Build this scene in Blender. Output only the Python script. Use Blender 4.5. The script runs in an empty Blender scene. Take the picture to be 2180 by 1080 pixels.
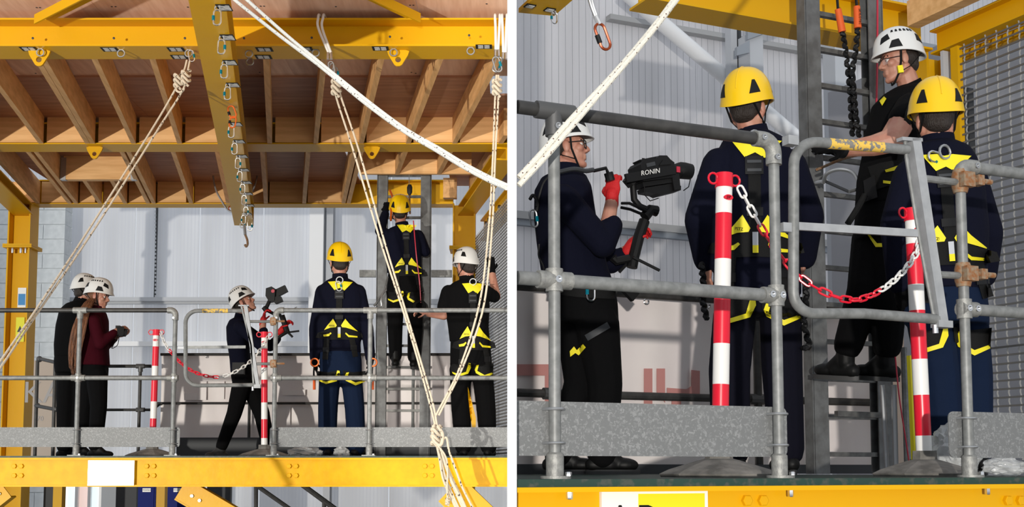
import bpy, bmesh, math, random
from mathutils import Vector, Matrix
from mathutils.bvhtree import BVHTree
random.seed(7)
S = bpy.context.scene
C = S.collection
V3 = Vector
# ---------------------------------------------------------------- camera
F = 2600.0            # focal length in pixels of the 2180 x 1080 frame
PITCH = math.radians(5.0)
PY0 = 771.0           # row of the principal point
CZ = 2.6              # camera height above the hall floor
cam_d = bpy.data.cameras.new('camera')
cam_d.sensor_width = 36.0
cam_d.lens = 36.0 * F / 2180.0
cam_d.shift_y = (PY0 - 540.0) / 2180.0
cam_d.clip_end = 200
cam = bpy.data.objects.new('camera', cam_d)
C.objects.link(cam)
cam.location = (0, 0, CZ)
cam.rotation_euler = (math.radians(90) + PITCH, 0, 0)
S.camera = cam
# ---------------------------------------------------------------- light
S.view_settings.view_transform = 'Standard'
S.view_settings.look = 'None'
S.view_settings.gamma = 1.0
S.view_settings.use_curve_mapping = False
S.view_settings.exposure = 0.0
W = bpy.data.worlds.new('hall_daylight')
S.world = W
W.use_nodes = True
W.node_tree.nodes['Background'].inputs[0].default_value = (0.88, 0.93, 1.0, 1)
W.node_tree.nodes['Background'].inputs[1].default_value = 0.74

def spot(name, loc, target, watts, size, angle, blend, col):
    d = bpy.data.lights.new(name, 'SPOT')
    d.energy = watts
    d.shadow_soft_size = size
    d.spot_size = math.radians(angle)
    d.spot_blend = blend
    d.color = col
    o = bpy.data.objects.new(name, d)
    C.objects.link(o)
    o.location = loc
    o.rotation_euler = (V3(target) - V3(loc)).to_track_quat('-Z', 'Y').to_euler()
    return o
# low floodlight for the west bay; east spot added, as the partition blocks that light (the photograph's light rises from the front left)
spot('floodlight_west_bay', (-7.5, -3.5, CZ - 0.25), (-2.3, 11.5, CZ + 1.75), 7200, 0.10, 40, 0.3, (1.0, 0.95, 0.86))
spot('added_spot_east_bay', (-0.35, -7.0, CZ - 0.15), (1.15, 5.0, CZ + 0.95), 5200, 0.07, 24, 0.3, (1.0, 0.95, 0.88))

# ---------------------------------------------------------------- pixel helpers
_f = V3((0, math.cos(PITCH), math.sin(PITCH)))
_u = V3((0, -math.sin(PITCH), math.cos(PITCH)))
CAM = V3((0, 0, CZ))
def ray(px, py):
    return _f * F + V3((1, 0, 0)) * (px - 1090.0) + _u * (PY0 - py)
def P(px, py, Y):                     # point of a pixel on the frontal plane y = Y
    d = ray(px, py)
    return CAM + d * (Y / d.y)
def PH(px, py, z):                    # point of a pixel on the horizontal plane z
    d = ray(px, py)
    return CAM + d * ((z - CZ) / d.z)
def mpp(Y):                           # metres per pixel at depth Y
    return Y / F
# east bay frame: U runs along its guardrail, N points away from the camera
YAW = math.radians(24.2)
U = V3((math.cos(YAW), math.sin(YAW), 0))
N = V3((-math.sin(YAW), math.cos(YAW), 0))
ZR = CZ - 0.030                       # east deck level
OR = P(1660, 1018, 3.92)
OR.z = ZR
def E(u, v, w):
    p = OR + U * u + N * v
    return V3((p.x, p.y, ZR + w))
def PV(px, py, v):                    # point of a pixel on the plane v metres behind the east guardrail
    d = ray(px, py)
    t = (v - (CAM - OR).dot(N)) / d.dot(N)
    return CAM + d * t
ZL = CZ + 0.095                       # west deck level
YR = 9.2                              # west guardrail plane
D = V3((-0.186, 1, 0))                # run of the west bay's joists

# ---------------------------------------------------------------- objects
def setp(o, label=None, cat=None, group=None, kind=None):
    if label: o['label'] = label
    if cat: o['category'] = cat
    if group: o['group'] = group
    if kind: o['kind'] = kind
    return o
WL = {}
def wl(o):
    return WL.get(o.name, V3((0, 0, 0)))
def thing(name, label, cat, loc, group=None, kind=None):
    o = bpy.data.objects.new(name, None)
    o.empty_display_size = 0.05
    C.objects.link(o)
    o.location = loc
    WL[o.name] = V3(loc)
    return setp(o, label, cat, group, kind)
def link_mesh(name, me, parent=None, loc=(0, 0, 0)):
    o = bpy.data.objects.new(name, me)
    C.objects.link(o)
    loc = V3(loc)
    WL[o.name] = loc
    if parent is not None:
        o.parent = parent
        o.location = loc - wl(parent)
    else:
        o.location = loc
    return o
def copy_thing(root, delta=(0, 0, 0), label=None, group=None):
    r = root.copy(); C.objects.link(r)
    r.location = V3(root.location) + V3(delta)
    WL[r.name] = wl(root) + V3(delta)
    if label: r['label'] = label
    if group: r['group'] = group
    for ch in list(root.children):
        c = ch.copy(); C.objects.link(c); c.parent = r
        for g in list(ch.children):
            q = g.copy(); C.objects.link(q); q.parent = c
    return r

def frame(t, ref=None):
    t = t.normalized()
    r = ref if ref is not None else (V3((0, 0, 1)) if abs(t.z) < 0.95 else V3((0, 1, 0)))
    a = t.cross(r)
    if a.length < 1e-6:
        a = t.cross(V3((1, 0, 0)))
    a.normalize()
    return a, a.cross(t).normalized()
class MB:
    def __init__(self):
        self.v = []; self.f = []; self.m = []
    def add(self, vs, fs, mi=0):
        n = len(self.v)
        self.v += [V3(p) for p in vs]
        for f in fs:
            self.f.append([i + n for i in f]); self.m.append(mi)
        return self
    def hexa(self, b, t, mi=0):       # four bottom and four top corners, same winding
        return self.add(list(b) + list(t), [(3, 2, 1, 0), (4, 5, 6, 7), (0, 1, 5, 4), (1, 2, 6, 5), (2, 3, 7, 6), (3, 0, 4, 7)], mi)
    def obox(self, c, a, b, d, mi=0): # centre and three half vectors
        c = V3(c); a = V3(a); b = V3(b); d = V3(d)
        if a.cross(b).dot(d) < 0: a = -a
        lo = [c - a - b - d, c + a - b - d, c + a + b - d, c - a + b - d]
        return self.hexa(lo, [p + d * 2 for p in lo], mi)
    def box(self, lo, hi, mi=0):
        lo = V3(lo); hi = V3(hi)
        c = (lo + hi) / 2; h = (hi - lo) / 2
        return self.obox(c, (abs(h.x), 0, 0), (0, abs(h.y), 0), (0, 0, abs(h.z)), mi)
    def bar(self, p, q, w, h, up=None, mi=0):   # rectangular bar, w sideways, h along 'up'
        p = V3(p); q = V3(q)
        a, b = frame(q - p, up)
        return self.obox((p + q) / 2, a * (w / 2), b * (h / 2), (q - p) / 2, mi)
    def loft(self, rings, caps=True, closed=False, mi=0):
        n = len(rings[0]); k = len(self.v); R = len(rings)
        for r in rings: self.v += [V3(p) for p in r]
        for i in range(R if closed else R - 1):
            i2 = (i + 1) % R
            for j in range(n):
                j2 = (j + 1) % n
                self.f.append([k + i * n + j, k + i * n + j2, k + i2 * n + j2, k + i2 * n + j]); self.m.append(mi)
        if caps and not closed:
            self.f.append([k + j for j in reversed(range(n))]); self.m.append(mi)
            self.f.append([k + (R - 1) * n + j for j in range(n)]); self.m.append(mi)
        return self
    def tube(self, pts, r, n=8, closed=False, caps=True, mi=0, flat=1.0, ref=None):
        pts = [V3(p) for p in pts]; L = len(pts)
        rs = r if isinstance(r, (list, tuple)) else [r] * L
        rings = []; a = None
        for i in range(L):
            if closed: t = pts[(i + 1) % L] - pts[i - 1]
            else: t = pts[min(i + 1, L - 1)] - pts[max(i - 1, 0)]
            if t.length < 1e-9: t = V3((0, 0, 1))
            t.normalize()
            if a is None: a, b = frame(t, ref)
            else:
                a = a - t * a.dot(t)
                if a.length < 1e-6: a, b = frame(t, ref)
                a.normalize(); b = a.cross(t).normalized()
            rings.append([pts[i] + (a * math.cos(q) + b * math.sin(q) * flat) * rs[i] for q in [2 * math.pi * j / n for j in range(n)]])
        return self.loft(rings, caps, closed, mi)
    def lathe(self, prof, base, axis=(0, 0, 1), n=20, mi=0, sx=1.0, sy=1.0, ref=None):
        axis = V3(axis).normalized(); a, b = frame(axis, ref)
        base = V3(base)
        rings = [[base + axis * z + a * (r * sx * math.cos(2 * math.pi * j / n)) + b * (r * sy * math.sin(2 * math.pi * j / n)) for j in range(n)] for r, z in prof]
        return self.loft(rings[::-1] if False else rings, True, False, mi)
    def prism(self, poly, d, mi=0):   # planar polygon swept by vector d
        n = len(poly); d = V3(d); poly = [V3(p) for p in poly]
        k = len(self.v)
        self.v += poly + [p + d for p in poly]
        self.f.append([k + i for i in range(n)][::-1]); self.m.append(mi)
        self.f.append([k + n + i for i in range(n)]); self.m.append(mi)
        for i in range(n):
            j = (i + 1) % n
            self.f.append([k + i, k + j, k + n + j, k + n + i]); self.m.append(mi)
        return self
    def ball(self, c, rx, ry=None, rz=None, nu=12, nv=8, ax=None, mi=0):
        ry = rx if ry is None else ry; rz = rx if rz is None else rz
        A = ax or (V3((1, 0, 0)), V3((0, 1, 0)), V3((0, 0, 1)))
        c = V3(c); rings = []
        for i in range(nv + 1):
            th = math.pi * (i / nv); th = min(max(th, 0.02), math.pi - 0.02)
            rings.append([c + A[0] * (rx * math.sin(th) * math.cos(2 * math.pi * j / nu)) + A[1] * (ry * math.sin(th) * math.sin(2 * math.pi * j / nu)) - A[2] * (rz * math.cos(th)) for j in range(nu)])
        return self.loft(rings, True, False, mi)
    def capsule(self, p, q, r0, r1, n=12, mi=0):
        p = V3(p); q = V3(q); t = (q - p)
        L = t.length
        if L < 1e-6: return self.ball(p, r0)
        t = t / L; a, b = frame(t); rings = []
        def ring(c, r): rings.append([c + (a * math.cos(2 * math.pi * j / n) + b * math.sin(2 * math.pi * j / n)) * r for j in range(n)])
        for k in (0.12, 0.5, 0.85): ring(p - t * r0 * math.sqrt(1 - k * k), r0 * k)
        ring(p, r0); ring(q, r1)
        for k in (0.85, 0.5, 0.12): ring(q + t * r1 * math.sqrt(1 - k * k), r1 * k)
        return self.loft(rings, True, False, mi)
    def mesh(self, name, mats, origin, smooth, sharp=35):
        me = bpy.data.meshes.new(name)
        o = V3(origin)
        me.from_pydata([tuple(p - o) for p in self.v], [], self.f)
        for m in (mats if isinstance(mats, (list, tuple)) else [mats]): me.materials.append(m)
        if any(self.m): me.polygons.foreach_set('material_index', self.m)
        bm = bmesh.new(); bm.from_mesh(me)
        bmesh.ops.recalc_face_normals(bm, faces=bm.faces)
        bm.to_mesh(me); bm.free()
        if smooth:
            me.polygons.foreach_set('use_smooth', [True] * len(me.polygons))
            me.set_sharp_from_angle(angle=math.radians(sharp))
        me.update()
        return me
    def build(self, name, mats, parent=None, smooth=False, origin=None, sharp=35):
        if origin is None:
            n = len(self.v)
            origin = sum(self.v, V3((0, 0, 0))) / n
            origin.z = min(p.z for p in self.v)
        return link_mesh(name, self.mesh(name, mats, origin, smooth, sharp), parent, origin)
def arc(c, a, b, r, t0, t1, n):
    c = V3(c); return [c + V3(a) * (r * math.cos(t0 + (t1 - t0) * i / n)) + V3(b) * (r * math.sin(t0 + (t1 - t0) * i / n)) for i in range(n + 1)]
def smooth_path(pts, n=8):            # Catmull-Rom
    pts = [V3(p) for p in pts]; q = [pts[0] * 2 - pts[1]] + pts + [pts[-1] * 2 - pts[-2]]; out = []
    for i in range(1, len(q) - 2):
        for k in range(n):
            t = k / n
            out.append(0.5 * ((2 * q[i]) + (q[i + 1] - q[i - 1]) * t + (2 * q[i - 1] - 5 * q[i] + 4 * q[i + 1] - q[i + 2]) * t * t + (3 * q[i] - q[i - 1] - 3 * q[i + 1] + q[i + 2]) * t ** 3))
    return out + [pts[-1]]

# ---------------------------------------------------------------- materials
def mat(name, col, rough=0.6, metal=0.0, var=None, vscale=8.0, stretch=(1, 1, 1), bump=0.0, bscale=40.0, coords='Object', spots=None, alpha=None, spec=None, coat=0.0, mixr=(0.35, 0.65), detail=4.0):
    m = bpy.data.materials.new(name); m.use_nodes = True
    nt = m.node_tree; b = nt.nodes['Principled BSDF']
    def c4(c): return (c[0], c[1], c[2], 1)
    b.inputs['Base Color'].default_value = c4(col)
    b.inputs['Roughness'].default_value = rough
    b.inputs['Metallic'].default_value = metal
    if spec is not None: b.inputs['Specular IOR Level'].default_value = spec
    if coat: b.inputs['Coat Weight'].default_value = coat
    tc = nt.nodes.new('ShaderNodeTexCoord'); mp = nt.nodes.new('ShaderNodeMapping')
    mp.inputs['Scale'].default_value = stretch
    nt.links.new(tc.outputs[coords], mp.inputs['Vector'])
    last = None
    if var:
        n = nt.nodes.new('ShaderNodeTexNoise'); n.inputs['Scale'].default_value = vscale; n.inputs['Detail'].default_value = detail
        nt.links.new(mp.outputs[0], n.inputs['Vector'])
        r = nt.nodes.new('ShaderNodeValToRGB'); r.color_ramp.elements[0].position = mixr[0]; r.color_ramp.elements[1].position = mixr[1]
        r.color_ramp.elements[0].color = c4(col); r.color_ramp.elements[1].color = c4(var)
        nt.links.new(n.outputs['Fac'], r.inputs[0]); last = r.outputs[0]
    if spots:                          # (colour, scale, threshold, stretch)
        sc, ss, th, st = spots
        mp2 = nt.nodes.new('ShaderNodeMapping'); mp2.inputs['Scale'].default_value = st
        nt.links.new(tc.outputs[coords], mp2.inputs['Vector'])
        vo = nt.nodes.new('ShaderNodeTexVoronoi'); vo.inputs['Scale'].default_value = ss
        nt.links.new(mp2.outputs[0], vo.inputs['Vector'])
        lt = nt.nodes.new('ShaderNodeMath'); lt.operation = 'LESS_THAN'; lt.inputs[1].default_value = th
        nt.links.new(vo.outputs['Distance'], lt.inputs[0])
        mx = nt.nodes.new('ShaderNodeMix'); mx.data_type = 'RGBA'
        nt.links.new(lt.outputs[0], mx.inputs['Factor'])
        if last: nt.links.new(last, mx.inputs['A'])
        else: mx.inputs['A'].default_value = c4(col)
        mx.inputs['B'].default_value = c4(sc); last = mx.outputs['Result']
    if last: nt.links.new(last, b.inputs['Base Color'])
    if bump:
        n = nt.nodes.new('ShaderNodeTexNoise'); n.inputs['Scale'].default_value = bscale; n.inputs['Detail'].default_value = 5
        nt.links.new(mp.outputs[0], n.inputs['Vector'])
        bp = nt.nodes.new('ShaderNodeBump'); bp.inputs['Strength'].default_value = bump; bp.inputs['Distance'].default_value = 0.01
        nt.links.new(n.outputs['Fac'], bp.inputs['Height']); nt.links.new(bp.outputs[0], b.inputs['Normal'])
    if alpha is not None: b.inputs['Alpha'].default_value = alpha
    return m
def galv(name, c1, c2, sc=90.0, rough=0.5, metal=0.75):
    m = mat(name, c1, rough, metal)
    nt = m.node_tree; b = nt.nodes['Principled BSDF']
    tc = nt.nodes.new('ShaderNodeTexCoord'); vo = nt.nodes.new('ShaderNodeTexVoronoi'); vo.inputs['Scale'].default_value = sc
    n = nt.nodes.new('ShaderNodeTexNoise'); n.inputs['Scale'].default_value = sc * 0.35; n.inputs['Detail'].default_value = 3
    ad = nt.nodes.new('ShaderNodeVectorMath'); ad.operation = 'ADD'
    sc2 = nt.nodes.new('ShaderNodeVectorMath'); sc2.operation = 'SCALE'; sc2.inputs['Scale'].default_value = 0.035
    nt.links.new(tc.outputs['Object'], n.inputs['Vector']); nt.links.new(n.outputs['Color'], sc2.inputs[0])
    nt.links.new(tc.outputs['Object'], ad.inputs[0]); nt.links.new(sc2.outputs[0], ad.inputs[1]); nt.links.new(ad.outputs[0], vo.inputs['Vector'])
    sx = nt.nodes.new('ShaderNodeSeparateColor'); nt.links.new(vo.outputs['Color'], sx.inputs[0])
    r = nt.nodes.new('ShaderNodeValToRGB')
    r.color_ramp.elements[0].position = 0.60; r.color_ramp.elements[0].color = (*c1, 1)
    r.color_ramp.elements[1].position = 0.98; r.color_ramp.elements[1].color = (*c2, 1)
    nt.links.new(sx.outputs[0], r.inputs[0]); nt.links.new(r.outputs[0], b.inputs['Base Color'])
    return m
def ribbed(name, col, line, period, axis_vec, width=0.10, rough=0.45, tint=None, trans=0.5):
    # fine vertical ribs of a twin-wall sheet: stripes along axis_vec
    m = mat(name, col, rough)
    nt = m.node_tree; b = nt.nodes['Principled BSDF']
    g = nt.nodes.new('ShaderNodeNewGeometry'); dp = nt.nodes.new('ShaderNodeVectorMath'); dp.operation = 'DOT_PRODUCT'
    dp.inputs[1].default_value = axis_vec
    nt.links.new(g.outputs['Position'], dp.inputs[0])
    dv = nt.nodes.new('ShaderNodeMath'); dv.operation = 'DIVIDE'; dv.inputs[1].default_value = period
    nt.links.new(dp.outputs['Value'], dv.inputs[0])
    fr = nt.nodes.new('ShaderNodeMath'); fr.operation = 'FRACT'; nt.links.new(dv.outputs[0], fr.inputs[0])
    lt = nt.nodes.new('ShaderNodeMath'); lt.operation = 'LESS_THAN'; lt.inputs[1].default_value = width
    nt.links.new(fr.outputs[0], lt.inputs[0])
    n = nt.nodes.new('ShaderNodeTexNoise'); n.inputs['Scale'].default_value = 1.3; n.inputs['Detail'].default_value = 3
    mp = nt.nodes.new('ShaderNodeMapping'); mp.inputs['Scale'].default_value = (3, 3, 0.25)
    nt.links.new(g.outputs['Position'], mp.inputs[0]); nt.links.new(mp.outputs[0], n.inputs['Vector'])
    r = nt.nodes.new('ShaderNodeValToRGB'); r.color_ramp.elements[0].position = 0.3; r.color_ramp.elements[1].position = 0.7
    t = tint or tuple(x * 0.86 for x in col)
    r.color_ramp.elements[0].color = (*t, 1); r.color_ramp.elements[1].color = (*col, 1)
    nt.links.new(n.outputs['Fac'], r.inputs[0])
    mx = nt.nodes.new('ShaderNodeMix'); mx.data_type = 'RGBA'; mx.inputs['B'].default_value = (*line, 1)
    nt.links.new(lt.outputs[0], mx.inputs['Factor']); nt.links.new(r.outputs[0], mx.inputs['A'])
    nt.links.new(mx.outputs['Result'], b.inputs['Base Color'])
    tr = nt.nodes.new('ShaderNodeBsdfTranslucent'); nt.links.new(mx.outputs['Result'], tr.inputs['Color'])
    ms = nt.nodes.new('ShaderNodeMixShader'); ms.inputs[0].default_value = trans
    nt.links.new(b.outputs[0], ms.inputs[1]); nt.links.new(tr.outputs[0], ms.inputs[2])
    nt.links.new(ms.outputs[0], nt.nodes['Material Output'].inputs['Surface'])
    return m
M = {}
M['yellow'] = mat('yellow_paint', (0.70, 0.38, 0.002), 0.42, spec=0.2, var=(0.70, 0.37, 0.004), vscale=3, bump=0.12, bscale=18)
M['yellow_rough'] = mat('yellow_brushed_paint', (0.80, 0.44, 0.002), 0.42, spec=0.12, var=(0.74, 0.38, 0.002), vscale=14, bump=0.15, bscale=20, detail=6)
M['yellow_worn'] = mat('worn_yellow_paint', (0.75, 0.48, 0.08), 0.6, var=(0.2, 0.19, 0.17), vscale=60, mixr=(0.5, 0.56))
M['pine_y'] = mat('pine_along_depth', (0.80, 0.46, 0.19), 0.65, var=(0.62, 0.33, 0.12), vscale=6, stretch=(3.5, 0.35, 3.5), bump=0.08, spots=((0.16, 0.07, 0.03), 2.6, 0.045, (1, 0.6, 1)))
M['pine_x'] = mat('pine_along_width', (0.86, 0.51, 0.22), 0.65, var=(0.70, 0.38, 0.14), vscale=6, stretch=(0.35, 3.5, 3.5), bump=0.08, spots=((0.16, 0.07, 0.03), 3.5, 0.06, (0.6, 1, 1)))
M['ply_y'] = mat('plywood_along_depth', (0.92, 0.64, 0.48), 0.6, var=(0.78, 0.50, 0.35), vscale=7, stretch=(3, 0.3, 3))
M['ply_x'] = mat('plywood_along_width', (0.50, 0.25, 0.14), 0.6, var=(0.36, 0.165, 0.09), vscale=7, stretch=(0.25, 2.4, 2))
M['ply_edge'] = mat('plywood_edge', (0.55, 0.36, 0.2), 0.7)
M['galv'] = galv('galvanised_sheet', (0.175, 0.18, 0.18), (0.27, 0.275, 0.275), 150, 0.6, 0.25)
M['tube'] = mat('galvanised_tube', (0.23, 0.235, 0.23), 0.5, 0.2, var=(0.16, 0.165, 0.16), vscale=35, stretch=(1, 1, 1))
M['tube_dark'] = mat('dark_steel_tube', (0.032, 0.031, 0.030), 0.5, 0.2, var=(0.05, 0.048, 0.045), vscale=25)
M['fitting'] = mat('cast_fitting', (0.32, 0.32, 0.30), 0.55, 0.35, var=(0.22, 0.22, 0.21), vscale=50, bump=0.2, bscale=120)
M['fitting_dark'] = mat('dark_cast_fitting', (0.10, 0.10, 0.10), 0.5, 0.5)
M['rust'] = mat('rusty_clamp', (0.32, 0.25, 0.17), 0.7, 0.4, var=(0.30, 0.12, 0.04), vscale=60)
M['steel'] = mat('bright_steel', (0.72, 0.72, 0.72), 0.22, 1.0)
M['steel_mid'] = mat('grey_steel', (0.42, 0.43, 0.44), 0.4, 0.8)
M['gate_flat'] = mat('galvanised_flat_bar', (0.36, 0.37, 0.38), 0.5, 0.15, var=(0.29, 0.30, 0.31), vscale=20)
M['stile'] = mat('ladder_steel', (0.10, 0.10, 0.098), 0.5, 0.2, var=(0.16, 0.165, 0.165), vscale=14)
M['rung'] = mat('ladder_rung_steel', (0.09, 0.088, 0.085), 0.5, 0.4, var=(0.16, 0.16, 0.15), vscale=20)
M['black'] = mat('black_plastic', (0.007, 0.007, 0.0075), 0.55, spec=0.25)
M['rubber'] = mat('dusty_rubber', (0.10, 0.095, 0.085), 0.8, var=(0.22, 0.205, 0.185), vscale=14, bump=0.2)
M['red'] = mat('red_plastic', (0.72, 0.008, 0.03), 0.3)
M['white'] = mat('white_plastic', (0.80, 0.79, 0.76), 0.35)
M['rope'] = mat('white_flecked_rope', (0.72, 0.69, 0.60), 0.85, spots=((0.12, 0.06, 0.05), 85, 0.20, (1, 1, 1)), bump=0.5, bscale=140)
M['rope_near'] = mat('lightened_flecked_rope', (0.88, 0.86, 0.78), 0.85, spots=((0.12, 0.08, 0.07), 60, 0.17, (1, 1, 1)), bump=0.5, bscale=140)  # same kind of rope, its colour lightened because no floodlight reaches it
M['rope_tan'] = mat('tan_flecked_rope', (0.66, 0.57, 0.44), 0.85, spots=((0.10, 0.07, 0.05), 45, 0.24, (1, 1, 0.6)), bump=0.5, bscale=140)
M['teal'] = mat('teal_anodised', (0.0, 0.22, 0.30), 0.3, 0.5)
M['orange'] = mat('orange_anodised', (0.75, 0.14, 0.015), 0.35, 0.4)
M['orange_rubber'] = mat('orange_sleeve', (0.75, 0.11, 0.01), 0.6)
M['label'] = mat('label_white', (0.7, 0.7, 0.68), 0.5, spots=((0.02, 0.02, 0.02), 60, 0.33, (0.5, 2, 1)))
M['deck_green'] = mat('dark_green_grating', (0.012, 0.04, 0.03), 0.55, var=(0.05, 0.06, 0.05), vscale=30, mixr=(0.5, 0.62))
M['poly'] = ribbed('polycarbonate_sheet', (0.94, 0.95, 0.97), (0.84, 0.85, 0.88), 0.055, (1, 0, 0), 0.25)
M['poly_e'] = ribbed('polycarbonate_sheet_wide', (0.93, 0.92, 0.93), (0.45, 0.45, 0.47), 0.078, tuple(U), 0.06)
M['white_wall'] = mat('white_gap_wall', (0.86, 0.86, 0.86), 0.7)
M['white_block'] = mat('white_blockwork', (0.66, 0.70, 0.72), 0.8, var=(0.58, 0.62, 0.64), vscale=12)
M['pale_steel'] = mat('pale_grey_steel', (0.52, 0.54, 0.57), 0.5)
M['grey_steel_paint'] = mat('blue_grey_steel', (0.30, 0.33, 0.37), 0.5)
M['white_steel'] = mat('white_steel', (0.90, 0.91, 0.92), 0.45)
M['girt'] = mat('girt_grey', (0.40, 0.40, 0.40), 0.5, 0.2)
M['banner'] = mat('pale_banner_vinyl', (0.80, 0.74, 0.71), 0.45, var=(0.74, 0.67, 0.66), vscale=2.5)
M['banner_pink'] = mat('banner_red_print', (0.50, 0.22, 0.20), 0.5)
M['banner_tan'] = mat('tan_banner', (0.42, 0.35, 0.29), 0.6)
M['banner_grey'] = mat('grey_banner_print', (0.34, 0.33, 0.33), 0.6)
M['concrete'] = mat('hall_floor_concrete', (0.30, 0.29, 0.28), 0.8, var=(0.22, 0.22, 0.21), vscale=3)
M['kick'] = mat('dark_kickboard', (0.035, 0.038, 0.042), 0.6)
M['blue'] = mat('blue_cabinet', (0.004, 0.014, 0.16), 0.5, spec=0.1)
def lit_pane(name, col, e):
    m = mat(name, col, 0.2); b = m.node_tree.nodes['Principled BSDF']; b.inputs['Emission Color'].default_value = (*col, 1); b.inputs['Emission Strength'].default_value = e
    return m
M['glass'] = lit_pane('daylit_window_pane', (0.80, 0.90, 0.92), 0.8)
M['glass_brick'] = lit_pane('daylit_pane_with_brick_view', (0.85, 0.66, 0.60), 0.7)
M['dull_orange'] = mat('worn_orange_anodised', (0.30, 0.055, 0.012), 0.35, 0.4)
M['grate'] = mat('grating_bar_steel', (0.20, 0.20, 0.195), 0.45, 0.6)
M['wire'] = mat('grating_wire_steel', (0.42, 0.42, 0.41), 0.5, 0.3)
M['navy'] = mat('navy_knit', (0.0036, 0.0042, 0.0125), 0.9, spec=0.12, bump=0.35, bscale=26)
M['navy_trouser'] = mat('navy_trouser_cloth', (0.005, 0.012, 0.034), 0.85, spec=0.12, bump=0.5, bscale=16)
M['dark_trouser'] = mat('dark_navy_trouser_cloth', (0.004, 0.004, 0.0095), 0.85, spec=0.12, bump=0.5, bscale=16)
M['black_cloth'] = mat('black_cloth', (0.0028, 0.0028, 0.0032), 0.9, spec=0.12, bump=0.45, bscale=18)
M['maroon'] = mat('maroon_hoodie', (0.040, 0.0015, 0.006), 0.9, spec=0.12, bump=0.4, bscale=20)
M['webbing'] = mat('black_webbing', (0.010, 0.010, 0.010), 0.7, spec=0.12, bump=0.3, bscale=220)
M['hi_yellow'] = mat('harness_yellow', (0.86, 0.74, 0.012), 0.6)
M['helmet_y'] = mat('yellow_helmet_shell', (0.90, 0.56, 0.004), 0.28)
M['helmet_w'] = mat('white_helmet_shell', (0.74, 0.74, 0.72), 0.25)
M['skin'] = mat('skin', (0.50, 0.25, 0.17), 0.5, var=(0.46, 0.19, 0.13), vscale=18)
M['lip'] = mat('lips', (0.36, 0.12, 0.10), 0.5)
M['hair_dark'] = mat('dark_brown_hair', (0.018, 0.010, 0.006), 0.55, bump=0.8, bscale=60, stretch=(4, 4, 0.4))
M['hair_ginger'] = mat('auburn_hair', (0.26, 0.10, 0.038), 0.5, var=(0.10, 0.036, 0.014), vscale=16, stretch=(5, 5, 0.3), bump=1.0, bscale=40)
M['red_glove'] = mat('red_glove', (0.55, 0.006, 0.008), 0.7, bump=0.3, bscale=90)
M['boot'] = mat('black_leather_boot', (0.006, 0.006, 0.006), 0.5, spec=0.2)
M['sole'] = mat('grey_boot_sole', (0.05, 0.05, 0.05), 0.6)
M['eye'] = mat('eye_white', (0.7, 0.68, 0.65), 0.2)
M['glass_clear'] = mat('clear_lens', (0.9, 0.9, 0.9), 0.05, alpha=0.18)
M['bag'] = mat('clear_plastic_film', (0.78, 0.80, 0.80), 0.12, alpha=0.42, bump=1.0, bscale=22)
M['sign_white'] = mat('white_sign_board', (0.80, 0.80, 0.77), 0.35)
M['sign_yellow'] = mat('sign_lime_yellow', (0.74, 0.70, 0.005), 0.4)
M['sign_blue'] = mat('sign_blue', (0.03, 0.22, 0.50), 0.4)
M['lens'] = mat('lens_glass', (0.02, 0.01, 0.02), 0.05)
M['red_badge'] = mat('badge_red', (0.5, 0.02, 0.05), 0.4)
def dark_mirror_sign():
    m = mat('glossy_sign_face', (0.93, 0.92, 0.86), 0.18, var=(0.90, 0.86, 0.62), vscale=5)
    return m
M['gloss_sign'] = dark_mirror_sign()
# ================================================================ shared builders
def ibeam(mb, A, B, w, h, tf=0.016, tw=0.012, axis=None):
    A = V3(A); B = V3(B); t = (B - A).normalized()
    if axis is None:
        a = t.cross(V3((0, 0, 1))).normalized(); up = V3((0, 0, 1))
    else:
        a = V3(axis).normalized(); up = t.cross(a).normalized()
    pr = [(-w/2, 0), (w/2, 0), (w/2, tf), (tw/2, tf), (tw/2, h - tf), (w/2, h - tf), (w/2, h), (-w/2, h), (-w/2, h - tf), (-tw/2, h - tf), (-tw/2, tf), (-w/2, tf)]
    k = len(mb.v)
    for base in (A, B):
        mb.v += [base + a * x + up * z for x, z in pr]
    n = 12
    for i in range(n):
        j = (i + 1) % n
        mb.f.append([k + i, k + j, k + n + j, k + n + i]); mb.m.append(0)
    for o in (0, n):
        for q in ((0, 1, 2, 11), (11, 2, 3, 10), (10, 3, 4, 9), (9, 4, 5, 8), (8, 5, 6, 7)):
            mb.f.append([k + o + i for i in q]); mb.m.append(0)
    return mb
def text(body, c, right, up, height, m, parent, name='lettering', depth=0.0008):
    cu = bpy.data.curves.new('t', 'FONT'); cu.body = body; cu.align_x = 'CENTER'; cu.align_y = 'CENTER'; cu.size = height * 1.38; cu.extrude = depth; cu.resolution_u = 2
    to = bpy.data.objects.new('t', cu); C.objects.link(to)
    dg = bpy.context.evaluated_depsgraph_get()
    me = bpy.data.meshes.new_from_object(to.evaluated_get(dg))
    bpy.data.objects.remove(to); bpy.data.curves.remove(cu)
    r = V3(right).normalized(); u = V3(up).normalized(); n = r.cross(u)
    mt = Matrix((r, u, n)).transposed().to_4x4()
    me.transform(mt); me.materials.clear(); me.materials.append(m); me.name = name
    return link_mesh(name, me, parent, c)
def hexbolt(mb, c, axis, r=0.014, h=0.010):
    return mb.lathe([(r, 0), (r, h), (r * 0.85, h * 1.2)], c, axis, n=6)
def struct(o):
    o['kind'] = 'structure'; return o
def pxbox(mb, x0, y0, x1, y1, Y, th):     # frontal box seen between two pixels, front face on plane Y
    a = P(x0, y1, Y); b = P(x1, y0, Y)
    return mb.box((a.x, Y, a.z), (b.x, Y + th, b.z))
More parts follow.
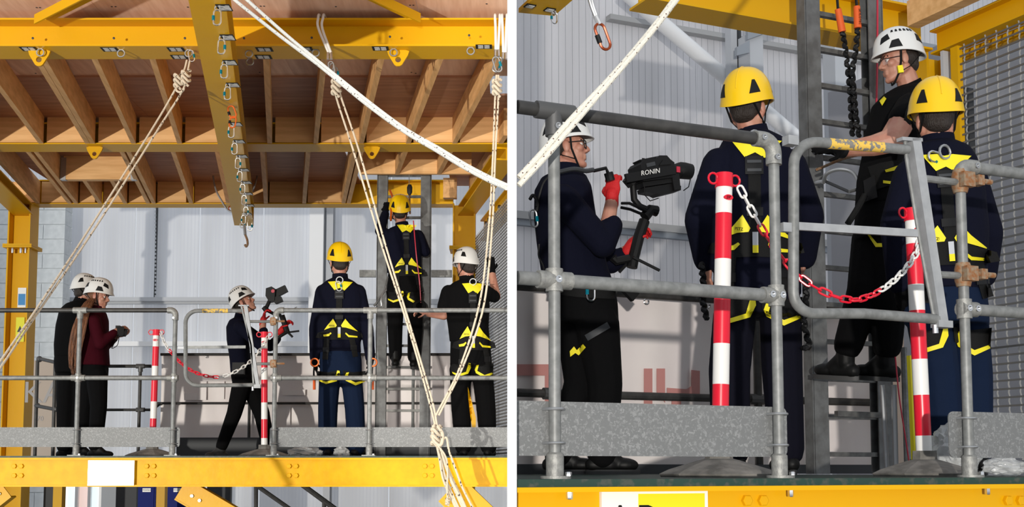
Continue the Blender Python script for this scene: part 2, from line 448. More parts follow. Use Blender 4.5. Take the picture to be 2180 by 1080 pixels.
def lug(parent, c, w, h, th, xdir, ydir):
    # triangular lifting lug with a round eye, hanging below point c
    x = V3(xdir); z = V3((0, 0, 1)); n = 14; mb = MB()
    r = w * 0.13; ec = V3(c) - z * (h * 0.60)
    out = [(-w*.5, 0), (-w*.5, -h*.18), (-w*.17, -h*.92), (-w*.08, -h), (w*.08, -h), (w*.17, -h*.92), (w*.5, -h*.18), (w*.5, 0)]
    # outer polygon resampled to n points by angle around the eye
    op = []; ip = []
    segs = [(V3((out[i][0], 0, out[i][1])), V3((out[(i+1) % 8][0], 0, out[(i+1) % 8][1]))) for i in range(8)]
    for k in range(n * 2):
        a = 2 * math.pi * k / (n * 2); d = V3((math.cos(a), 0, math.sin(a))); e = V3((0, 0, -h*.6)); best = 1e9
        for s, q in segs:
            v = q - s; den = d.x * v.z - d.z * v.x
            if abs(den) < 1e-9: continue
            t = ((s.x - e.x) * v.z - (s.z - e.z) * v.x) / den; uu = ((s.x - e.x) * d.z - (s.z - e.z) * d.x) / den
            if t > 0 and -1e-6 <= uu <= 1 + 1e-6: best = min(best, t)
        q = e + d * best; op.append(V3(c) + x * q.x + z * q.z); ip.append(ec + x * (d.x * r) + z * (d.z * r))
    y = V3(ydir) * th
    m = n * 2; k = len(mb.v)
    mb.v += op + ip + [p + y for p in op] + [p + y for p in ip]
    for i in range(m):
        j = (i + 1) % m
        mb.f += [[k+i, k+j, k+m+j, k+m+i], [k+2*m+j, k+2*m+i, k+3*m+i, k+3*m+j], [k+i, k+2*m+i, k+2*m+j, k+j], [k+m+j, k+3*m+j, k+3*m+i, k+m+i]]
        mb.m += [0]*4
    return mb.build('lifting_lug', M['yellow'], parent, True)
def carabiner(name, label, top, L, wd, xdir, mats, group=None, sleeve=1, tilt=0.0, r=None, gate=None):
    # oval screw-gate connector hanging below 'top' in the plane of xdir and the vertical (tilted)
    x = V3(xdir).normalized(); z = V3((0, 0, -1))
    if tilt:
        ca, sa = math.cos(tilt), math.sin(tilt); x, z = x * ca + z * (-sa), z * ca + x * sa
    r = r or wd * 0.10
    t = thing(name, label, 'carabiner', top, group)
    R = wd / 2 - r; pts = []
    c1 = V3(top) + z * (wd / 2); c2 = V3(top) + z * (L - wd / 2)
    pts += arc(c1, x, z, R, math.pi, 2 * math.pi, 8)
    pts += arc(c2, x, z, R, 0, math.pi, 8)
    MB().tube(pts, r, 6, closed=True).build('body', mats[0], t, True)
    s = -1 if sleeve < 0 else 1
    m0 = c1 + x * (R * s) + z * ((L - wd) * 0.30); m1 = c1 + x * (R * s) + z * ((L - wd) * 0.85)
    MB().tube([m0, m1], r * 1.75, 8).build('gate_sleeve', mats[1], t, True)
    return t
def eyebolt(parent, c, xdir, r=0.022, t=0.006, m='steel_mid'):
    mb = MB(); z = V3((0, 0, -1))
    mb.tube(arc(V3(c) + z * r, V3(xdir), z, r, 0, 2 * math.pi, 12)[:-1], t, 6, closed=True)
    return mb.build('eyebolt', M[m], parent, True)

# ================================================================ setting
mb = MB(); mb.box((-14, -6, -0.1), (14, 24, 0.0))
o = struct(mb.build('floor', M['concrete'])); o['label'] = 'grey concrete hall floor below the raised decks'
# white gap between the two views, built as a partition; only its end shows
mb = MB(); mb.box((-0.0129, 3.35, 0), (0.0129, 19.6, 10.6))
o = struct(mb.build('wall_gap_partition', M['white_wall'])); o['label'] = 'thin white partition standing in for the gap between the two views, seen end on'

# ---- west bay: back wall of twin-wall sheets
YW = 19.0
wb = struct(thing('wall_back', 'translucent ribbed sheet wall behind the west bay', None, (-4, YW, 0)))
edges = [-140, -2, 136, 275, 414, 552, 690, 828, 966, 1084]
for i in range(len(edges) - 1):
    a = P(edges[i], 998, YW); b = P(edges[i + 1], 998, YW)
    x1 = min(b.x - 0.008, -0.0135)
    MB().box((a.x + 0.008, YW, 0.0), (x1, YW + 0.016, 10.5)).build('ribbed_panel', M['poly'], wb)
mb = MB(); pxbox(mb, 60, 633, 655, 641, YW - 0.16, 0.15); pxbox(mb, 60, 641, 655, 647, YW - 0.10, 0.09); mb.build('girt', M['pale_steel'], wb)
mb = MB(); pxbox(mb, 60, 727, 655, 737, YW - 0.16, 0.15); mb.build('girt', M['white_steel'], wb)
mb = MB(); pxbox(mb, 705, 637, 1010, 647, YW - 0.16, 0.15); mb.build('girt', M['pale_steel'], wb)
t = setp(thing('strut_channel', 'dark slotted steel strut fixed upright on the ribbed sheet wall', 'strut', P(331, 640, YW - 0.1)))
mb = MB(); pxbox(mb, 327, 430, 335, 640, YW - 0.08, 0.06); mb.build('channel', M['kick'], t)
for k in range(24):
    mb = MB(); pxbox(mb, 329.3, 440 + k * 8.2, 332.2, 444.5 + k * 8.2, YW - 0.086, 0.01); mb.build('slot', M['pale_steel'], t)
mb = MB(); pxbox(mb, 655, 380, 690, 760, YW - 0.45, 0.35)
setp(mb.build('wall_column', M['white_steel']), 'white painted square column against the ribbed sheet wall', 'column')
mb = MB(); a = P(697.5, 800, YW - 0.4); ibeam(mb, (a.x, YW - 0.38, 0.0), (a.x, YW - 0.38, 7.0), 0.10, 0.24, 0.012, 0.012, axis=(1, 0, 0))
setp(mb.build('steel_column', M['pale_steel']), 'slim grey steel column beside the white wall column', 'column')
# white blockwork pier at the left
t = struct(thing('wall_pier', 'white painted blockwork pier behind the yellow column', None, P(95, 998, 18.4)))
row = 0; zz = 0.0
while zz < 6.6:
    xs = [P(-60, 998, 18.3).x, P(25, 998, 18.3).x, P(75 if row % 2 else 60, 998, 18.3).x, P(122, 998, 18.3).x]
    for i in range(3):
        MB().box((xs[i] + 0.004, 18.3, zz + 0.004), (xs[i + 1] - 0.004, 18.6, zz + 0.216)).build('block', M['white_block'], t)
    zz += 0.225; row += 1
mb = MB(); a = P(-60, 998, 18.31); b = P(122, 998, 18.31); mb.box((a.x, 18.318, 0), (b.x - 0.004, 18.59, 6.7)); mb.build('mortar', M['white_block'], t)

# ---- west bay: steel frame
YF = 9.05
HB = P(540, 98, YF).z                  # underside of the beams
HT = P(540, 38, YF).z
X0 = -5.6
XE = -0.0135
fb = thing('front_beam', 'yellow steel I-beam carrying rope slings across the front of the timber roof', 'beam', (-2.6, 9.2, HB))
mb = MB(); ibeam(mb, (X0, YF + 0.15, HB), (XE, YF + 0.15, HB), 0.30, HT - HB, 0.014); mb.build('beam_section', M['yellow'], fb)
YM = PH(540, 307, HB).y + 0.15         # mid beam centre
YB = PH(540, 434, HB).y + 0.12         # back beam centre
mbm = thing('middle_beam', 'yellow steel I-beam under the middle of the timber joists', 'beam', (-2.6, YM, HB))
mb = MB(); ibeam(mb, (X0, YM, HB), (XE, YM, HB), 0.30, HT - HB, 0.014); mb.build('beam_section', M['yellow'], mbm)
bbm = thing('back_beam', 'yellow steel I-beam between the two columns at the back of the roof', 'beam', (-2.6, YB, HB))
xl = P(62, 440, YB).x; xr = P(965, 440, YB).x
mb = MB(); ibeam(mb, (xl, YB, HB), (xr, YB, HB), 0.22, 0.30, 0.014); mb.build('beam_section', M['yellow'], bbm)
# lugs
for px in (85, 848):
    c = PH(px, 108, HB); lug(fb, V3((c.x, 9.14, HB)), 0.17, 0.125, 0.02, (1, 0, 0), (0, 1, 0))
for px in (205, 793):
    c = PH(px, 315, HB); lug(mbm, V3((c.x, YM - 0.06, HB)), 0.165, 0.125, 0.02, (1, 0, 0), (0, 1, 0))
# rating plates and eyebolts under the front beam
plates = [(62, 104), (234, 105), (375, 105), (382, 121), (563, 105), (561, 121), (648, 104), (810, 103), (1030, 99)]
for px, py in plates:
    c = PH(px, py, HB); g = MB(); g.box((c.x - 0.062, c.y - 0.045, HB - 0.003), (c.x + 0.062, c.y + 0.045, HB))
    o = g.build('rating_plate', M['black'], fb)
    for s in (-1, 1):
        g = MB(); g.box((c.x + s * 0.024 - 0.020, c.y - 0.034, HB - 0.0045), (c.x + s * 0.024 + 0.020, c.y + 0.034, HB - 0.003)); g.build('rating_print', M['label'], o)
for px, py in [(86, 104), (258, 106), (402, 106), (530, 107), (532, 124), (672, 105), (838, 104), (1002, 101)]:
    c = PH(px, py, HB); eyebolt(fb, V3((c.x, c.y, HB)), (1, 0, 0), 0.028, 0.006)
# bolts dotted along the beam web
for px, py in [(85, 95), (255, 95), (404, 95), (528, 95), (670, 94), (834, 92), (1000, 89), (227, 47), (256, 47), (980, 41), (1012, 41)]:
    c = P(px, py, 9.19); g = MB(); hexbolt(g, V3((c.x, YF + 0.001 if py > 80 else 9.19, c.z)), (0, -1, 0), 0.010, 0.004); g.build('bolt', M['kick'], fb, True)

# runner beam on the joists' run, hung under the three beams
RB = HB - 0.285
ra = PH(440, 0, RB); xo = ra.x - D.x * ra.y            # x at y = 0 along D
def runx(Y): return xo + D.x * Y
rb = thing('runner_beam', 'yellow steel runner beam with a row of carabiners along its underside', 'beam', (runx(10), 10, RB))
mb = MB(); A = V3((runx(6.6), 6.6, RB)); B = V3((runx(14.52), 14.52, RB))
ibeam(mb, A, B, 0.225, 0.285, 0.018, 0.02); mb.build('beam_section', M['yellow'], rb)
mb = MB(); mb.obox(B + D.normalized() * 0.006 + V3((0, 0, 0.14)), (0.112, 0.0208, 0), D.normalized() * 0.006, (0, 0, 0.14)); mb.build('end_plate', M['yellow'], rb)

# ---- timber roof: soffit sheets, joists, blocking
ZS = P(540, 250, YM - 0.15).z           # soffit
ceil = struct(thing('ceiling', 'plywood and pine joist roof over the west deck', None, (-2.6, 12, HB)))
YS = PH(540, 166, ZS).y
xs = [X0 + 1.22 * i for i in range(6)]; xs[-1] = XE
for i in range(len(xs) - 1):
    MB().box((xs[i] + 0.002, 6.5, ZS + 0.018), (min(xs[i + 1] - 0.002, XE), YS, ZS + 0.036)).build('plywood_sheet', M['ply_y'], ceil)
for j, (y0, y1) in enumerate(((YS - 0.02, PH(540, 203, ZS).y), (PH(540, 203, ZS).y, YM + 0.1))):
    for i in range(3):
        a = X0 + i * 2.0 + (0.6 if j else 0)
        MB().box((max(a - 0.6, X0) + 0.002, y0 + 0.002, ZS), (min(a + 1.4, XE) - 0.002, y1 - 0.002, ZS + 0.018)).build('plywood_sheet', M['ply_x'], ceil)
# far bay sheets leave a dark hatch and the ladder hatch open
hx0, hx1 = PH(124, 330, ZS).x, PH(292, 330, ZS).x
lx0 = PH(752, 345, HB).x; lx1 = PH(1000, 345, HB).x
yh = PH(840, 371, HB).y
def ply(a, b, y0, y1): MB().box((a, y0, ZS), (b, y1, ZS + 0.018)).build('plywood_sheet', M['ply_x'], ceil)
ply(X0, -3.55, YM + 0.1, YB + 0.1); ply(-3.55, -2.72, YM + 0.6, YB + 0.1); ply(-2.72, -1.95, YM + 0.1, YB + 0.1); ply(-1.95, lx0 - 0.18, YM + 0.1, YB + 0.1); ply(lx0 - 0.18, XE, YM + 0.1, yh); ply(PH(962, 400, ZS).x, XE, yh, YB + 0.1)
MB().box((-3.55, YM + 0.1, ZS + 0.2), (-2.72, YM + 0.6, ZS + 0.22)).build('hatch_cover', M['grey_steel_paint'], ceil)
def joist(px, py, y0, y1, w=0.047, side=1):
    # px,py: the lower edge of the joist, on its visible right or left side, at depth row py
    p = PH(px, py, HB); x = p.x - D.x * p.y - side * w / 2
    a = V3((x + D.x * y0, y0, 0)); b = V3((x + D.x * y1, y1, 0)); h = V3((w / 2, 0, 0))
    z0 = V3((0, 0, HB + 0.003)); z1 = V3((0, 0, ZS))
    if max(a.x, b.x) + w / 2 > XE - 0.005:
        if b.x + w / 2 > XE - 0.005: return
        y0 = (XE - 0.02 - w / 2 - x) / D.x; a = V3((x + D.x * y0, y0, 0))
    g = MB(); lo = [a - h, a + h, b + h, b - h]; g.hexa([q + z0 for q in lo], [q + z1 for q in lo]); g.build('joist', M['pine_y'], ceil)
j1 = [(-30, 1), (87, 1), (198, 1), (187, 1), (286, 1), (385, 1), (482, 1), (579, 1), (678, 1), (776, 1), (877, 1), (977, 1), (1076, 1)]
for px, s in j1: joist(px, 299, YF + 0.302, YM - 0.16, 0.047, s)
for px in (-35, 82, 164, 150, 330, 318, 410, 489, 570, 652, 736, 747): joist(px, 431, YM + 0.155, YB - 0.12)
for px in (215, 269): joist(px, 431, PH(200, 383, HB).y + 0.06, YB - 0.12)
joist(852, 366, YM + 0.155, yh); joist(942, 366, YM + 0.155, yh); joist(1004, 431, YM + 0.155, YB - 0.30)
# blocking boards between the joists, standing on the beam flanges
def board(a, b, y, z0=None, z1=None, th=0.044, m='pine_x', name='blocking_board'):
    MB().box((a, y, z0 or HB + 0.018), (min(b, XE), y + th, z1 or ZS)).build(name, M[m], ceil)
bx = sorted([PH(px, 299, HB).x for px, s in j1 if px != 187])
for i in range(len(bx) - 1):
    if bx[i] < XE: board(bx[i] + 0.004, bx[i + 1] - 0.052, YM - 0.155)
bx = sorted([PH(px, 431, HB).x for px in (-35, 82, 164, 215, 269, 330, 410, 489, 570, 652, 736)])
for i in range(len(bx) - 1): board(bx[i] + 0.004, bx[i + 1] - (0.1 if i in (2, 5, 10) else 0.052), YB - 0.125)
# hatch headers
ya = PH(200, 383, HB).y
board(PH(134, 383, HB).x, PH(278, 383, HB).x, ya, HB + 0.005, ZS, 0.09, name='hatch_header')
board(lx0, lx1, yh, HB + 0.004, ZS, 0.05, name='hatch_header')
for px in (131, 281):
    c = PH(px, 381, HB); g = MB(); g.box((c.x - 0.03, ya - 0.006, HB), (c.x + 0.03, ya + 0.06, ZS - 0.02)); g.build('joist_hanger', M['steel_mid'], ceil)
# screw heads in pairs on the near sheets
for px, py in [(78, 16), (85, 16), (238, 14), (246, 14), (555, 13), (562, 13), (715, 14), (873, 11), (880, 11), (1036, 8), (76, 156), (553, 154), (876, 154), (885, 156), (400, 15)]:
    c = PH(px, py, ZS + 0.018); g = MB(); g.lathe([(0.009, 0), (0.006, 0.003)], c, (0, 0, -1), 8); g.build('screw_head', M['kick'], ceil, True)
# lighter end block of the short joist beside the right column
g = MB(); a = PH(955, 425, HB); g.box((a.x - 0.06, a.y - 0.1, HB + 0.0), (a.x + 0.10, a.y, HB + 0.24)); g.build('end_block', M['pine_y'], ceil)

# yellow braces on the plan of the roof, in front of the beam
for k, (a, b, w) in enumerate((((92, 38), (190, -12), 0.13), ((880, 34), (775, -16), 0.13))):
    z = HT - 0.03
    p = PH(a[0], a[1], z); q = PH(b[0], b[1], z); q = p + (q - p) * 1.5
    p.y = min(p.y, YF - 0.01)
    g = MB(); d = (q - p).normalized(); s = V3((-d.y, d.x, 0))
    g.bar(p, q, w, 0.012); 
    g.obox((p + q) / 2 + s * (w / 2 if k else -w / 2) + V3((0, 0, -0.03)), s * 0.006, (q - p) / 2, (0, 0, 0.036))
    setp(g.build('roof_brace', M['yellow']), ('yellow angle brace meeting the front beam near the pale wall corner' if k == 0 else 'yellow angle brace meeting the front beam between the two white wire slings'), 'brace')

# columns, splices, side beams
def column(name, px, Y, label, ysplice):
    a = P(px, 700, Y); x = a.x
    t = thing(name, label, 'column', (x, Y, 0))
    g = MB()
    for s in (-1, 1): g.box((x + s * 0.118, Y - 0.13, 0.0), (x + s * 0.136, Y + 0.13, HB))
    g.box((x - 0.118, Y - 0.008, 0), (x + 0.118, Y + 0.008, HB)); g.build('section', M['yellow'], t)
    zs = P(px, ysplice, Y).z
    g = MB(); g.box((x - 0.175, Y - 0.17, zs - 0.022), (x + 0.175, Y + 0.17, zs - 0.001)); g.box((x - 0.175, Y - 0.17, zs + 0.001), (x + 0.175, Y + 0.17, zs + 0.022)); g.build('splice_plate', M['yellow'], t)
    for s in (-0.08, 0.02, 0.08):
        g = MB(); hexbolt(g, V3((x + s, Y - 0.10, zs - 0.022)), (0, 0, -1), 0.016, 0.05); g.build('bolt', M['steel'], t, True)
    return t, x
cl, clx = column('yellow_column', 42, YB - 0.02, 'yellow steel column with blue and yellow notices on its flange', 528)
cr, crx = column('yellow_column', 988, YB - 0.02, 'yellow steel column behind the man in the black polo shirt', 532)
# notices on the left column
a = P(62, 632, YB - 0.155)
g = MB(); g.box((clx + 0.020, YB - 0.162, P(62, 655, YB - .16).z), (clx + 0.120, YB - 0.157, P(62, 613, YB - .16).z)); o = g.build('notice', M['sign_white'], cl)
g = MB(); g.box((clx + 0.028, YB - 0.164, P(62, 650, YB - .16).z), (clx + 0.112, YB - 0.162, P(62, 626, YB - .16).z)); g.build('notice_panel', M['sign_blue'], o)
g = MB(); g.box((clx + 0.010, YB - 0.162, P(62, 728, YB - .16).z), (clx + 0.112, YB - 0.157, P(62, 676, YB - .16).z)); o = g.build('notice', M['sign_yellow'], cl)
zc = P(62, 706, YB).z; g = MB(); g.prism([V3((clx + 0.061 + 0.04 * math.cos(q), YB - 0.1635, zc + 0.05 * math.sin(q))) for q in (math.pi/2, math.pi*7/6, math.pi*11/6)], (0, 0.001, 0)); o2 = g.build('warning_triangle', M['kick'], o)
# side beams run along D on top of the columns
def sidebeam(x_at_col, y0, y1, z, w, h, label, axisoff=0.0):
    xo_ = x_at_col - D.x * YB
    t = thing('side_beam', label, 'beam', (xo_ + D.x * (y0 + y1) / 2, (y0 + y1) / 2, z))
    g = MB(); ibeam(g, (xo_ + D.x * y0, y0, z), (xo_ + D.x * y1, y1, z), w, h, 0.016, 0.014); g.build('beam_section', M['yellow'], t)
    return t, xo_
sbl, _ = sidebeam(clx, 9.4, YB + 0.1, HB - 0.13, 0.24, 0.13, 'yellow side beam resting on the column with the notices')
sbr, sx_ = sidebeam(crx + 0.02, 12.0, YB + 0.1, HB - 0.13, 0.20, 0.13, 'yellow side beam running to the column behind the man in the polo shirt')
sbr2, sx2 = sidebeam(crx + 0.26, 13.05, YB + 0.1, HB - 0.42, 0.10, 0.26, 'yellow side beam above the steel grating wall')
for yy in (13.4, 13.75, 14.1, 14.3):
    g = MB(); x = sx2 + D.x * yy - 0.05; hexbolt(g, V3((x, yy, HB - 0.30)), (-1, -0.186, 0), 0.022, 0.03); g.build('bolt', M['steel'], sbr2, True)

# ---- grating wall at the right of the west bay
gx = P(1013, 800, 14.45); gxo = gx.x - D.x * gx.y
def gpt(Y, z): return V3((gxo + D.x * Y, Y, z))
gy0 = (XE - 0.012 - gxo) / D.x
gr = thing('grating_wall', 'steel grating screen beside the man in the black polo shirt', 'grating', gpt(13.5, ZL))
zt = HB - 0.42
nb = 78
for i in range(nb):
    z = ZL + 0.03 + (zt - ZL - 0.03) * i / nb
    g = MB(); g.bar(gpt(gy0, z), gpt(14.5, z), 0.006, 0.016); g.build('grating_bar', M['grate'], gr)
for i in range(26):
    Y = gy0 + 0.02 + (14.48 - gy0) * i / 26
    g = MB(); g.tube([gpt(Y, ZL + 0.01), gpt(Y, zt)], 0.004, 5); g.build('cross_wire', M['wire'], gr)
# hall wall beyond the grating
# ---- west deck
dk = thing('deck_platform', 'raised yellow deck edge beam carrying the west guardrail', 'platform', (-2.6, 9.2, ZL - 0.25))
zb0 = P(540, 1037, YR - 0.12).z; zb1 = P(540, 975, YR - 0.12).z
g = MB(); ibeam(g, (X0, YR, zb0), (XE, YR, zb0), 0.22, zb1 - zb0, 0.014, 0.03); g.v = g.v
g.build('edge_beam', M['yellow_rough'], dk)
g = MB(); g.box((X0, YR - 0.085, zb0 + 0.014), (XE, YR - 0.015, zb1 - 0.014)); g.build('web_plate', M['yellow_rough'], dk)
g = MB(); g.box((X0, YR - 0.10, zb1), (XE, 14.42, ZL)); g.build('deck_floor', M['deck_green'], dk)
for gx_ in (38, 320, 623, 912):
    for dx in (-7.5, 7.5):
        for py in (993, 1013):
            c = P(gx_ + dx, py, YR - 0.086); g = MB(); hexbolt(g, V3((c.x, YR - 0.085, c.z)), (0, -1, 0), 0.019, 0.012); g.build('bolt', M['yellow_rough'], dk, True)
a = P(186, 1034, YR - 0.12); b = P(286, 981, YR - 0.12)
g = MB(); g.box((a.x, YR - 0.118, a.z), (b.x, YR - 0.112, b.z))
g.box((a.x + 0.02, YR - 0.112, a.z + 0.03), (b.x - 0.02, YR - 0.086, b.z - 0.03))
setp(g.build('deck_sign', M['gloss_sign']), 'blank white glossy sign board fixed to the yellow deck beam', 'sign')

# ---- west guardrails
def guard(name, label, posts, rails, toe, group=None):
    """posts: px; rails: (px0, px1); elbow ends are closed with a bend"""
    t = thing(name, label, 'guardrail', P(posts[0], 971, YR), group)
    z0 = ZL; zt = P(500, 661, YR).z; zm = P(500, 805, YR).z
    xs = [P(p, 820, YR).x for p in posts]; xa = P(rails[0], 700, YR).x; xb = min(P(rails[1], 700, YR).x, XE)
    elbow_l, elbow_r = rails[2], rails[3]
    rr = 0.0175
    p0 = xa if not elbow_l else xs[0] + 0.045; p1 = xb if not elbow_r else xs[-1] - 0.045
    MB().tube([(p0, YR, zt), (p1, YR, zt)], rr, 12).build('top_rail', M['tube_dark'] if elbow_r else M['tube'], t, True)
    MB().tube([(xa if not elbow_l else xs[0], YR, zm), (xb if not elbow_r else xs[-1], YR, zm)], rr, 12).build('mid_rail', M['tube'], t, True)
    for i, x in enumerate(xs):
        MB().tube([(x, YR, z0), (x, YR, zt - 0.02)], rr, 12).build('post', M['tube'], t, True)
        g = MB(); g.lathe([(0.024, 0), (0.024, 0.075), (0.0195, 0.085)], (x, YR, z0), n=14); g.build('socket', M['fitting'], t, True)
        g = MB(); g.box((x - 0.05, YR - 0.045, z0), (x + 0.05, YR + 0.045, z0 + 0.008)); o = g.build('foot_plate', M['fitting'], t)
        g = MB(); hexbolt(g, (x + 0.036, YR - 0.03, z0 + 0.008), (0, 0, 1), 0.009, 0.008); g.build('bolt', M['steel'], o, True)
        el = (i == 0 and elbow_l) or (i == len(xs) - 1 and elbow_r)
        if el:
            s = -1 if (i == len(xs) - 1 and elbow_r) else 1
            pts = [(x, YR, zt - 0.075), (x, YR, zt - 0.04)] + arc((x + s * 0.038, YR, zt - 0.038), (-s, 0, 0), (0, 0, 1), 0.038, 0, math.pi / 2, 6) + [(x + s * 0.06, YR, zt)]
            g = MB(); g.tube(pts, 0.0235, 12); o = g.build('elbow_fitting', M['fitting'], t, True)
            g = MB(); g.lathe([(0.009, 0), (0.009, 0.006), (0.005, 0.006), (0.005, 0.002)], (x + s * 0.008, YR - 0.022, zt - 0.06), (0, -1, 0), 10); g.build('grub_screw', M['steel'], o, True)
        else:
            g = MB(); g.tube([(x - 0.052, YR, zt), (x + 0.052, YR, zt)], 0.0235, 12); g.tube([(x, YR, zt), (x, YR, zt - 0.065)], 0.0235, 12); g.build('tee_fitting', M['fitting'], t, True)
        g = MB(); g.tube([(x - 0.052, YR, zm), (x + 0.052, YR, zm)] if not el else [(x - 0.03, YR, zm), (x + 0.05, YR, zm)] if elbow_l else [(x - 0.05, YR, zm), (x + 0.03, YR, zm)], 0.0235, 12); g.tube([(x, YR, zm - 0.032), (x, YR, zm + 0.032)], 0.0235, 12); o = g.build('cross_fitting', M['fitting'], t, True)
        g = MB(); g.lathe([(0.008, 0), (0.008, 0.005), (0.004, 0.005), (0.004, 0.002)], (x, YR - 0.023, zm), (0, -1, 0), 10); g.build('grub_screw', M['steel'], o, True)
        for py in (916, 945):
            zz = P(500, py, YR).z
            pts = [(x - 0.024, YR + 0.03, zz), (x - 0.024, YR, zz)] + arc((x, YR, zz), (-1, 0, 0), (0, -1, 0), 0.024, 0, math.pi, 6)[1:] + [(x + 0.024, YR + 0.03, zz)]
            g = MB(); g.tube(pts, 0.004, 6); g.build('u_bolt', M['steel_mid'], t, True)
    ta = P(toe[0], 930, YR).x; tb = min(P(toe[1], 930, YR).x, XE); z0t = P(500, 952, YR).z; z1t = P(500, 910, YR).z
    g = MB(); r = 0.018; poly = []
    for cx, cz, q0 in ((tb - r, z1t - r, 0), (ta + r, z1t - r, 1), (ta + r, z0t + r, 2), (tb - r, z0t + r, 3)):
        poly += [V3((cx + r * math.cos(math.pi / 2 * q0 + a), YR + 0.022, cz + r * math.sin(math.pi / 2 * q0 + a))) for a in (0, 0.5, 1.0, math.pi / 2)]
    g.prism(poly, (0, 0.004, 0)); g.build('toe_board', M['galv'], t)
    return t
gl = guard('guardrail', 'galvanised tube guardrail in front of the woman with the camera', [166, 370], (-300, 372, False, True), (-300, 381))
g2 = guard('guardrail', 'galvanised tube guardrail in front of the three workers in harnesses', [585, 787], (585, 1084, True, False), (573, 1084))

# ---- swing gate of the west deck
def gate_w():
    t = thing('swing_gate', 'galvanised swing gate with worn yellow grip hanging across the west deck opening', 'gate', P(470, 826, YR))
    q = lambda x, y: P(x, y, YR)
    r = 0.0155
    def cr(cx, cy, rad, t0, t1): return [q(cx + rad * math.cos(a), cy + rad * math.sin(a)) for a in [t0 + (t1 - t0) * i / 7 for i in range(8)]]
    path = [q(515, 662)] + cr(421, 688, 26, -math.pi/2, -math.pi)  + cr(421, 795, 26, math.pi, math.pi/2) + [q(543, 820)]
    MB().tube(path, r, 10).build('frame_tube', M['tube'], t, True)
    MB().tube([q(431, 662), q(486, 662)], r * 1.06, 10).build('yellow_grip', M['yellow_worn'], t, True)
    g = MB(); g.bar(q(400, 740), q(523, 739), 0.008, 0.022); g.build('mid_bar', M['tube'], t)
    g = MB(); g.bar(q(514, 652), q(535, 735), 0.02, 0.012, (1, 0, 0)); g.bar(q(535, 735), q(540, 820), 0.02, 0.012, (1, 0, 0)); g.build('spring_rod', M['tube'], t)
    g = MB(); g.bar(q(523, 652), q(549, 822), 0.02, 0.028, (1, 0, 0)); g.build('hinge_bar', M['gate_flat'], t)
    g = MB(); g.bar(q(508, 651), q(530, 651), 0.02, 0.010); g.build('end_cap', M['gate_flat'], t); g = MB(); g.bar(q(541, 823), q(555, 823), 0.03, 0.028); g.build('end_cap', M['gate_flat'], t)
    for py in (685, 775):
        MB().tube([q(532 if py < 700 else 547, py), q(576, py)], 0.011, 8).build('hinge_arm', M['tube'], t, True)
        c = q(583, py); g = MB(); g.tube([c + V3((0, 0, -0.03)), c + V3((0, 0, 0.03))], 0.026, 12); g.obox(c + V3((0.0, -0.025, 0)), (0.022, 0, 0), (0, 0.012, 0), (0, 0, 0.02)); o = g.build('swivel_clamp', M['rust'], t, True)
        g = MB(); g.tube([c + V3((0.02, -0.02, 0)), c + V3((0.085, -0.02, 0))], 0.008, 6); g.build('clamp_bolt', M['rust'], o, True)
    g = MB(); g.tube([q(538, 823), q(538, 832)], 0.008, 6); g.build('pin', M['steel'], t, True)
    g = MB(); g.bar(q(379, 741), q(398, 741), 0.02, 0.02); g.build('stop_block', M['pale_steel'], t)
    return t
gate_w()

# ---- back edge of the west deck: banner rail, kickboard, dark guardrail
YK = 13.7
bn = thing('banner', 'pale vinyl banner with faded pink print laced to the rail behind the ladder', 'banner', P(700, 935, YK))
a = P(340, 934, YK); b = P(1084, 757, YK); xb = gpt(YK, 0).x - 0.02
nx, nz = 48, 8; g = MB(); vs = []
for j in range(nz + 1):
    for i in range(nx + 1):
        x = a.x + (xb - a.x) * i / nx; z = a.z + (b.z - a.z) * j / nz
        vs.append(V3((x, YK + 0.012 * math.sin(i * 1.1 + j * 0.4) + 0.01 * math.sin(i * 0.37) , z)))
for y_ in (0, 0.004):
    k = len(g.v); g.v += [v + V3((0, y_, 0)) for v in vs]
    for j in range(nz):
        for i in range(nx):
            f = [k + j*(nx+1)+i, k + j*(nx+1)+i+1, k + (j+1)*(nx+1)+i+1, k + (j+1)*(nx+1)+i]
            g.f.append(f); g.m.append(0)
bn_sheet = g.build('sheet', M['banner'], bn, True)
for (x0, y0, x1, y1) in [(420, 812, 440, 852), (392, 838, 420, 852), (600, 830, 650, 842), (470, 812, 478, 850), (610, 866, 618, 905)]:
    a2 = P(x0, y1, YK - 0.03); b2 = P(x1, y0, YK - 0.03); g = MB(); g.box((a2.x, YK - 0.032, a2.z), (b2.x, YK - 0.030, b2.z)); g.build('faded_print', M['banner'], bn)
for k in range(9):
    px = 440 + k * 78; c = P(px, 760, YK - 0.03); 
    if c.x < xb - 0.05:
        g = MB(); g.tube(arc((c.x, YK - 0.03, c.z), (1, 0, 0), (0, 0, 1), 0.012, 0, 2 * math.pi, 10)[:-1], 0.004, 5, closed=True); g.build('grommet', M['steel'], bn, True)
br = thing('back_guardrail', 'dark tube guardrail along the back edge of the west deck', 'guardrail', P(700, 960, YK - 0.1))
xr_ = xb
for py, x0, rr in ((755, 342, 0.016), (859, 330, 0.014)):
    p = P(x0, py, YK - 0.08); MB().tube([p, (xr_, YK - 0.08, p.z)], rr, 8).build('rail', M['tube_dark'], br, True)
for px in (533, 880):
    p = P(px, 756, YK - 0.1); MB().tube([(p.x, YK - 0.1, ZL), p], 0.017, 8).build('post', M['tube_dark'] if px < 600 else M['tube'], br, True)
g = MB(); a = P(375, 962, YK - 0.2); z1 = P(375, 932, YK - 0.2).z; g.box((a.x, YK - 0.2, ZL), (xr_, YK - 0.18, z1))
setp(g.build('kickboard', M['kick']), 'dark kickboard along the back edge of the west deck', 'board')
YK2 = 13.3
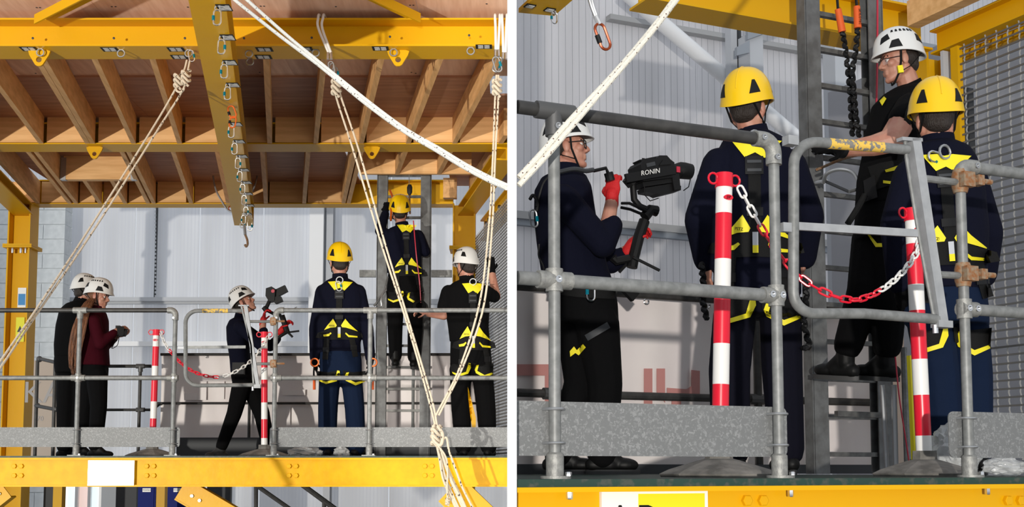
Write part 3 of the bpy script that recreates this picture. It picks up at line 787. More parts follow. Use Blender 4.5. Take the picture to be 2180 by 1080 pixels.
br2 = thing('back_guardrail', 'dark tube guardrail behind the woman with the camera', 'guardrail', P(290, 960, YK2))
q = lambda x, y, d=0: P(x, y, YK2 + d)
MB().tube([q(200, 780), q(322, 780)], 0.0185, 10).build('top_rail', M['tube_dark'], br2, True)
MB().tube([q(200, 873), q(325, 873), q(338, 862), q(345, 860)], 0.0155, 10).build('mid_rail', M['tube_dark'], br2, True)
MB().tube([V3((q(299, 780).x, YK2, ZL)), q(299, 781)], 0.0185, 10).build('post', M['tube_dark'], br2, True)
g = MB(); g.tube([q(290, 780), q(308, 780)], 0.026, 10); g.tube([q(299, 780), q(299, 792)], 0.026, 10); g.build('fitting', M['fitting_dark'], br2, True)
g = MB(); g.tube([q(290, 873), q(308, 873)], 0.025, 10); g.build('fitting', M['fitting_dark'], br2, True)
br3 = thing('back_guardrail', 'dark corner guardrail between the yellow column and the man in black', 'guardrail', P(80, 960, 13.5))
q = lambda x, y, d=0: P(x, y, 13.6 + d)
MB().tube([V3((q(80, 800).x, 13.6, ZL)), q(80, 768)], 0.02, 10).build('post', M['tube_dark'], br3, True)
MB().tube([V3((q(118, 800, -0.45).x, 13.15, ZL)), q(118, 770, -0.45)], 0.02, 10).build('post', M['tube_dark'], br3, True)
MB().tube([q(84, 764), q(128, 774, -0.5)], 0.02, 10).build('top_rail', M['tube_dark'], br3, True)
MB().tube([q(76, 864), q(122, 873, -0.45)], 0.02, 10).build('mid_rail', M['tube_dark'], br3, True)
for fx, fy, fd, fr in ((84, 765, 0, 0.035), (80, 864, 0, 0.03), (119, 872, -0.45, 0.028)):
    g = MB(); g.ball(q(fx, fy, fd), fr); g.build('fitting', M['fitting_dark'], br3, True)
# tan banner with grey letters at the left end
bt = thing('tan_banner', 'tan banner with big grey letters behind the yellow column', 'banner', P(95, 960, 14.36))
g = MB(); a = P(66, 960, 14.36); b = P(125, 768, 14.36); g.box((a.x, 14.36, ZL), (b.x, 14.365, b.z)); g.build('sheet', M['banner_tan'], bt)
text('KA', (P(92, 838, 14.36).x, 14.356, P(92, 838, 14.36).z), (1, 0, 0), (0, 0, 1), 0.26, M['banner_grey'], bt)
text('570', (P(82, 892, 14.36).x, 14.356, P(82, 892, 14.36).z), (1, 0, 0), (0, 0, 1), 0.06, M['banner_grey'], bt)
# ================================================================ west bay ladder and the level below
def ladder(name, label, base_l, base_r, top, zr0, zstep, nr, depth, mats, sw=0.012, fw=0.045, lip=0.0, inward=0.5):
    base_l = V3(base_l); base_r = V3(base_r)
    t = thing(name, label, 'ladder', (base_l + base_r) / 2)
    x = (base_r - base_l).normalized(); y = V3((-x.y, x.x, 0))
    for s, b in ((1, base_l), (-1, base_r)):
        g = MB()      # channel stile: web and two flanges
        h = V3((0, 0, top - b.z)) / 2; c = b + h
        g.obox(c, x * (sw / 2), y * (depth / 2), h)
        for q in (-1, 1): g.obox(c + x * (s * fw / 2) + y * (q * (depth / 2 - 0.004)), x * (fw / 2), y * 0.004, h)
        g.build('stile', mats[0], t)
    z = zr0
    for i in range(nr):
        a = base_l.copy(); b = base_r.copy(); a.z = b.z = z
        if z < top - 0.05:
            g = MB(); g.obox((a + b) / 2, (b - a) / 2, y * 0.017, (0, 0, 0.013)); g.build('rung', mats[1], t)
        z += zstep
    return t
YLd = 13.38
la = P(801, 800, YLd); lb = P(915, 800, YLd)
ladder('access_ladder', 'galvanised fixed ladder rising through the roof hatch with a climber on it', (la.x, YLd, ZL), (lb.x, YLd, ZL), HB + 0.9, P(850, 921, YLd).z, (P(850, 419, YLd).z - P(850, 921, YLd).z) / 11, 16, 0.07, (M['stile'], M['rung']), fw=0.11)
g = MB(); pxbox(g, 765, 575, 800, 590, YLd + 0.02, 0.04); setp(g.build('ladder_bracket', M['tube']), 'short grey steel bracket bar on the ladder side facing the worker with arms down', 'bracket')
g = MB(); pxbox(g, 918, 575, 962, 590, YLd + 0.02, 0.04); setp(g.build('ladder_bracket', M['tube']), 'grey steel bracket bar tying the roof hatch ladder to the yellow column', 'bracket')
# lower level seen under the deck beam
t = thing('blue_cabinet', 'blue locker with a white label beside the yellow post below the deck', 'cabinet', P(312, 1080, 15.0))
for k, (x0, x1) in enumerate(((293, 332), (352, 405))):
    tt = t if k == 0 else thing('blue_cabinet', 'blue locker with a white label behind the yellow knee brace below the deck', 'cabinet', P(380, 1080, 15.0))
    a = P(x0, 1080, 15.0); b = P(x1, 1036, 15.0)
    g = MB(); g.box((a.x, 15.0, 0.0), (b.x, 15.5, b.z + 0.25)); g.build('body', M['blue'], tt)
    g = MB(); g.box((a.x + 0.02, 14.988, 0.1), (b.x - 0.02, 15.0, b.z + 0.2)); g.build('door', M['blue'], tt)
    cx = (a.x + b.x) / 2; g = MB(); g.box((cx - 0.05, 14.984, P(300, 1048, 15).z), (cx + 0.05, 14.988, P(300, 1040, 15).z)); o = g.build('label_plate', M['sign_white'], tt)
    text('TOOLS', (cx, 14.983, P(300, 1044, 15).z), (1, 0, 0), (0, 0, 1), 0.022, M['kick'], o)
def lower_post(px0, px1, label, m, Y=14.4, z1=None):
    a = P(px0, 1080, Y); b = P(px1, 1080, Y); g = MB(); g.box((a.x, Y, 0), (b.x, Y + 0.12, ZL - 0.25)); return setp(g.build('steel_post', M[m]), label, 'post')
lower_post(332, 350, 'yellow steel post between the two blue lockers below the deck', 'yellow')
lower_post(112, 131, 'yellow steel post left of the bright window below the deck', 'yellow', 14.0)
lower_post(92, 112, 'dark steel post beside a yellow post below the deck', 'kick', 15.2)
lower_post(215, 246, 'grey door jamb post right of the bright window below the deck', 'grey_steel_paint', 16.0)
lower_post(246, 290, 'dark brown panel left of the blue lockers below the deck', 'kick', 15.6)
# bright window with a brick view beyond
w1 = struct(thing('window_1', 'bright window below the west deck', None, P(173, 1080, 16.5)))
a = P(131, 1080, 16.5); b = P(216, 1030, 16.5)
wx = [a.x, P(163, 1080, 16.5).x, P(190, 1080, 16.5).x, b.x]
for i in range(3): MB().box((wx[i], 16.5, 0.6), (wx[i + 1], 16.52, ZL - 0.3)).build('pane', M['glass_brick' if i == 1 else 'glass'], w1)
for px in (131, 163, 190, 214):
    p = P(px, 1060, 16.45); MB().box((p.x - 0.02, 16.44, 0.5), (p.x + 0.02, 16.5, ZL - 0.3)).build('mullion', M['white_steel'], w1)
def knee(pa, pb, Y, label, w=0.14):
    a = P(pa[0], pa[1], Y); b = P(pb[0], pb[1], Y); b = a + (b - a) * 1.6
    t = thing('knee_brace', label, 'brace', b)
    g = MB(); g.bar(a, b, w, 0.012, (0, -1, 0))
    d = (b - a).normalized(); s = V3((0, 1, 0)); n_ = d.cross(s).normalized()
    for q in (-1, 1): g.obox((a + b) / 2 + n_ * (q * w / 2) + s * 0.04, n_ * 0.006, s * 0.05, (b - a) / 2)
    g.build('section', M['yellow'], t)
    for k in (0.18, 0.30):
        g = MB(); hexbolt(g, a + (b - a) * k - s * 0.006, (0, -1, 0), 0.014, 0.012); g.build('bolt', M['steel'], t, True)
    return t
knee((385, 1042), (470, 1092), YR + 0.06, 'yellow knee brace under the deck beam near the blue lockers', 0.17)
knee((958, 1042), (1010, 1092), YR + 0.06, 'yellow knee brace under the deck beam behind the hanging rope tails', 0.24)
knee((12, 1042), (-30, 1075), YR + 0.06, 'yellow knee brace under the deck beam by the tan banner end', 0.14)
t = thing('stair_rail', 'dark tube stair handrail below the west deck', 'handrail', P(600, 1090, 11.5))
MB().tube([P(540, 1030, 11.5), P(640, 1100, 11.5)], 0.02, 8).build('rail', M['tube_dark'], t, True)
MB().tube([P(545, 1030, 11.5), P(545, 1120, 11.5)], 0.02, 8).build('post', M['tube_dark'], t, True)
t = thing('stair_rail', 'dark tube stair handrail nearer the knotted rope below the deck', 'handrail', P(690, 1090, 11.5))
MB().tube([P(640, 1030, 11.5), P(735, 1100, 11.5)], 0.025, 8).build('rail', M['tube_dark'], t, True)
MB().tube([P(690, 1062, 11.5), P(690, 1120, 11.5)], 0.02, 8).build('post', M['tube_dark'], t, True)
MB().box((P(440, 1080, 17).x, 17, 0), (P(490, 1080, 17).x, 17.1, ZL - 0.3)).build('dark_panel', M['kick'])
setp(bpy.data.objects['dark_panel'], 'dark panel below the deck right of the blue lockers', 'panel')

# ================================================================ east bay
# back wall of ribbed sheets
VW = 7.6
XP = 0.0133
def u_at_x(x, v): return (x - (OR.x + N.x * v)) / U.x
we = struct(thing('wall_back_east', 'translucent ribbed sheet wall behind the east bay', None, E(1, VW, -2.5)))
eu = [u_at_x(XP + 0.012, VW)]
for px in (1262, 1488, 1700, 1900, 2120, 2400): 
    p = PV(px, 500, VW); eu.append((p - OR).dot(U))
for i in range(len(eu) - 1):
    a = E(eu[i] + 0.006, VW, -2.57); b = E(eu[i + 1] - 0.006, VW, -2.57); h = V3((0, 0, 10.5))
    g = MB(); lo = [a, b, b + N * 0.016, a + N * 0.016]; g.hexa(lo, [p + h for p in lo]); g.build('ribbed_panel', M['poly_e'], we)
def ebar(px0, px1, py, px_ref, v, hh, dd, m, name, parent):
    # horizontal bar along U through pixel (px_ref, py); visible height hh pixels
    p = PV(px_ref, py, v); q = PV(px_ref, py + hh, v); u0 = (PV(px0, py, v) - OR).dot(U); u1 = (PV(px1, py, v) - OR).dot(U)
    u0 = max(u0, u_at_x(XP + 0.01, v) + 0.01)
    z1 = p.z; z0 = q.z; a = E(u0, v, 0); b = E(u1, v, 0); a.z = b.z = z0
    lo = [a, b, b + N * dd, a + N * dd]; g = MB(); g.hexa(lo, [c + V3((0, 0, z1 - z0)) for c in lo])
    return g.build(name, m, parent)
ebar(1090, 2300, 448, 1100, VW - 0.12, 16, 0.1, M['girt'], 'girt', we)
ebar(1090, 2300, 464, 1100, VW - 0.09, 14, 0.07, M['grey_steel_paint'], 'girt', we)
ebar(1300, 2300, 86, 1630, VW - 0.12, 10, 0.1, M['girt'], 'girt', we)
ebar(1350, 2300, -14, 1400, VW - 0.14, 24, 0.12, M['grey_steel_paint'], 'girt', we)
# diagonal round brace
t = MB(); t.tube([PV(1322, -24, 7.0), PV(1745, 335, 7.0)], 0.075, 20)
setp(t.build('tube_brace', M['white_steel'], None, True), 'white round diagonal brace behind the yellow helmet', 'brace')
def ecol(name, px0, px1, y0, v, dd, m, label, cat='column', z0=None):
    p = PV(px0, y0, v); q = PV(px1, y0, v); q = E((q - OR).dot(U), v, 0); pz = p.z; p = E((p - OR).dot(U), v, 0)
    p.z = q.z = -0.0 if z0 is None else z0
    lo = [p, q, q + N * dd, p + N * dd]; g = MB(); g.hexa(lo, [c + V3((0, 0, pz - c.z)) for c in lo])
    return setp(g.build(name, M[m]), label, cat)
ecol('steel_column', 1596, 1624, 70, 6.6, 0.2, 'pale_steel', 'pale grey steel column beyond the yellow helmeted worker with hidden hands')
ecol('channel_post', 1555, 1568, 30, 6.8, 0.1, 'pale_steel', 'narrow grey channel post left of the pale steel column', 'post')
ecol('channel_post', 1571, 1577, 30, 6.85, 0.05, 'kick', 'thin dark slotted post beside the narrow grey channel post', 'post')
ecol('steel_column', 1776, 1812, 58, 6.9, 0.2, 'pale_steel', 'pale grey steel column seen between the ladder stiles')
g = MB(); vv = 6.55
a, b, c2, d2 = [PV(x, y, vv) for x, y in ((1592, 84), (1592, 36), (1682, 44), (1626, 72))]
g.prism([a, b, c2, d2], N * 0.04); setp(g.build('gusset_plate', M['grey_steel_paint']), 'grey gusset plate at the head of the pale steel column', 'plate')
g = MB(); g.prism([PV(x, y, vv) for x, y in ((1569, 118), (1569, 100), (1596, 86), (1596, 112))], N * 0.04); setp(g.build('cleat_plate', M['grey_steel_paint']), 'small grey cleat between channel post and steel column', 'plate')

# frame over the east deck
VB = 2.75
pb0 = PV(1440, 7, VB); zb_e = pb0.z
eb = thing('overhead_beam', 'yellow steel beam above the ladder in the east bay', 'beam', E(0.5, VB, 2))
u0 = u_at_x(XP + 0.03, VB + 0.2) + 0.5; u1 = (PV(1985, 70, VB) - OR).dot(U)
A = E((PV(1380, 7, VB) - OR).dot(U), VB + 0.11, 0); B = E(u1, VB + 0.11, 0); A.z = B.z = zb_e
g = MB(); ibeam(g, A, B, 0.22, 0.28, 0.014); g.build('beam_section', M['yellow'], eb)
# joist above right
pj = PV(1932, 56, VB - 0.25)
ej = MB(); d = -N; w = U * 0.09; lo = [pj, pj + w, pj + w + d * 1.7, pj + d * 1.7]; ej.hexa(lo, [c + V3((0, 0, 0.16)) for c in lo])
setp(ej.build('roof_joist', M['pine_x']), 'pine joist above the instructor in the white helmet', 'joist')
# yellow column and side beams of the east bay
ec = thing('yellow_column', 'yellow steel column behind the instructor in the white helmet', 'column', E(0, 0, 0))
p = PV(1985, 500, VB + 0.15); ec.location = (p.x, p.y, 0); WL[ec.name] = V3((p.x, p.y, 0))
zc1 = zb_e - 0.002
g = MB(); pc = V3((p.x, p.y, 0))
for s in (-1, 1): g.obox(pc + U * (s * 0.10) + V3((0, 0, zc1 / 2)), U * 0.009, N * 0.11, (0, 0, zc1 / 2))
g.obox(pc + V3((0, 0, zc1 / 2)), U * 0.092, N * 0.007, (0, 0, zc1 / 2)); g.build('section', M['yellow'], ec)
sb = thing('side_beam', 'yellow steel side beam above the grating screen of the east bay', 'beam', PV(2060, 60, 2.0))
pa = PV(1992, 118, VB); pa2 = pa - N * 2.4
for off, zz, ww, hh in ((0.0, 0.0, 0.13, 0.16),):
    g = MB(); ibeam(g, pa + U * (0.02 + off), pa2 + U * (0.02 + off), ww, hh, 0.012, 0.012); g.build('beam_section', M['yellow'], sb)
g = MB(); q0 = PV(2034, 128, VB - 0.05); q1 = q0 - N * 2.3; g.bar(q0, q1, 0.05, 0.06); g.build('edge_angle', M['yellow'], sb)
for k in (0.35, 0.75):
    g = MB(); c = q0 - N * (2.3 * k * 0.4) - U * 0.05; g.tube([c + V3((0, 0, 0.05)), c + V3((0, 0, -0.03))], 0.009, 6); hexbolt(g, c, (0, 0, -1), 0.017, 0.016); g.build('bolt', M['steel'], sb, True)
pg = PV(2012, 110, VB - 0.1); g = MB(); lo = E((pg - OR).dot(U), VB - 0.1, -0.0); g.obox(V3((pg.x, pg.y, (ZR + pg.z) / 2)), U * 0.03, N * 0.012, (0, 0, (pg.z - ZR) / 2))
setp(g.build('mesh_post', M['pale_steel']), 'flat pale steel upright beside the yellow mesh frame', 'post')
# grating screen along N
vm = VB - 0.25
ms = thing('grating_screen', 'woven steel grating screen in a yellow frame beside the blue trousered worker', 'grating', E((PV(2056, 900, vm) - OR).dot(U), vm, 0))
um = (PV(2056, 500, vm) - OR).dot(U)
zt_ = PV(2056, 100, vm).z
def mp_(v, z): q = E(um, v, 0); q.z = z; return q
v1 = 0.35
g = MB(); g.bar(mp_(vm + 0.03, ZR), mp_(vm + 0.03, zt_), 0.04, 0.06, N); g.build('frame_upright', M['yellow'], ms)
nb = 52
for i in range(nb):
    z = ZR + 0.10 + (zt_ - ZR - 0.12) * i / (nb - 1)
    g = MB(); g.bar(mp_(vm, z), mp_(v1, z), 0.006, 0.012); g.build('grating_bar', M['grate'], ms)
for i in range(22):
    v = vm - 0.04 - i * 0.088
    pts = [mp_(v, ZR + 0.08 + (zt_ - ZR - 0.08) * k / 104) + U * (0.004 * (1 if k % 2 else -1)) for k in range(105)]
    g = MB(); g.tube(pts, 0.005, 4); g.build('woven_wire', M['wire'], ms, True)
# things beyond the screen: hall uprights
xb_ = um + 1.2
for k, (uu, vv, ww, m, lab) in enumerate(((um + 0.5, 3.1, 0.16, 'kick', 'dark upright panel behind the woven grating screen'), (um + 0.62, 2.3, 0.10, 'white_steel', 'white upright post behind the woven grating screen'), (um + 0.55, 1.75, 0.12, 'grey_steel_paint', 'blue grey upright post behind the woven grating screen'), (um + 0.62, 1.3, 0.10, 'white_steel', 'pale upright post nearest the guardrail behind the woven grating screen'))):
    q = E(uu, vv, 0); g = MB(); g.obox(V3((q.x, q.y, 2.6)), U * 0.05, N * ww, (0, 0, 2.6)); setp(g.build('hall_upright', M[m]), lab, 'post')
wr = struct(thing('wall_right', 'pale sheet wall beyond the grating screen', None, E(um + 2.2, 2, -2.5)))
q = E(um + 2.2, 3.2, 0); g = MB(); g.obox(V3((q.x, q.y, 3.2)), U * 0.008, N * 3.3, (0, 0, 3.2)); g.build('ribbed_panel', M['poly_e'], wr)

# east deck and edge beam
ed = thing('deck_platform', 'raised yellow deck edge beam carrying the east guardrail and sign', 'platform', E(0, 0, -0.3))
def ebox(g, u0, u1, v0, v1, w0, w1, mi=0):
    lo = [E(u0, v0, w0), E(u1, v0, w0), E(u1, v1, w0), E(u0, v1, w0)]
    return g.hexa(lo, [p + V3((0, 0, w1 - w0)) for p in lo], mi)
ul = u_at_x(XP, -0.13) + 0.012; ur = 1.75
VFf = -0.13
wft = -0.022
def skewbox(g, v0, v1, w0, w1, uR=ur):     # its left end follows the partition
    a0 = E(u_at_x(XP + 0.001, v0), v0, w0); a1 = E(u_at_x(XP + 0.001, v1), v1, w0)
    lo = [a0, E(uR, v0, w0), E(uR, v1, w0), a1]
    return g.hexa(lo, [p + V3((0, 0, w1 - w0)) for p in lo])
g = MB(); skewbox(g, VFf, 0.10, wft - 0.014, wft); skewbox(g, -0.05, -0.02, -0.30, wft - 0.014); skewbox(g, VFf, 0.10, -0.32, -0.30); g.build('edge_beam', M['yellow'], ed)
g = MB(); skewbox(g, -0.09, 3.6, wft, 0.0); g.build('deck_floor', M['deck_green'], ed)
for px in (1588, 1622, 2143, 2170):
    c = PV(px, 1066, -0.051); g = MB(); hexbolt(g, c, -N, 0.018, 0.012); g.build('bolt', M['yellow'], ed, True)
for px in (1212, 1683, 2102):
    c = PV(px, 1038, -0.09); c.z = ZR + wft - 0.014; g = MB(); hexbolt(g, c, (0, 0, -1), 0.010, 0.018); g.build('bolt', M['steel'], ed, True)
sg = thing('deck_sign', 'white sign with a lime yellow panel bolted to the yellow beam', 'sign', PV(1390, 1090, -0.06))
a = PV(1281, 1046, -0.065); b = PV(1507, 1046, -0.065)
g = MB(); ua = (a - OR).dot(U); ub = (b - OR).dot(U); ebox(g, ua, ub, -0.064, -0.0505, -0.30, a.z - ZR); g.build('board', M['sign_white'], sg)
a = PV(1359, 1052, -0.065); b = PV(1500, 1052, -0.065); ua2 = (a - OR).dot(U); ub2 = (b - OR).dot(U)
g = MB(); ebox(g, ua2, ub2, -0.0655, -0.064, -0.27, a.z - ZR); g.build('panel', M['sign_yellow'], sg)
c = PV(1321, 1109, -0.0665); text('A', c, U, (0, 0, 1), 0.085, M['black'], sg)
c = PV(1383, 1108, -0.0665); text('D', c, U, (0, 0, 1), 0.085, M['black'], sg)

# east guardrails
def eguard(label, us, u0, u1, er, el, toe):
    t = thing('guardrail', label, 'guardrail', E(us[0], 0, 0))
    zt, zm = 1.10, 0.588
    rr = 0.0205; rp = 0.018
    MB().tube([E(u0 if not el else us[0] + 0.05, 0, zt), E(u1 if not er else us[-1] - 0.05, 0, zt)], rr, 14).build('top_rail', M['tube_dark'] if er else M['tube'], t, True)
    MB().tube([E(u0 if not el else us[0], 0, zm), E(u1 if not er else us[-1], 0, zm)], rr, 14).build('mid_rail', M['tube'], t, True)
    for i, u in enumerate(us):
        MB().tube([E(u, 0, 0), E(u, 0, zt - 0.02)], rp, 14).build('post', M['tube'], t, True)
        g = MB(); g.lathe([(0.026, 0), (0.0265, 0.06), (0.026, 0.072), (0.020, 0.078)], E(u, 0, 0), n=16); g.build('socket', M['fitting'], t, True)
        g = MB(); g.lathe([(0.045, -0.005), (0.045, 0.004)], E(u, -0.005, 0.005), n=16); o = g.build('foot_plate', M['fitting'], t, True)
        g = MB(); hexbolt(g, E(u + 0.034, -0.02, 0.009), (0, 0, 1), 0.010, 0.010); g.build('bolt', M['steel'], o, True)
        endp = (i == 0 and el) or (i == len(us) - 1 and er)
        fm = M['fitting'] if endp else M['fitting_dark']
        if endp:
            s = -1 if er else 1
            pts = [E(u, 0, zt - 0.08), E(u, 0, zt - 0.042)] + [E(u + s * 0.042 - s * 0.042 * math.cos(a), 0, zt - 0.042 + 0.042 * math.sin(a)) for a in [math.pi / 2 * k / 6 for k in range(7)]] + [E(u + s * 0.075, 0, zt)]
            g = MB(); g.tube(pts, 0.0265, 14); o = g.build('elbow_fitting', fm, t, True)
            for uu, zz in ((u + s * 0.055, zt), (u + s * 0.004, zt - 0.06)):
                g = MB(); g.lathe([(0.010, -0.004), (0.010, 0.006), (0.006, 0.006), (0.006, 0.001)], E(uu, -0.026, zz), -N, 12); g.build('grub_screw', M['steel_mid'], o, True)
        else:
            g = MB(); g.tube([E(u - 0.06, 0, zt), E(u + 0.065, 0, zt)], 0.0265, 14); g.tube([E(u, 0, zt), E(u, 0, zt - 0.075)], 0.0262, 14); o = g.build('tee_fitting', fm, t, True)
            g = MB(); g.lathe([(0.010, -0.004), (0.010, 0.006), (0.006, 0.006), (0.006, 0.001)], E(u, -0.026, zt - 0.05), -N, 12); g.build('grub_screw', M['steel_mid'], o, True)
        a0, a1 = (u - 0.055, u + 0.055) if not endp else ((u - 0.055, u + 0.02) if er else (u - 0.02, u + 0.055))
        g = MB(); g.tube([E(a0, 0, zm), E(a1, 0, zm)], 0.0268, 14); g.tube([E(u, 0, zm - 0.034), E(u, 0, zm + 0.034)], 0.0262, 14); o = g.build('cross_fitting', M['fitting'], t, True)
        for uu in ((u,) if not endp else ((u - 0.035, u + 0.004) if er else (u - 0.004, u + 0.035))):
            g = MB(); g.lathe([(0.011, -0.004), (0.011, 0.006), (0.0065, 0.006), (0.0065, 0.001)], E(uu, -0.0265, zm), -N, 12); g.build('grub_screw', M['steel'], o, True)
        for zz in (0.205, 0.105):
            pts = [E(u - 0.028, 0.03, zz), E(u - 0.028, 0, zz)] + [E(u - 0.028 * math.cos(a), -0.026 * math.sin(a), zz) for a in [math.pi * k / 8 for k in range(1, 8)]] + [E(u + 0.028, 0, zz), E(u + 0.028, 0.03, zz)]
            g = MB(); g.tube(pts, 0.0045, 8); g.build('u_bolt', M['steel_mid'], t, True)
    g = MB(); r = 0.022; poly = []; z0, z1 = 0.068, 0.229; ta, tb = toe
    for cu, cz, q0 in ((tb - r, z1 - r, 0), (ta + r, z1 - r, 1), (ta + r, z0 + r, 2), (tb - r, z0 + r, 3)):
        poly += [E(cu + r * math.cos(math.pi / 2 * q0 + a), 0.024, cz + r * math.sin(math.pi / 2 * q0 + a)) for a in (0, 0.4, 0.8, 1.2, math.pi / 2)]
    g.prism(poly, N * 0.004); g.build('toe_board', M['galv'], t)
    return t
uW = u_at_x(XP + 0.002, 0.0)
eguard('galvanised tube guardrail in front of the cameraman with red gloves', [-0.80, 0.0], uW, 0, True, False, (u_at_x(XP - 0.017, 0.024), 0.05))
eguard('short galvanised guardrail right of the swing gate in the east bay', [0.80], 0.80, 1.7, False, True, (0.735, 1.7))
# swing gate of the east deck
t = thing('swing_gate', 'galvanised swing gate with worn yellow grip in front of the instructor', 'gate', PV(1840, 690, 0.0))
q = lambda x, y: PV(x, y, -0.005)
def cr(cx, cy, rad, t0, t1): return [q(cx + rad * math.cos(a), cy + rad * math.sin(a)) for a in [t0 + (t1 - t0) * i / 8 for i in range(9)]]
path = [q(1932, 319), q(1850, 312)] + cr(1737, 350, 47, -math.pi/2 + 0.1, -math.pi) + cr(1735, 622, 46, math.pi, math.pi/2 + 0.1) + [q(1840, 668), q(1995, 680)]
MB().tube(path, 0.0178, 12).build('frame_tube', M['tube'], t, True)
MB().tube([q(1764, 305.5), q(1879, 314)], 0.0186, 12).build('yellow_grip', M['yellow_worn'], t, True)
g = MB(); g.bar(q(1699, 482), q(1952, 497), 0.012, 0.026); g.build('mid_bar', M['gate_flat'], t)
g = MB(); g.tube([q(1927, 300), q(1930, 335), q(1957, 505), q(1988, 672)], 0.0075, 8); g.build('spring_rod', M['tube'], t, True)
g = MB(); g.bar(q(1945, 296), q(2004, 688), 0.030, 0.038, U); g.build('hinge_bar', M['gate_flat'], t)
g = MB(); g.bar(q(1915, 297), q(1958, 300), 0.03, 0.012); g.build('end_cap', M['gate_flat'], t)
g = MB(); g.bar(q(1990, 690), q(2020, 692), 0.04, 0.024); g.build('end_cap', M['gate_flat'], t)
g = MB(); g.tube([q(1991, 692), q(1992, 710)], 0.010, 8); g.build('pin', M['steel'], t, True)
for a, b, cpx in (((1966, 380), (2052, 390), (2064, 388)), ((2000, 585), (2060, 588), (2075, 587))):
    MB().tube([q(*a), q(*b)], 0.0125, 10).build('hinge_arm', M['tube'], t, True)
    c = E(0.80, 0, 0); c.z = q(*cpx).z
    g = MB(); g.tube([c + V3((0, 0, -0.042)), c + V3((0, 0, -0.02)), c + V3((0, 0, 0.02)), c + V3((0, 0, 0.042))], [0.024, 0.03, 0.03, 0.024], 14); g.obox(c - N * 0.034, U * 0.026, N * 0.012, (0, 0, 0.026)); o = g.build('swivel_clamp', M['rust'], t, True)
    g = MB(); g.tube([c - N * 0.035 + U * 0.02, c - N * 0.035 + U * 0.11], 0.010, 8); g.obox(c - N * 0.035 + U * 0.05, U * 0.014, N * 0.016, (0, 0, 0.018)); g.build('clamp_bolt', M['rust'], o, True)
g = MB(); g.bar(q(1672, 299), q(1693, 302), 0.035, 0.03); g.build('stop_block', M['gate_flat'], t)
g = MB(); g.bar(q(1664, 484), q(1690, 486), 0.02, 0.03); g.build('stop_arm', M['gate_flat'], t)

# back of the east deck: banner, rails, kickboard
VK = 3.05
be = thing('banner', 'pale vinyl banner with red block print behind the cameraman with red gloves', 'banner', E(0, VK, 0))
ua = u_at_x(XP + 0.012, VK); ub = (PV(1925, 800, VK) - OR).dot(U)
zt_b = PV(1300, 628, VK).z; zb_b = PV(1300, 992, VK).z
g = MB(); n = 60
for dv in (0, 0.004):
    k = len(g.v)
    for i in range(n + 1):
        u = ua + (ub - ua) * i / n; dd = 0.006 * math.sin(i * 0.9) + 0.008 * math.sin(i * 0.31)
        for w in (max(zb_b, ZR + 0.02), zt_b):
            p = E(u, VK + dd + dv, 0); p.z = w; g.v.append(p)
    for i in range(n): g.f.append([k + 2*i, k + 2*i+2, k + 2*i+3, k + 2*i+1]); g.m.append(0)
g.build('sheet', M['banner'], be, True)
for poly in ([(1100, 776), (1181, 776), (1181, 835), (1208, 835), (1208, 795), (1222, 795), (1222, 856), (1160, 856), (1160, 800), (1100, 800)], [(1371, 785), (1389, 785), (1389, 872), (1371, 872)], [(1398, 785), (1416, 785), (1416, 858), (1398, 835)],
             [(1472, 788), (1490, 790), (1490, 842), (1420, 838), (1420, 826), (1462, 829), (1472, 822)], [(1430, 850), (1450, 850), (1450, 864), (1430, 864)]):
    g = MB(); g.prism([PV(x, y, VK - 0.02) for x, y in poly], N * 0.002); g.build('printed_block', M['banner_pink'], be)
bre = thing('back_guardrail', 'dark tube guardrail along the back edge of the east deck', 'guardrail', E(0.5, VK - 0.12, 0))
for py, rr in ((622, 0.028), (842, 0.024)):
    z = PV(1300, py, VK - 0.1).z; a = E(u_at_x(XP + 0.014, VK - 0.1), VK - 0.1, 0); b = E((PV(1885, 700, VK - 0.1) - OR).dot(U), VK - 0.1, 0); a.z = b.z = z
    MB().tube([a, b], rr, 10).build('rail', M['tube_dark'], bre, True)
for px in (1178, 1610, 1880):
    p = PV(px, 630, VK - 0.1); b = V3((p.x, p.y, ZR)); p.z = PV(1300, 622, VK - 0.1).z
    MB().tube([b, p], 0.026, 10).build('post', M['tube_dark'], bre, True)
for px in (1174, 1610):
    z = PV(1300, 842, VK - 0.1).z; p = PV(px, 842, VK - 0.1); p.z = z; MB().tube([p - U * 0.05, p + U * 0.05], 0.034, 10).build('fitting', M['fitting_dark'], bre, True)
for k in range(6):
    p = PV(1376 + k * 130, 640, VK - 0.02); p.z = zt_b - 0.03; g = MB(); g.tube(arc(p, U, (0, 0, 1), 0.016, 0, 2 * math.pi, 10)[:-1], 0.006, 5, closed=True); g.build('grommet', M['steel'], be, True)
g = MB(); a = E(u_at_x(XP + 0.004, VK - 0.25), VK - 0.25, 0); b = E(ub, VK - 0.25, 0); z1 = PV(1300, 989, VK - 0.25).z; lo = [a, b, b + N * 0.02, a + N * 0.02]
g.hexa(lo, [V3((p.x, p.y, z1)) for p in lo]); setp(g.build('kickboard', M['kick']), 'dark kickboard along the back edge of the east deck', 'board')

# east ladder
VL = 2.42
pl = PV(1718, 600, VL); pr = PV(1884, 600, VL)
zr_ = [PV(1790, y, VL).z for y in (968, 888)]
ld = ladder('access_ladder', 'galvanised fixed ladder that the instructor in the white helmet stands on', (pl.x, pl.y, ZR), (pr.x, pr.y, ZR), PV(1720, -60, VL).z, zr_[0], zr_[1] - zr_[0], 16, 0.075, (M['stile'], M['rung']), fw=0.105)
# slotted white edge strips of the left stile
q0 = PV(1744, 600, VL - 0.03)
g = MB(); g.obox(V3((q0.x, q0.y, ZR + 0.33)), U * 0.012, N * 0.006, (0, 0, 0.33)); g.build('wear_strip', M['steel_mid'], ld)
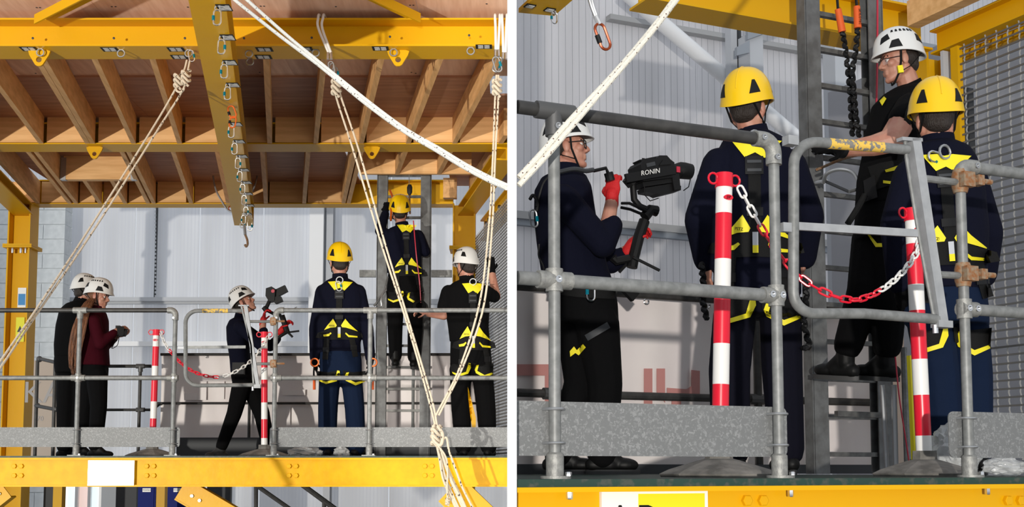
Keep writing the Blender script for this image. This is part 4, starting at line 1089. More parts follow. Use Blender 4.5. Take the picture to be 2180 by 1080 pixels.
# second light ladder and yellow board right of the main ladder
t = thing('step_ladder', 'light grey step ladder frame leaning behind the striped post', 'ladder', PV(1895, 1000, 2.0))
MB().tube([PV(1878, 820, 2.0), PV(1888, 1002, 2.0)], 0.014, 8).build('stile', M['steel_mid'], t, True)
MB().tube([PV(1903, 820, 1.95), PV(1907, 1000, 1.95)], 0.016, 8).build('stile', M['steel_mid'], t, True)
MB().tube([PV(1924, 740, 1.9), PV(1932, 1003, 1.9)], 0.018, 8).build('stile', M['tube'], t, True)
g = MB(); g.bar(PV(1780, 881, 2.1), PV(1885, 885, 2.1), 0.03, 0.03); g.build('rung', M['rung'], t)
g = MB(); g.prism([PV(x, y, 0.75) for x, y in ((1937, 757), (1950, 757), (1958, 1004), (1948, 1004))], N * 0.02); setp(g.build('yellow_board', M['hi_yellow']), 'narrow yellow board standing behind the striped post beside blue trousers', 'board')
# ================================================================ people
def solid(mb, name, m, parent, voxel, smooth=4, origin=None, fac=0.5):
    """weld overlapping forms into one continuous surface"""
    me = bpy.data.meshes.new('tmp'); me.from_pydata([tuple(v) for v in mb.v], [], mb.f)
    bm = bmesh.new(); bm.from_mesh(me); bmesh.ops.recalc_face_normals(bm, faces=bm.faces); bm.to_mesh(me); bm.free()
    ob = bpy.data.objects.new('tmp', me); C.objects.link(ob)
    r = ob.modifiers.new('r', 'REMESH'); r.mode = 'VOXEL'; r.voxel_size = voxel; r.use_smooth_shade = True
    s = ob.modifiers.new('s', 'SMOOTH'); s.iterations = smooth; s.factor = fac
    dg = bpy.context.evaluated_depsgraph_get()
    out = bpy.data.meshes.new_from_object(ob.evaluated_get(dg))
    bpy.data.objects.remove(ob); bpy.data.meshes.remove(me)
    out.name = name
    zs = [v.co for v in out.vertices]
    o = V3((sum(v.x for v in zs) / len(zs), sum(v.y for v in zs) / len(zs), min(v.z for v in zs))) if origin is None else V3(origin)
    bv = BVHTree.FromPolygons([v.copy() for v in zs], [list(p.vertices) for p in out.polygons])
    out.transform(Matrix.Translation(-o))
    out.materials.clear(); out.materials.append(m)
    out.polygons.foreach_set('use_smooth', [True] * len(out.polygons))
    ob = link_mesh(name, out, parent, o)
    return ob, bv
class HF:                              # head frame
    def __init__(s, c, fwd, up=(0, 0, 1)):
        s.c = V3(c); s.f = V3(fwd).normalized(); u = V3(up); u = (u - s.f * u.dot(s.f)).normalized(); s.u = u; s.r = s.f.cross(u)
    def p(s, x, y, z): return s.c + s.r * x + s.f * y + s.u * z
    def ax(s): return (s.r, s.f, s.u)
def add_head(g, h):
    A = h.ax()
    g.ball(h.p(0, -.012, .030), .076, .096, .086, 18, 12, A)
    g.ball(h.p(0, .030, -.035), .060, .060, .078, 16, 10, A)
    for s in (-1, 1):
        g.capsule(h.p(s*.052, -.01, -.045), h.p(s*.015, .066, -.092), .026, .019)
        g.ball(h.p(s*.041, .058, -.014), .024, .026, .024, 10, 8, A)
        g.ball(h.p(s*.079, -.006, -.004), .010, .020, .032, 10, 8, A)
        g.ball(h.p(s*.012, .098, -.026), .010, nu=8, nv=6)
    g.capsule(h.p(-.034, .076, .026), h.p(.034, .076, .026), .013, .013)
    g.capsule(h.p(0, .086, .012), h.p(0, .106, -.020), .009, .0125)
    g.capsule(h.p(-.018, .084, -.052), h.p(.018, .084, -.052), .009, .009)
    g.capsule(h.p(-.015, .083, -.064), h.p(.015, .083, -.064), .009, .009)
    g.ball(h.p(0, .074, -.095), .022, .018, .018, 10, 8, A)
def add_hand(g, w, d, pn, side, curl=0.5, sc=1.0, spread=1.0):
    """palm, four fingers and a thumb; d along the hand, pn out of the palm"""
    d = V3(d).normalized(); pn = V3(pn); pn = (pn - d * pn.dot(d)).normalized(); a = d.cross(pn) * side
    w = V3(w)
    g.ball(w + d * .048 * sc, .040 * sc, .055 * sc, .017 * sc, 12, 8, (a, d, pn))
    for k, (o, L) in enumerate(((.030, .072), (.010, .080), (-.010, .075), (-.029, .058))):
        b = w + d * (.088 * sc) + a * (o * sc * spread); ang = curl * 0.55; dd = d.copy(); r = .0088 * sc
        for seg in (.45, .32, .25):
            dd = (d * math.cos(ang) + pn * math.sin(ang)).normalized(); e = b + dd * (L * seg * sc)
            g.capsule(b, e, r, r * .94, 8); b = e; r *= .94; ang += curl * 0.95
    b = w + d * (.022 * sc) + a * (.030 * sc); dd = (d * .62 + a * .62 + pn * (.25 + .5 * curl)).normalized(); e = b + dd * .040 * sc
    g.capsule(b, e, .0115 * sc, .0098 * sc, 8); dd = (d * .85 + a * .25 * (1 - curl) + pn * (.2 + .6 * curl)).normalized(); g.capsule(e, e + dd * .032 * sc, .0098 * sc, .0085 * sc, 8)
def helm_surf(h, c, phi, t, w=.117, l=.143, ht=.150, off=0.0):
    # phi 0 = front, t 0 = rim, 1 = crown
    back = 0.5 - 0.5 * math.cos(phi); z0 = -.012 - .036 * back ** 1.5 + 0.010 * math.sin(phi) ** 2
    e = t * math.pi / 2; k = math.cos(e) ** 0.80; zt = math.sin(e) ** 0.92
    fl = 1.0 + (0.075 * max(0, math.cos(phi)) ** 2 + 0.035) * max(0, 1 - t / 0.09)
    x = math.sin(phi) * (w + off) * k * fl; y = math.cos(phi) * (l + off) * k * fl; z = z0 + (ht - z0 + off) * zt
    return c + h.r * x + h.f * y + h.u * z
def helmet(parent, h, c, col, style, sc=1.0):
    W_, L_, H_ = .117 * sc, .143 * sc, .150 * sc
    g = MB(); n, k = 36, 12
    rings = [[helm_surf(h, c, 2 * math.pi * j / n, t, W_, L_, H_) for j in range(n)] for t in [0, .03, .06, .10] + [.10 + .885 * i / k for i in range(1, k + 1)]]
    inner = [[helm_surf(h, c, 2 * math.pi * j / n, t, W_ - .006, L_ - .006, H_ - .006) for j in range(n)] for t in (.9, .5, .15, 0)]
    g.loft(inner + rings)
    o = g.build('helmet', col, parent, True, sharp=60)
    def pp(poly, nm, m, off=.0022):
        # polygon in (phi deg, t) wrapped on the shell as a small fan
        q = MB(); cx = sum(p[0] for p in poly) / len(poly); cy = sum(p[1] for p in poly) / len(poly); pts = []
        for i in range(len(poly)):
            a, b = poly[i], poly[(i + 1) % len(poly)]
            for s in range(3): pts.append((a[0] + (b[0] - a[0]) * s / 3, a[1] + (b[1] - a[1]) * s / 3))
        rg = []
        for f in (1.0, .66, .33, .04):
            rg.append([helm_surf(h, c, math.radians(cx + (p[0] - cx) * f), cy + (p[1] - cy) * f, W_, L_, H_, off) for p in pts])
        base = [helm_surf(h, c, math.radians(p[0]), p[1], W_, L_, H_, -.002) for p in pts]
        q.loft([base] + rg); q.build(nm, m, o, True)
    for s in (-1, 1):
        if style == 'y':
            pp([(s*124, .13), (s*150, .13), (s*141, .36), (s*134, .36)], 'vent_cover', M['black'])
            pp([(s*40, .15), (s*62, .13), (s*54, .34), (s*47, .34)], 'vent_cover', M['black'])
        else:
            pp([(s*122, .22), (s*146, .20), (s*140, .38), (s*128, .40)], 'vent', M['black'])
            pp([(s*30, .20), (s*56, .28), (s*50, .44), (s*32, .36)], 'vent', M['black'])
            pp([(s*52, .06), (s*82, .06), (s*76, .24), (s*60, .22)], 'strap_anchor', M['black'])
            for a in (58, 70, 82, 94, 106, 117): pp([(s*a, .47), (s*(a+7), .47), (s*(a+6), .55), (s*(a+1), .55)], 'vent', M['black'])
    if style == 'y':
        q = MB(); q.tube([helm_surf(h, c, math.radians(180 if t < 1 else 0), t if t < 1 else 2 - t, W_, L_, H_, .0005) for t in [.25 + .1 * i for i in range(15)]], .003, 5); q.build('crown_ridge', col, o, True)
    return o
def chinstrap(parent, h, c):
    g = MB()
    for s in (-1, 1):
        g.tube([helm_surf(h, c, math.radians(s * 78), .03, off=-.008), h.p(s*.080, .020, -.02), h.p(s*.066, .035, -.075), h.p(s*.02, .050, -.118)], .0055, 6, flat=.5)
        g.tube([helm_surf(h, c, math.radians(s * 140), .03, off=-.012), h.p(s*.074, -.03, -.05), h.p(s*.066, .035, -.075)], .005, 6, flat=.5)
    g.tube([h.p(-.02, .050, -.118), h.p(0, .056, -.122), h.p(.02, .050, -.118)], .006, 6)
    return g.build('chin_strap', M['webbing'], parent, True)
def boot(parent, ankle, toe_dir, shaft_up, sc=1.0, voxel=.008, m='boot'):
    d = V3(toe_dir).normalized(); u = V3(shaft_up).normalized(); u = (u - d * u.dot(d)).normalized(); a = V3(ankle)
    s = d.cross(u); g = MB(); b = a - u * (.062 * sc)
    g.capsule(a + u * .07 * sc, a - u * .02 * sc, .052 * sc, .050 * sc)
    g.capsule(b - d * .045 * sc, b + d * .05 * sc, .040 * sc, .045 * sc)
    g.ball(b + d * .125 * sc + u * (-.002), .046 * sc, .070 * sc, .036 * sc, 14, 8, (s, d, u))
    g.capsule(a + d * .02 * sc, b + d * .10 * sc, .042 * sc, .036 * sc)
    ob, bv = solid(g, 'boot', M[m], parent, voxel, 3)
    q = MB(); pts = []
    for k in range(20):
        an = 2 * math.pi * k / 20; y = math.cos(an); x = math.sin(an)
        pts.append(b + d * (.060 + y * .142) * sc + s * (x * (.044 + .008 * y) * sc) - u * .050 * sc)
    q.prism(pts, u * .024 * sc); q.build('sole', M['sole'], ob, True)
    return ob, bv
def make_person(label, pf, A, B, scale, spec, loc, group=None):
    """pf(px, py, dd): pixel and depth to a point; A, B: across and depth directions"""
    t = thing('person', label, 'person', loc, group)
    vx = spec.get('voxel', .009); A = V3(A); B = V3(B)
    def ringpts(r, shrink=0.0, n=22):
        cx, cy, hw, hd = r[:4]; dd = r[4] if len(r) > 4 else 0.0
        c = pf(cx, cy, dd); w = hw * scale - shrink; hd = hd - shrink; out = []
        for j in range(n):
            a = 2 * math.pi * j / n; ca, sa = math.cos(a), math.sin(a)
            e = 0.86
            out.append(c + A * (w * math.copysign(abs(ca) ** e, ca)) + B * (hd * math.copysign(abs(sa) ** e, sa)))
        return out
    def chain(g, pts, shrink=0.0):
        for i in range(len(pts) - 1):
            a, b = pts[i], pts[i + 1]
            g.capsule(pf(*a[:3]), pf(*b[:3]), max(a[3] - shrink, .02), max(b[3] - shrink, .02))
    bvs = []
    h = spec['head']; hf = HF(pf(*h['c']), h['f'], h.get('u', (0, 0, 1)))
    # --- body: head, neck, core, limbs and bare hands
    g = MB(); add_head(g, hf)
    nk = spec['neck']; g.capsule(hf.p(0, -.022, -.05), pf(*nk), .055, .062)
    g.loft([ringpts(r, .022) for r in spec['torso']])
    g.loft([ringpts(r, .022) for r in spec['hips']])
    g.capsule(pf(spec['torso'][-1][0], spec['torso'][-1][1], 0), pf(spec['hips'][0][0], spec['hips'][0][1], 0), .09, .09)
    for arm in spec['arms']: chain(g, arm['bare'])
    for leg in spec['legs']: chain(g, leg['pts'], .024)
    for hd in spec.get('hands', []):
        if not hd.get('glove'):
            w = pf(*hd['w']); add_hand(g, w, hd['d'], hd['n'], hd['s'], hd.get('curl', .5), hd.get('sc', 1.0))
    solid(g, 'body', M['skin'], t, spec.get('bvoxel', .007), 2, fac=.4)
    # --- clothes
    g = MB(); g.loft([ringpts(r) for r in spec['torso']])
    for arm in spec['arms']: chain(g, arm['sleeve'])
    for e in spec.get('top_extra', []): chain(g, e)
    top, bv = solid(g, spec.get('top_name', 'jumper'), M[spec['top']], t, vx, spec.get('smooth', 5)); bvs.append(bv)
    g = MB(); g.loft([ringpts(r) for r in spec['hips']])
    for leg in spec['legs']: chain(g, leg['pts'])
    tr, bv = solid(g, 'trousers', M[spec['bottom']], t, vx, spec.get('smooth', 5)); bvs.append(bv)
    cv = spec.get('collar')
    if cv:
        q = MB(); c = pf(*cv['c']); rr = cv.get('r', .070); up = (hf.c - c).normalized()
        q.lathe([(rr * 1.10, -.03), (rr * 1.04, .0), (rr, .034), (rr - .010, .034), (rr - .006, -.02)], c, up, 20); q.build('collar', M[cv.get('m', spec['top'])], t, True)
    for i, leg in enumerate(spec['legs']):
        if 'boot' in leg:
            bt_ = leg['boot']; an = pf(*bt_['a']); an.z = an.z if spec.get('ground') is None else spec['ground'] + .113 * bt_.get('sc', 1.0); boot(t, an, bt_['d'], bt_.get('u', (0, 0, 1)), bt_.get('sc', 1.0), max(vx * .8, .007), bt_.get('m', 'boot'))
    for hd in spec.get('hands', []):
        if hd.get('glove'):
            q = MB(); w = pf(*hd['w']); add_hand(q, w, hd['d'], hd['n'], hd['s'], hd.get('curl', .5), hd.get('sc', 1.0) * 1.1); q.capsule(w - V3(hd['d']).normalized() * .03, w + V3(hd['d']).normalized() * .03, .036, .034)
            solid(q, 'glove', M[hd['glove']], t, .006, 2, fac=.4)
    # --- head wear
    hc = hf.p(0, -.008, .046)
    helmet(t, hf, hc, M['helmet_y'] if h['style'] == 'y' else M['helmet_w'], h['style'], h.get('sc', 1.0))
    if h.get('strap', True): chinstrap(t, hf, hc)
    q = MB(); q.ball(hf.p(0, -.030, .018), .079, .084, .080, 18, 12, hf.ax()); q.ball(hf.p(0, -.062, -.028), .060, .045, .045, 14, 10, hf.ax())
    solid(q, 'hair', M[h.get('hair', 'hair_dark')], t, .008, 2)
    for s in (-1, 1):
        q = MB(); q.ball(hf.p(s*.031, .0715, .007), .0115, nu=12, nv=8); e = q.build('eye', M['eye'], t, True)
        q = MB(); q.ball(hf.p(s*.031, .0800, .006), .0052, nu=8, nv=6); q.build('iris', M['hair_dark'], e, True)
        q = MB(); q.tube([hf.p(s*.016, .0895, .026), hf.p(s*.032, .0875, .032), hf.p(s*.048, .074, .026)], .0036, 5); q.build('eyebrow', M['hair_dark'], t, True)
    return t, bvs, hf
def cast(bvs, px, py):
    d = ray(px, py).normalized(); best = None
    for b in bvs:
        loc, nrm, idx, dist = b.ray_cast(CAM, d)
        if loc is not None and (best is None or dist < best): best = dist
    return d, best
def patch(poly, bvs, name, m, parent, off=.006, step=7.0, th=.004):
    """polygon given in photo pixels, laid on the surface that those pixels see"""
    bm = bmesh.new(); vs = [bm.verts.new((x, y, 0)) for x, y in poly]; bm.faces.new(vs)
    bmesh.ops.triangulate(bm, faces=bm.faces[:])
    for _ in range(6):
        es = [e for e in bm.edges if e.calc_length() > step]
        if not es: break
        bmesh.ops.subdivide_edges(bm, edges=es, cuts=1); bmesh.ops.triangulate(bm, faces=bm.faces[:])
    bm.verts.ensure_lookup_table(); bm.verts.index_update()
    res = [cast(bvs, v.co.x, v.co.y) for v in bm.verts]
    hits = sorted(r[1] for r in res if r[1])
    if not hits: bm.free(); return None
    med = hits[len(hits) // 2]
    ds = [r[1] if r[1] and abs(r[1] - med) < 0.35 else med for r in res]
    front = [CAM + res[i][0] * (ds[i] - off) for i in range(len(ds))]
    back = [CAM + res[i][0] * (ds[i] - off + th) for i in range(len(ds))]
    n = len(front); g = MB(); g.v = front + back
    for f in bm.faces:
        ix = [v.index for v in f.verts]; g.f.append(ix); g.f.append([i + n for i in reversed(ix)]); g.m += [0, 0]
    for e in bm.edges:
        if len(e.link_faces) == 1:
            a, b = e.verts[0].index, e.verts[1].index; g.f.append([a, b, b + n, a + n]); g.m.append(0)
    bm.free()
    return g.build(name, m, parent, True)
def strip(pts, w, bvs, name, m, parent, off=.008, step=7.0, th=.005):
    L, R = [], []
    for i, p in enumerate(pts):
        a = pts[max(i - 1, 0)]; b = pts[min(i + 1, len(pts) - 1)]
        dx, dy = b[0] - a[0], b[1] - a[1]; l = math.hypot(dx, dy) or 1; nx, ny = -dy / l * w / 2, dx / l * w / 2
        L.append((p[0] + nx, p[1] + ny)); R.append((p[0] - nx, p[1] - ny))
    return patch(L + R[::-1], bvs, name, m, parent, off, step, th)
def on_surf(bvs, px, py, off=.01):
    d, t = cast(bvs, px, py); return CAM + d * (t - off) if t else None
def west(Y0): return lambda px, py, dd=0.0: P(px, py, Y0 + dd)
def east(v0): return lambda px, py, dd=0.0: PV(px, py, v0 + dd)
XA, YA = V3((1, 0, 0)), V3((0, 1, 0))
def arm(sleeve, bare=None):
    return {'sleeve': sleeve, 'bare': bare or [(p[0], p[1], p[2], p[3] - .016) for p in sleeve]}

PE = {}
# ---- west bay: man in black behind the woman
sc = mpp(12.5); pf = west(12.5)
PE['A'] = make_person('man in black with a white helmet standing behind the long haired woman', pf, XA, YA, sc, dict(
    head=dict(c=(180, 622, 0), f=(.62, .75, -.1), style='w', hair='hair_dark'), neck=(172, 645, 0),
    torso=[(171, 642, 14, .08), (166, 648, 24, .12), (160, 662, 31, .17), (154, 695, 33, .17), (150, 735, 33, .16), (150, 762, 32, .16)],
    hips=[(150, 750, 31, .15), (150, 770, 33, .16), (151, 795, 32, .15)],
    arms=[arm([(142, 664, -.06, .07), (137, 700, -.1, .065)], [(142, 664, -.06, .05), (137, 712, -.1, .045), (146, 735, .05, .036)]), arm([(182, 664, .1, .07), (190, 700, .1, .06)])],
    legs=[dict(pts=[(142, 795, 0, .10), (138, 865, 0, .085), (136, 950, 0, .075)], boot=dict(a=(136, 955, 0), d=(.6, .7, 0))), dict(pts=[(166, 795, .05, .10), (168, 865, .05, .085), (166, 950, .05, .075)], boot=dict(a=(166, 955, .05), d=(.7, .6, 0)))],
    hands=[dict(w=(148, 738, .06), d=(.9, .2, -.2), n=(0, 1, 0), s=1)],
    top='black_cloth', bottom='black_cloth', top_name='shirt', collar=dict(c=(173, 641, 0)), ground=ZL, voxel=.012), pf(152, 971, 0))
# ---- west bay: woman in maroon hoodie with camera
sc = mpp(11.9); pf = west(11.9)
PE['B'] = make_person('woman in a maroon hoodie with very long auburn hair holding a camera', pf, XA, YA, sc, dict(
    head=dict(c=(210, 633, 0), f=(.97, -.10, -.16), style='w', hair='hair_ginger', sc=1.0), neck=(204, 662, 0),
    torso=[(205, 660, 13, .08), (203, 666, 22, .12), (201, 682, 28, .17), (199, 712, 30, .18), (197, 750, 33, .17), (197, 780, 35, .17)],
    hips=[(198, 765, 30, .15), (198, 785, 31, .16), (198, 805, 30, .15)],
    arms=[arm([(200, 684, -.17, .068), (213, 733, -.20, .058), (242, 710, -.12, .042)], [(200, 684, -.17, .05), (213, 733, -.20, .04), (247, 705, -.10, .028)]),
          arm([(204, 684, .17, .066), (222, 738, .16, .056), (243, 720, .05, .042)], [(204, 684, .17, .05), (222, 738, .16, .04), (248, 717, .03, .028)])],
    top_extra=[[(183, 678, -.10, .05), (180, 700, -.12, .06), (186, 716, -.12, .045)]],
    legs=[dict(pts=[(206, 800, -.08, .105), (210, 865, -.08, .082), (203, 948, -.06, .07)], boot=dict(a=(203, 955, -.06), d=(1, 0, 0), sc=.92)), dict(pts=[(188, 800, .08, .10), (180, 865, .08, .082), (170, 948, .1, .07)], boot=dict(a=(170, 955, .1), d=(1, .1, 0), sc=.92))],
    hands=[dict(w=(247, 705, -.09), d=(.75, .55, .45), n=(.3, .8, -.4), s=1, curl=.7, sc=.95), dict(w=(247, 716, .02), d=(.8, .1, .1), n=(0, -.3, 1), s=-1, curl=.6, sc=.95)],
    top='maroon', bottom='black_cloth', top_name='hoodie', ground=ZL, voxel=.011, bvoxel=.0065, collar=dict(c=(205, 659, 0), r=.075)), pf(195, 971, 0))
# long hair
t = PE['B'][0]; g = MB()
def hp(x, y, d): return P(x, y, 11.9 + d)
for k in range(64):
    a = random.uniform(-1, 1); b = random.uniform(-1, 1); e = random.uniform(0, 1)
    pts = smooth_path([hp(196 + 6*a, 638, -.03 + .06*b), hp(183 + 9*a, 660 + 4*b, -.12 + .09*b), hp(170 + 14*a, 700, -.16 + .12*b), hp(161 + 13*a, 745 + 4*e, -.15 + .12*b), hp(155 + 9*a + 5*e, 778 + 22*e, -.14 + .11*b)], 5)
    g.tube(pts, [.015] * (len(pts) - 6) + [.014, .012, .010, .008, .005, .002], 6)
g.build('long_hair', M['hair_ginger'], t, True)
# ---- west bay: cameraman
sc = mpp(12.7); pf = west(12.7)
u_ = V3((-math.sin(.52), 0, math.cos(.52))); f_ = V3((math.cos(.52), -.12, math.sin(.52)))
PE['C'] = make_person('cameraman in navy top and black trousers with a white helmet tilted back, filming upwards', pf, XA, YA, sc, dict(
    head=dict(c=(520, 646, 0), f=f_, u=u_, style='w'), neck=(514, 678, 0),
    torso=[(514, 676, 13, .08), (509, 683, 20, .12), (506, 698, 23, .17), (507, 725, 23, .17), (511, 765, 21, .15), (515, 795, 23, .15)],
    hips=[(514, 780, 21, .15), (517, 803, 24, .16), (522, 822, 25, .15)],
    arms=[arm([(511, 697, -.16, .068), (557, 737, -.18, .058), (561, 706, -.14, .050)], [(511, 697, -.16, .05), (557, 737, -.18, .042), (560, 688, -.12, .033)]),
          arm([(515, 697, .16, .066), (575, 738, .10, .055), (590, 722, .05, .045)], [(515, 697, .16, .05), (575, 738, .10, .04), (599, 706, 0, .032)])],
    legs=[dict(pts=[(514, 820, -.05, .10), (499, 880, -.06, .080), (472, 950, -.06, .062)], boot=dict(a=(471, 955, -.06), d=(-.75, -.5, 0), m='sole', sc=.9)), dict(pts=[(532, 820, .08, .10), (557, 880, .05, .085), (571, 950, .05, .068)], boot=dict(a=(571, 955, .05), d=(.8, -.4, 0)))],
    hands=[dict(w=(560, 686, -.12), d=(.15, 0, 1), n=(1, .2, 0), s=1, curl=.9, glove='red_glove'), dict(w=(600, 703, 0), d=(.6, 0, .8), n=(.7, -.3, -.5), s=-1, curl=1.0, glove='red_glove')],
    top='navy', bottom='black_cloth', ground=ZL, voxel=.010, bvoxel=.0065, collar=dict(c=(514, 676, 0))), pf(520, 971, 0))
# ---- west bay: worker in navy with blue trousers
sc = mpp(11.0); pf = west(11.0)
PE['D'] = make_person('worker in navy jumper, blue trousers and yellow helmet standing with arms at the sides', pf, XA, YA, sc, dict(
    head=dict(c=(723, 561, 0), f=(-.22, .97, .05), style='y', hair='hair_dark'), neck=(724, 593, 0),
    torso=[(724, 592, 15, .08), (724, 599, 30, .11), (724, 612, 46, .13), (724, 635, 52, .14), (724, 690, 47, .135), (724, 735, 44, .135), (724, 752, 45, .14)],
    hips=[(724, 735, 41, .13), (725, 765, 45, .14), (726, 800, 45, .14)],
    arms=[arm([(687, 622, 0, .070), (671, 700, .02, .058), (670, 762, -.02, .047)]), arm([(763, 622, 0, .070), (782, 700, .02, .058), (788, 762, -.02, .047)])],
    legs=[dict(pts=[(702, 800, 0, .098), (698, 870, 0, .090), (697, 952, 0, .082)], boot=dict(a=(697, 954, 0), d=(-.2, 1, 0))), dict(pts=[(748, 800, 0, .098), (755, 870, 0, .090), (759, 952, 0, .082)], boot=dict(a=(759, 954, 0), d=(.2, 1, 0)))],
    hands=[dict(w=(671, 766, -.02), d=(.1, .1, -1), n=(1, .2, 0), s=-1, curl=.6, glove='black_cloth'), dict(w=(788, 766, -.02), d=(-.1, .1, -1), n=(-1, .2, 0), s=1, curl=.6, glove='black_cloth')],
    top='navy', bottom='navy_trouser', ground=ZL, voxel=.010, collar=dict(c=(724, 592, 0))), pf(726, 971, 0))
# ---- west bay: climber
sc = mpp(13.0); pf = west(13.0)
PE['E'] = make_person('climber in navy jumper and yellow helmet standing on the ladder with one arm raised', pf, XA, YA, sc, dict(
    head=dict(c=(851, 452, .0), f=(-.12, .95, .25), style='y'), neck=(855, 483, 0),
    torso=[(856, 482, 14, .08), (855, 487, 26, .11), (856, 500, 38, .13), (857, 525, 41, .14), (859, 560, 38, .135), (861, 582, 37, .135)],
    hips=[(861, 572, 34, .13), (861, 600, 37, .14), (861, 630, 37, .14)],
    arms=[arm([(826, 502, .02, .066), (809, 492, -.05, .058), (820, 456, .12, .047)]), arm([(890, 502, .02, .066), (905, 536, .05, .058), (893, 530, .25, .048)])],
    legs=[dict(pts=[(842, 632, 0, .095), (841, 700, .03, .083), (842, 758, .05, .070)], boot=dict(a=(842, 762, .03), d=(-.1, 1, .05))), dict(pts=[(880, 632, 0, .095), (884, 700, .03, .083), (881, 760, .05, .070)], boot=dict(a=(881, 764, .03), d=(.1, 1, .05)))],
    hands=[dict(w=(821, 452, .14), d=(.1, .3, 1), n=(.2, 1, -.3), s=1, curl=.9, glove='black_cloth'), dict(w=(892, 529, .26), d=(-.5, .8, .3), n=(-.3, .2, 1), s=-1, curl=.8, glove='black_cloth')],
    top='navy', bottom='black_cloth', voxel=.010, collar=dict(c=(856, 481, 0))), pf(861, 790, 0))
# ---- west bay: man in black polo
sc = mpp(11.3); pf = west(11.3)
PE['F'] = make_person('man in black polo shirt and white helmet beside the grating, one bare forearm held out', pf, XA, YA, sc, dict(
    head=dict(c=(992, 570, 0), f=(-.52, .85, -.08), style='w'), neck=(994, 598, 0),
    torso=[(994, 596, 15, .08), (993, 603, 30, .11), (993, 618, 45, .13), (994, 650, 49, .14), (997, 695, 44, .135), (1000, 728, 43, .135)],
    hips=[(1000, 718, 41, .13), (1002, 750, 44, .14), (1003, 780, 45, .14)],
    arms=[arm([(954, 622, 0, .068), (944, 655, -.02, .062)], [(954, 622, 0, .05), (945, 672, -.02, .043), (912, 668, .02, .032)]), arm([(1034, 622, .0, .068), (1052, 632, .06, .060)], [(1034, 622, .0, .05), (1056, 632, .08, .045), (1047, 580, .15, .034)])],
    legs=[dict(pts=[(980, 785, 0, .102), (981, 860, 0, .092), (986, 950, 0, .080)], boot=dict(a=(986, 953, 0), d=(-.2, 1, 0))), dict(pts=[(1026, 785, 0, .102), (1034, 860, 0, .092), (1040, 950, 0, .080)], boot=dict(a=(1040, 953, 0), d=(.2, 1, 0)))],
    hands=[dict(w=(911, 667, .02), d=(-1, .1, .25), n=(.1, .4, -1), s=1, curl=.85), dict(w=(1047, 577, .15), d=(-.1, .1, 1), n=(-.2, 1, 0), s=-1, curl=.7, glove='black_cloth')],
    top='black_cloth', bottom='black_cloth', top_name='polo_shirt', ground=ZL, voxel=.010, bvoxel=.0065, collar=dict(c=(994, 596, 0))), pf(1003, 971, 0))

# ---- east bay: cameraman
def esc(px, py, v): return mpp(PV(px, py, v).y)
v0 = 2.4; sc = esc(1220, 450, v0); pf = east(v0)
u_ = V3((-.12, 0, .99)); f_ = V3((.99, -.06, .12))
PE['C2'] = make_person('cameraman in black glasses, red gloves and white helmet steering a gimbal camera', pf, U, N, sc, dict(
    head=dict(c=(1208, 317, 0), f=f_, u=u_, style='w', sc=.98), neck=(1205, 372, 0),
    torso=[(1205, 366, 26, .08), (1200, 378, 46, .13), (1198, 402, 55, .18), (1202, 460, 60, .19), (1212, 520, 66, .18), (1222, 570, 70, .17), (1236, 618, 74, .17)],
    hips=[(1243, 600, 62, .16), (1248, 650, 64, .17), (1252, 690, 63, .16)],
    arms=[arm([(1200, 425, -.20, .080), (1283, 520, -.24, .070), (1301, 482, -.22, .062)], [(1200, 425, -.20, .06), (1285, 522, -.24, .045), (1303, 428, -.20, .034)]),
          arm([(1215, 430, .18, .075), (1300, 560, .12, .060), (1328, 545, .08, .052)], [(1215, 430, .18, .05), (1300, 560, .12, .042), (1338, 532, .06, .034)])],
    legs=[dict(pts=[(1272, 690, -.08, .115), (1288, 815, -.08, .092), (1282, 970, -.06, .078)], boot=dict(a=(1280, 978, -.06), d=U * 1.0 - N * .4)), dict(pts=[(1228, 690, .08, .115), (1238, 815, .1, .092), (1190, 970, .1, .078)], boot=dict(a=(1188, 980, .1), d=U * .9 - N * .5))],
    hands=[dict(w=(1303, 424, -.20), d=V3((0, 0, 1)) + U * .05, n=U * .6 + N * .6, s=1, curl=.95, glove='red_glove'), dict(w=(1342, 527, .05), d=U * .55 + V3((0, 0, .8)), n=U * .7 - N * .5 - V3((0, 0, .3)), s=-1, curl=1.0, glove='red_glove')],
    top='navy', bottom='black_cloth', ground=ZR, voxel=.008, bvoxel=.005, collar=dict(c=(1205, 366, 0), r=.072)), E(-0.72, v0, 0))
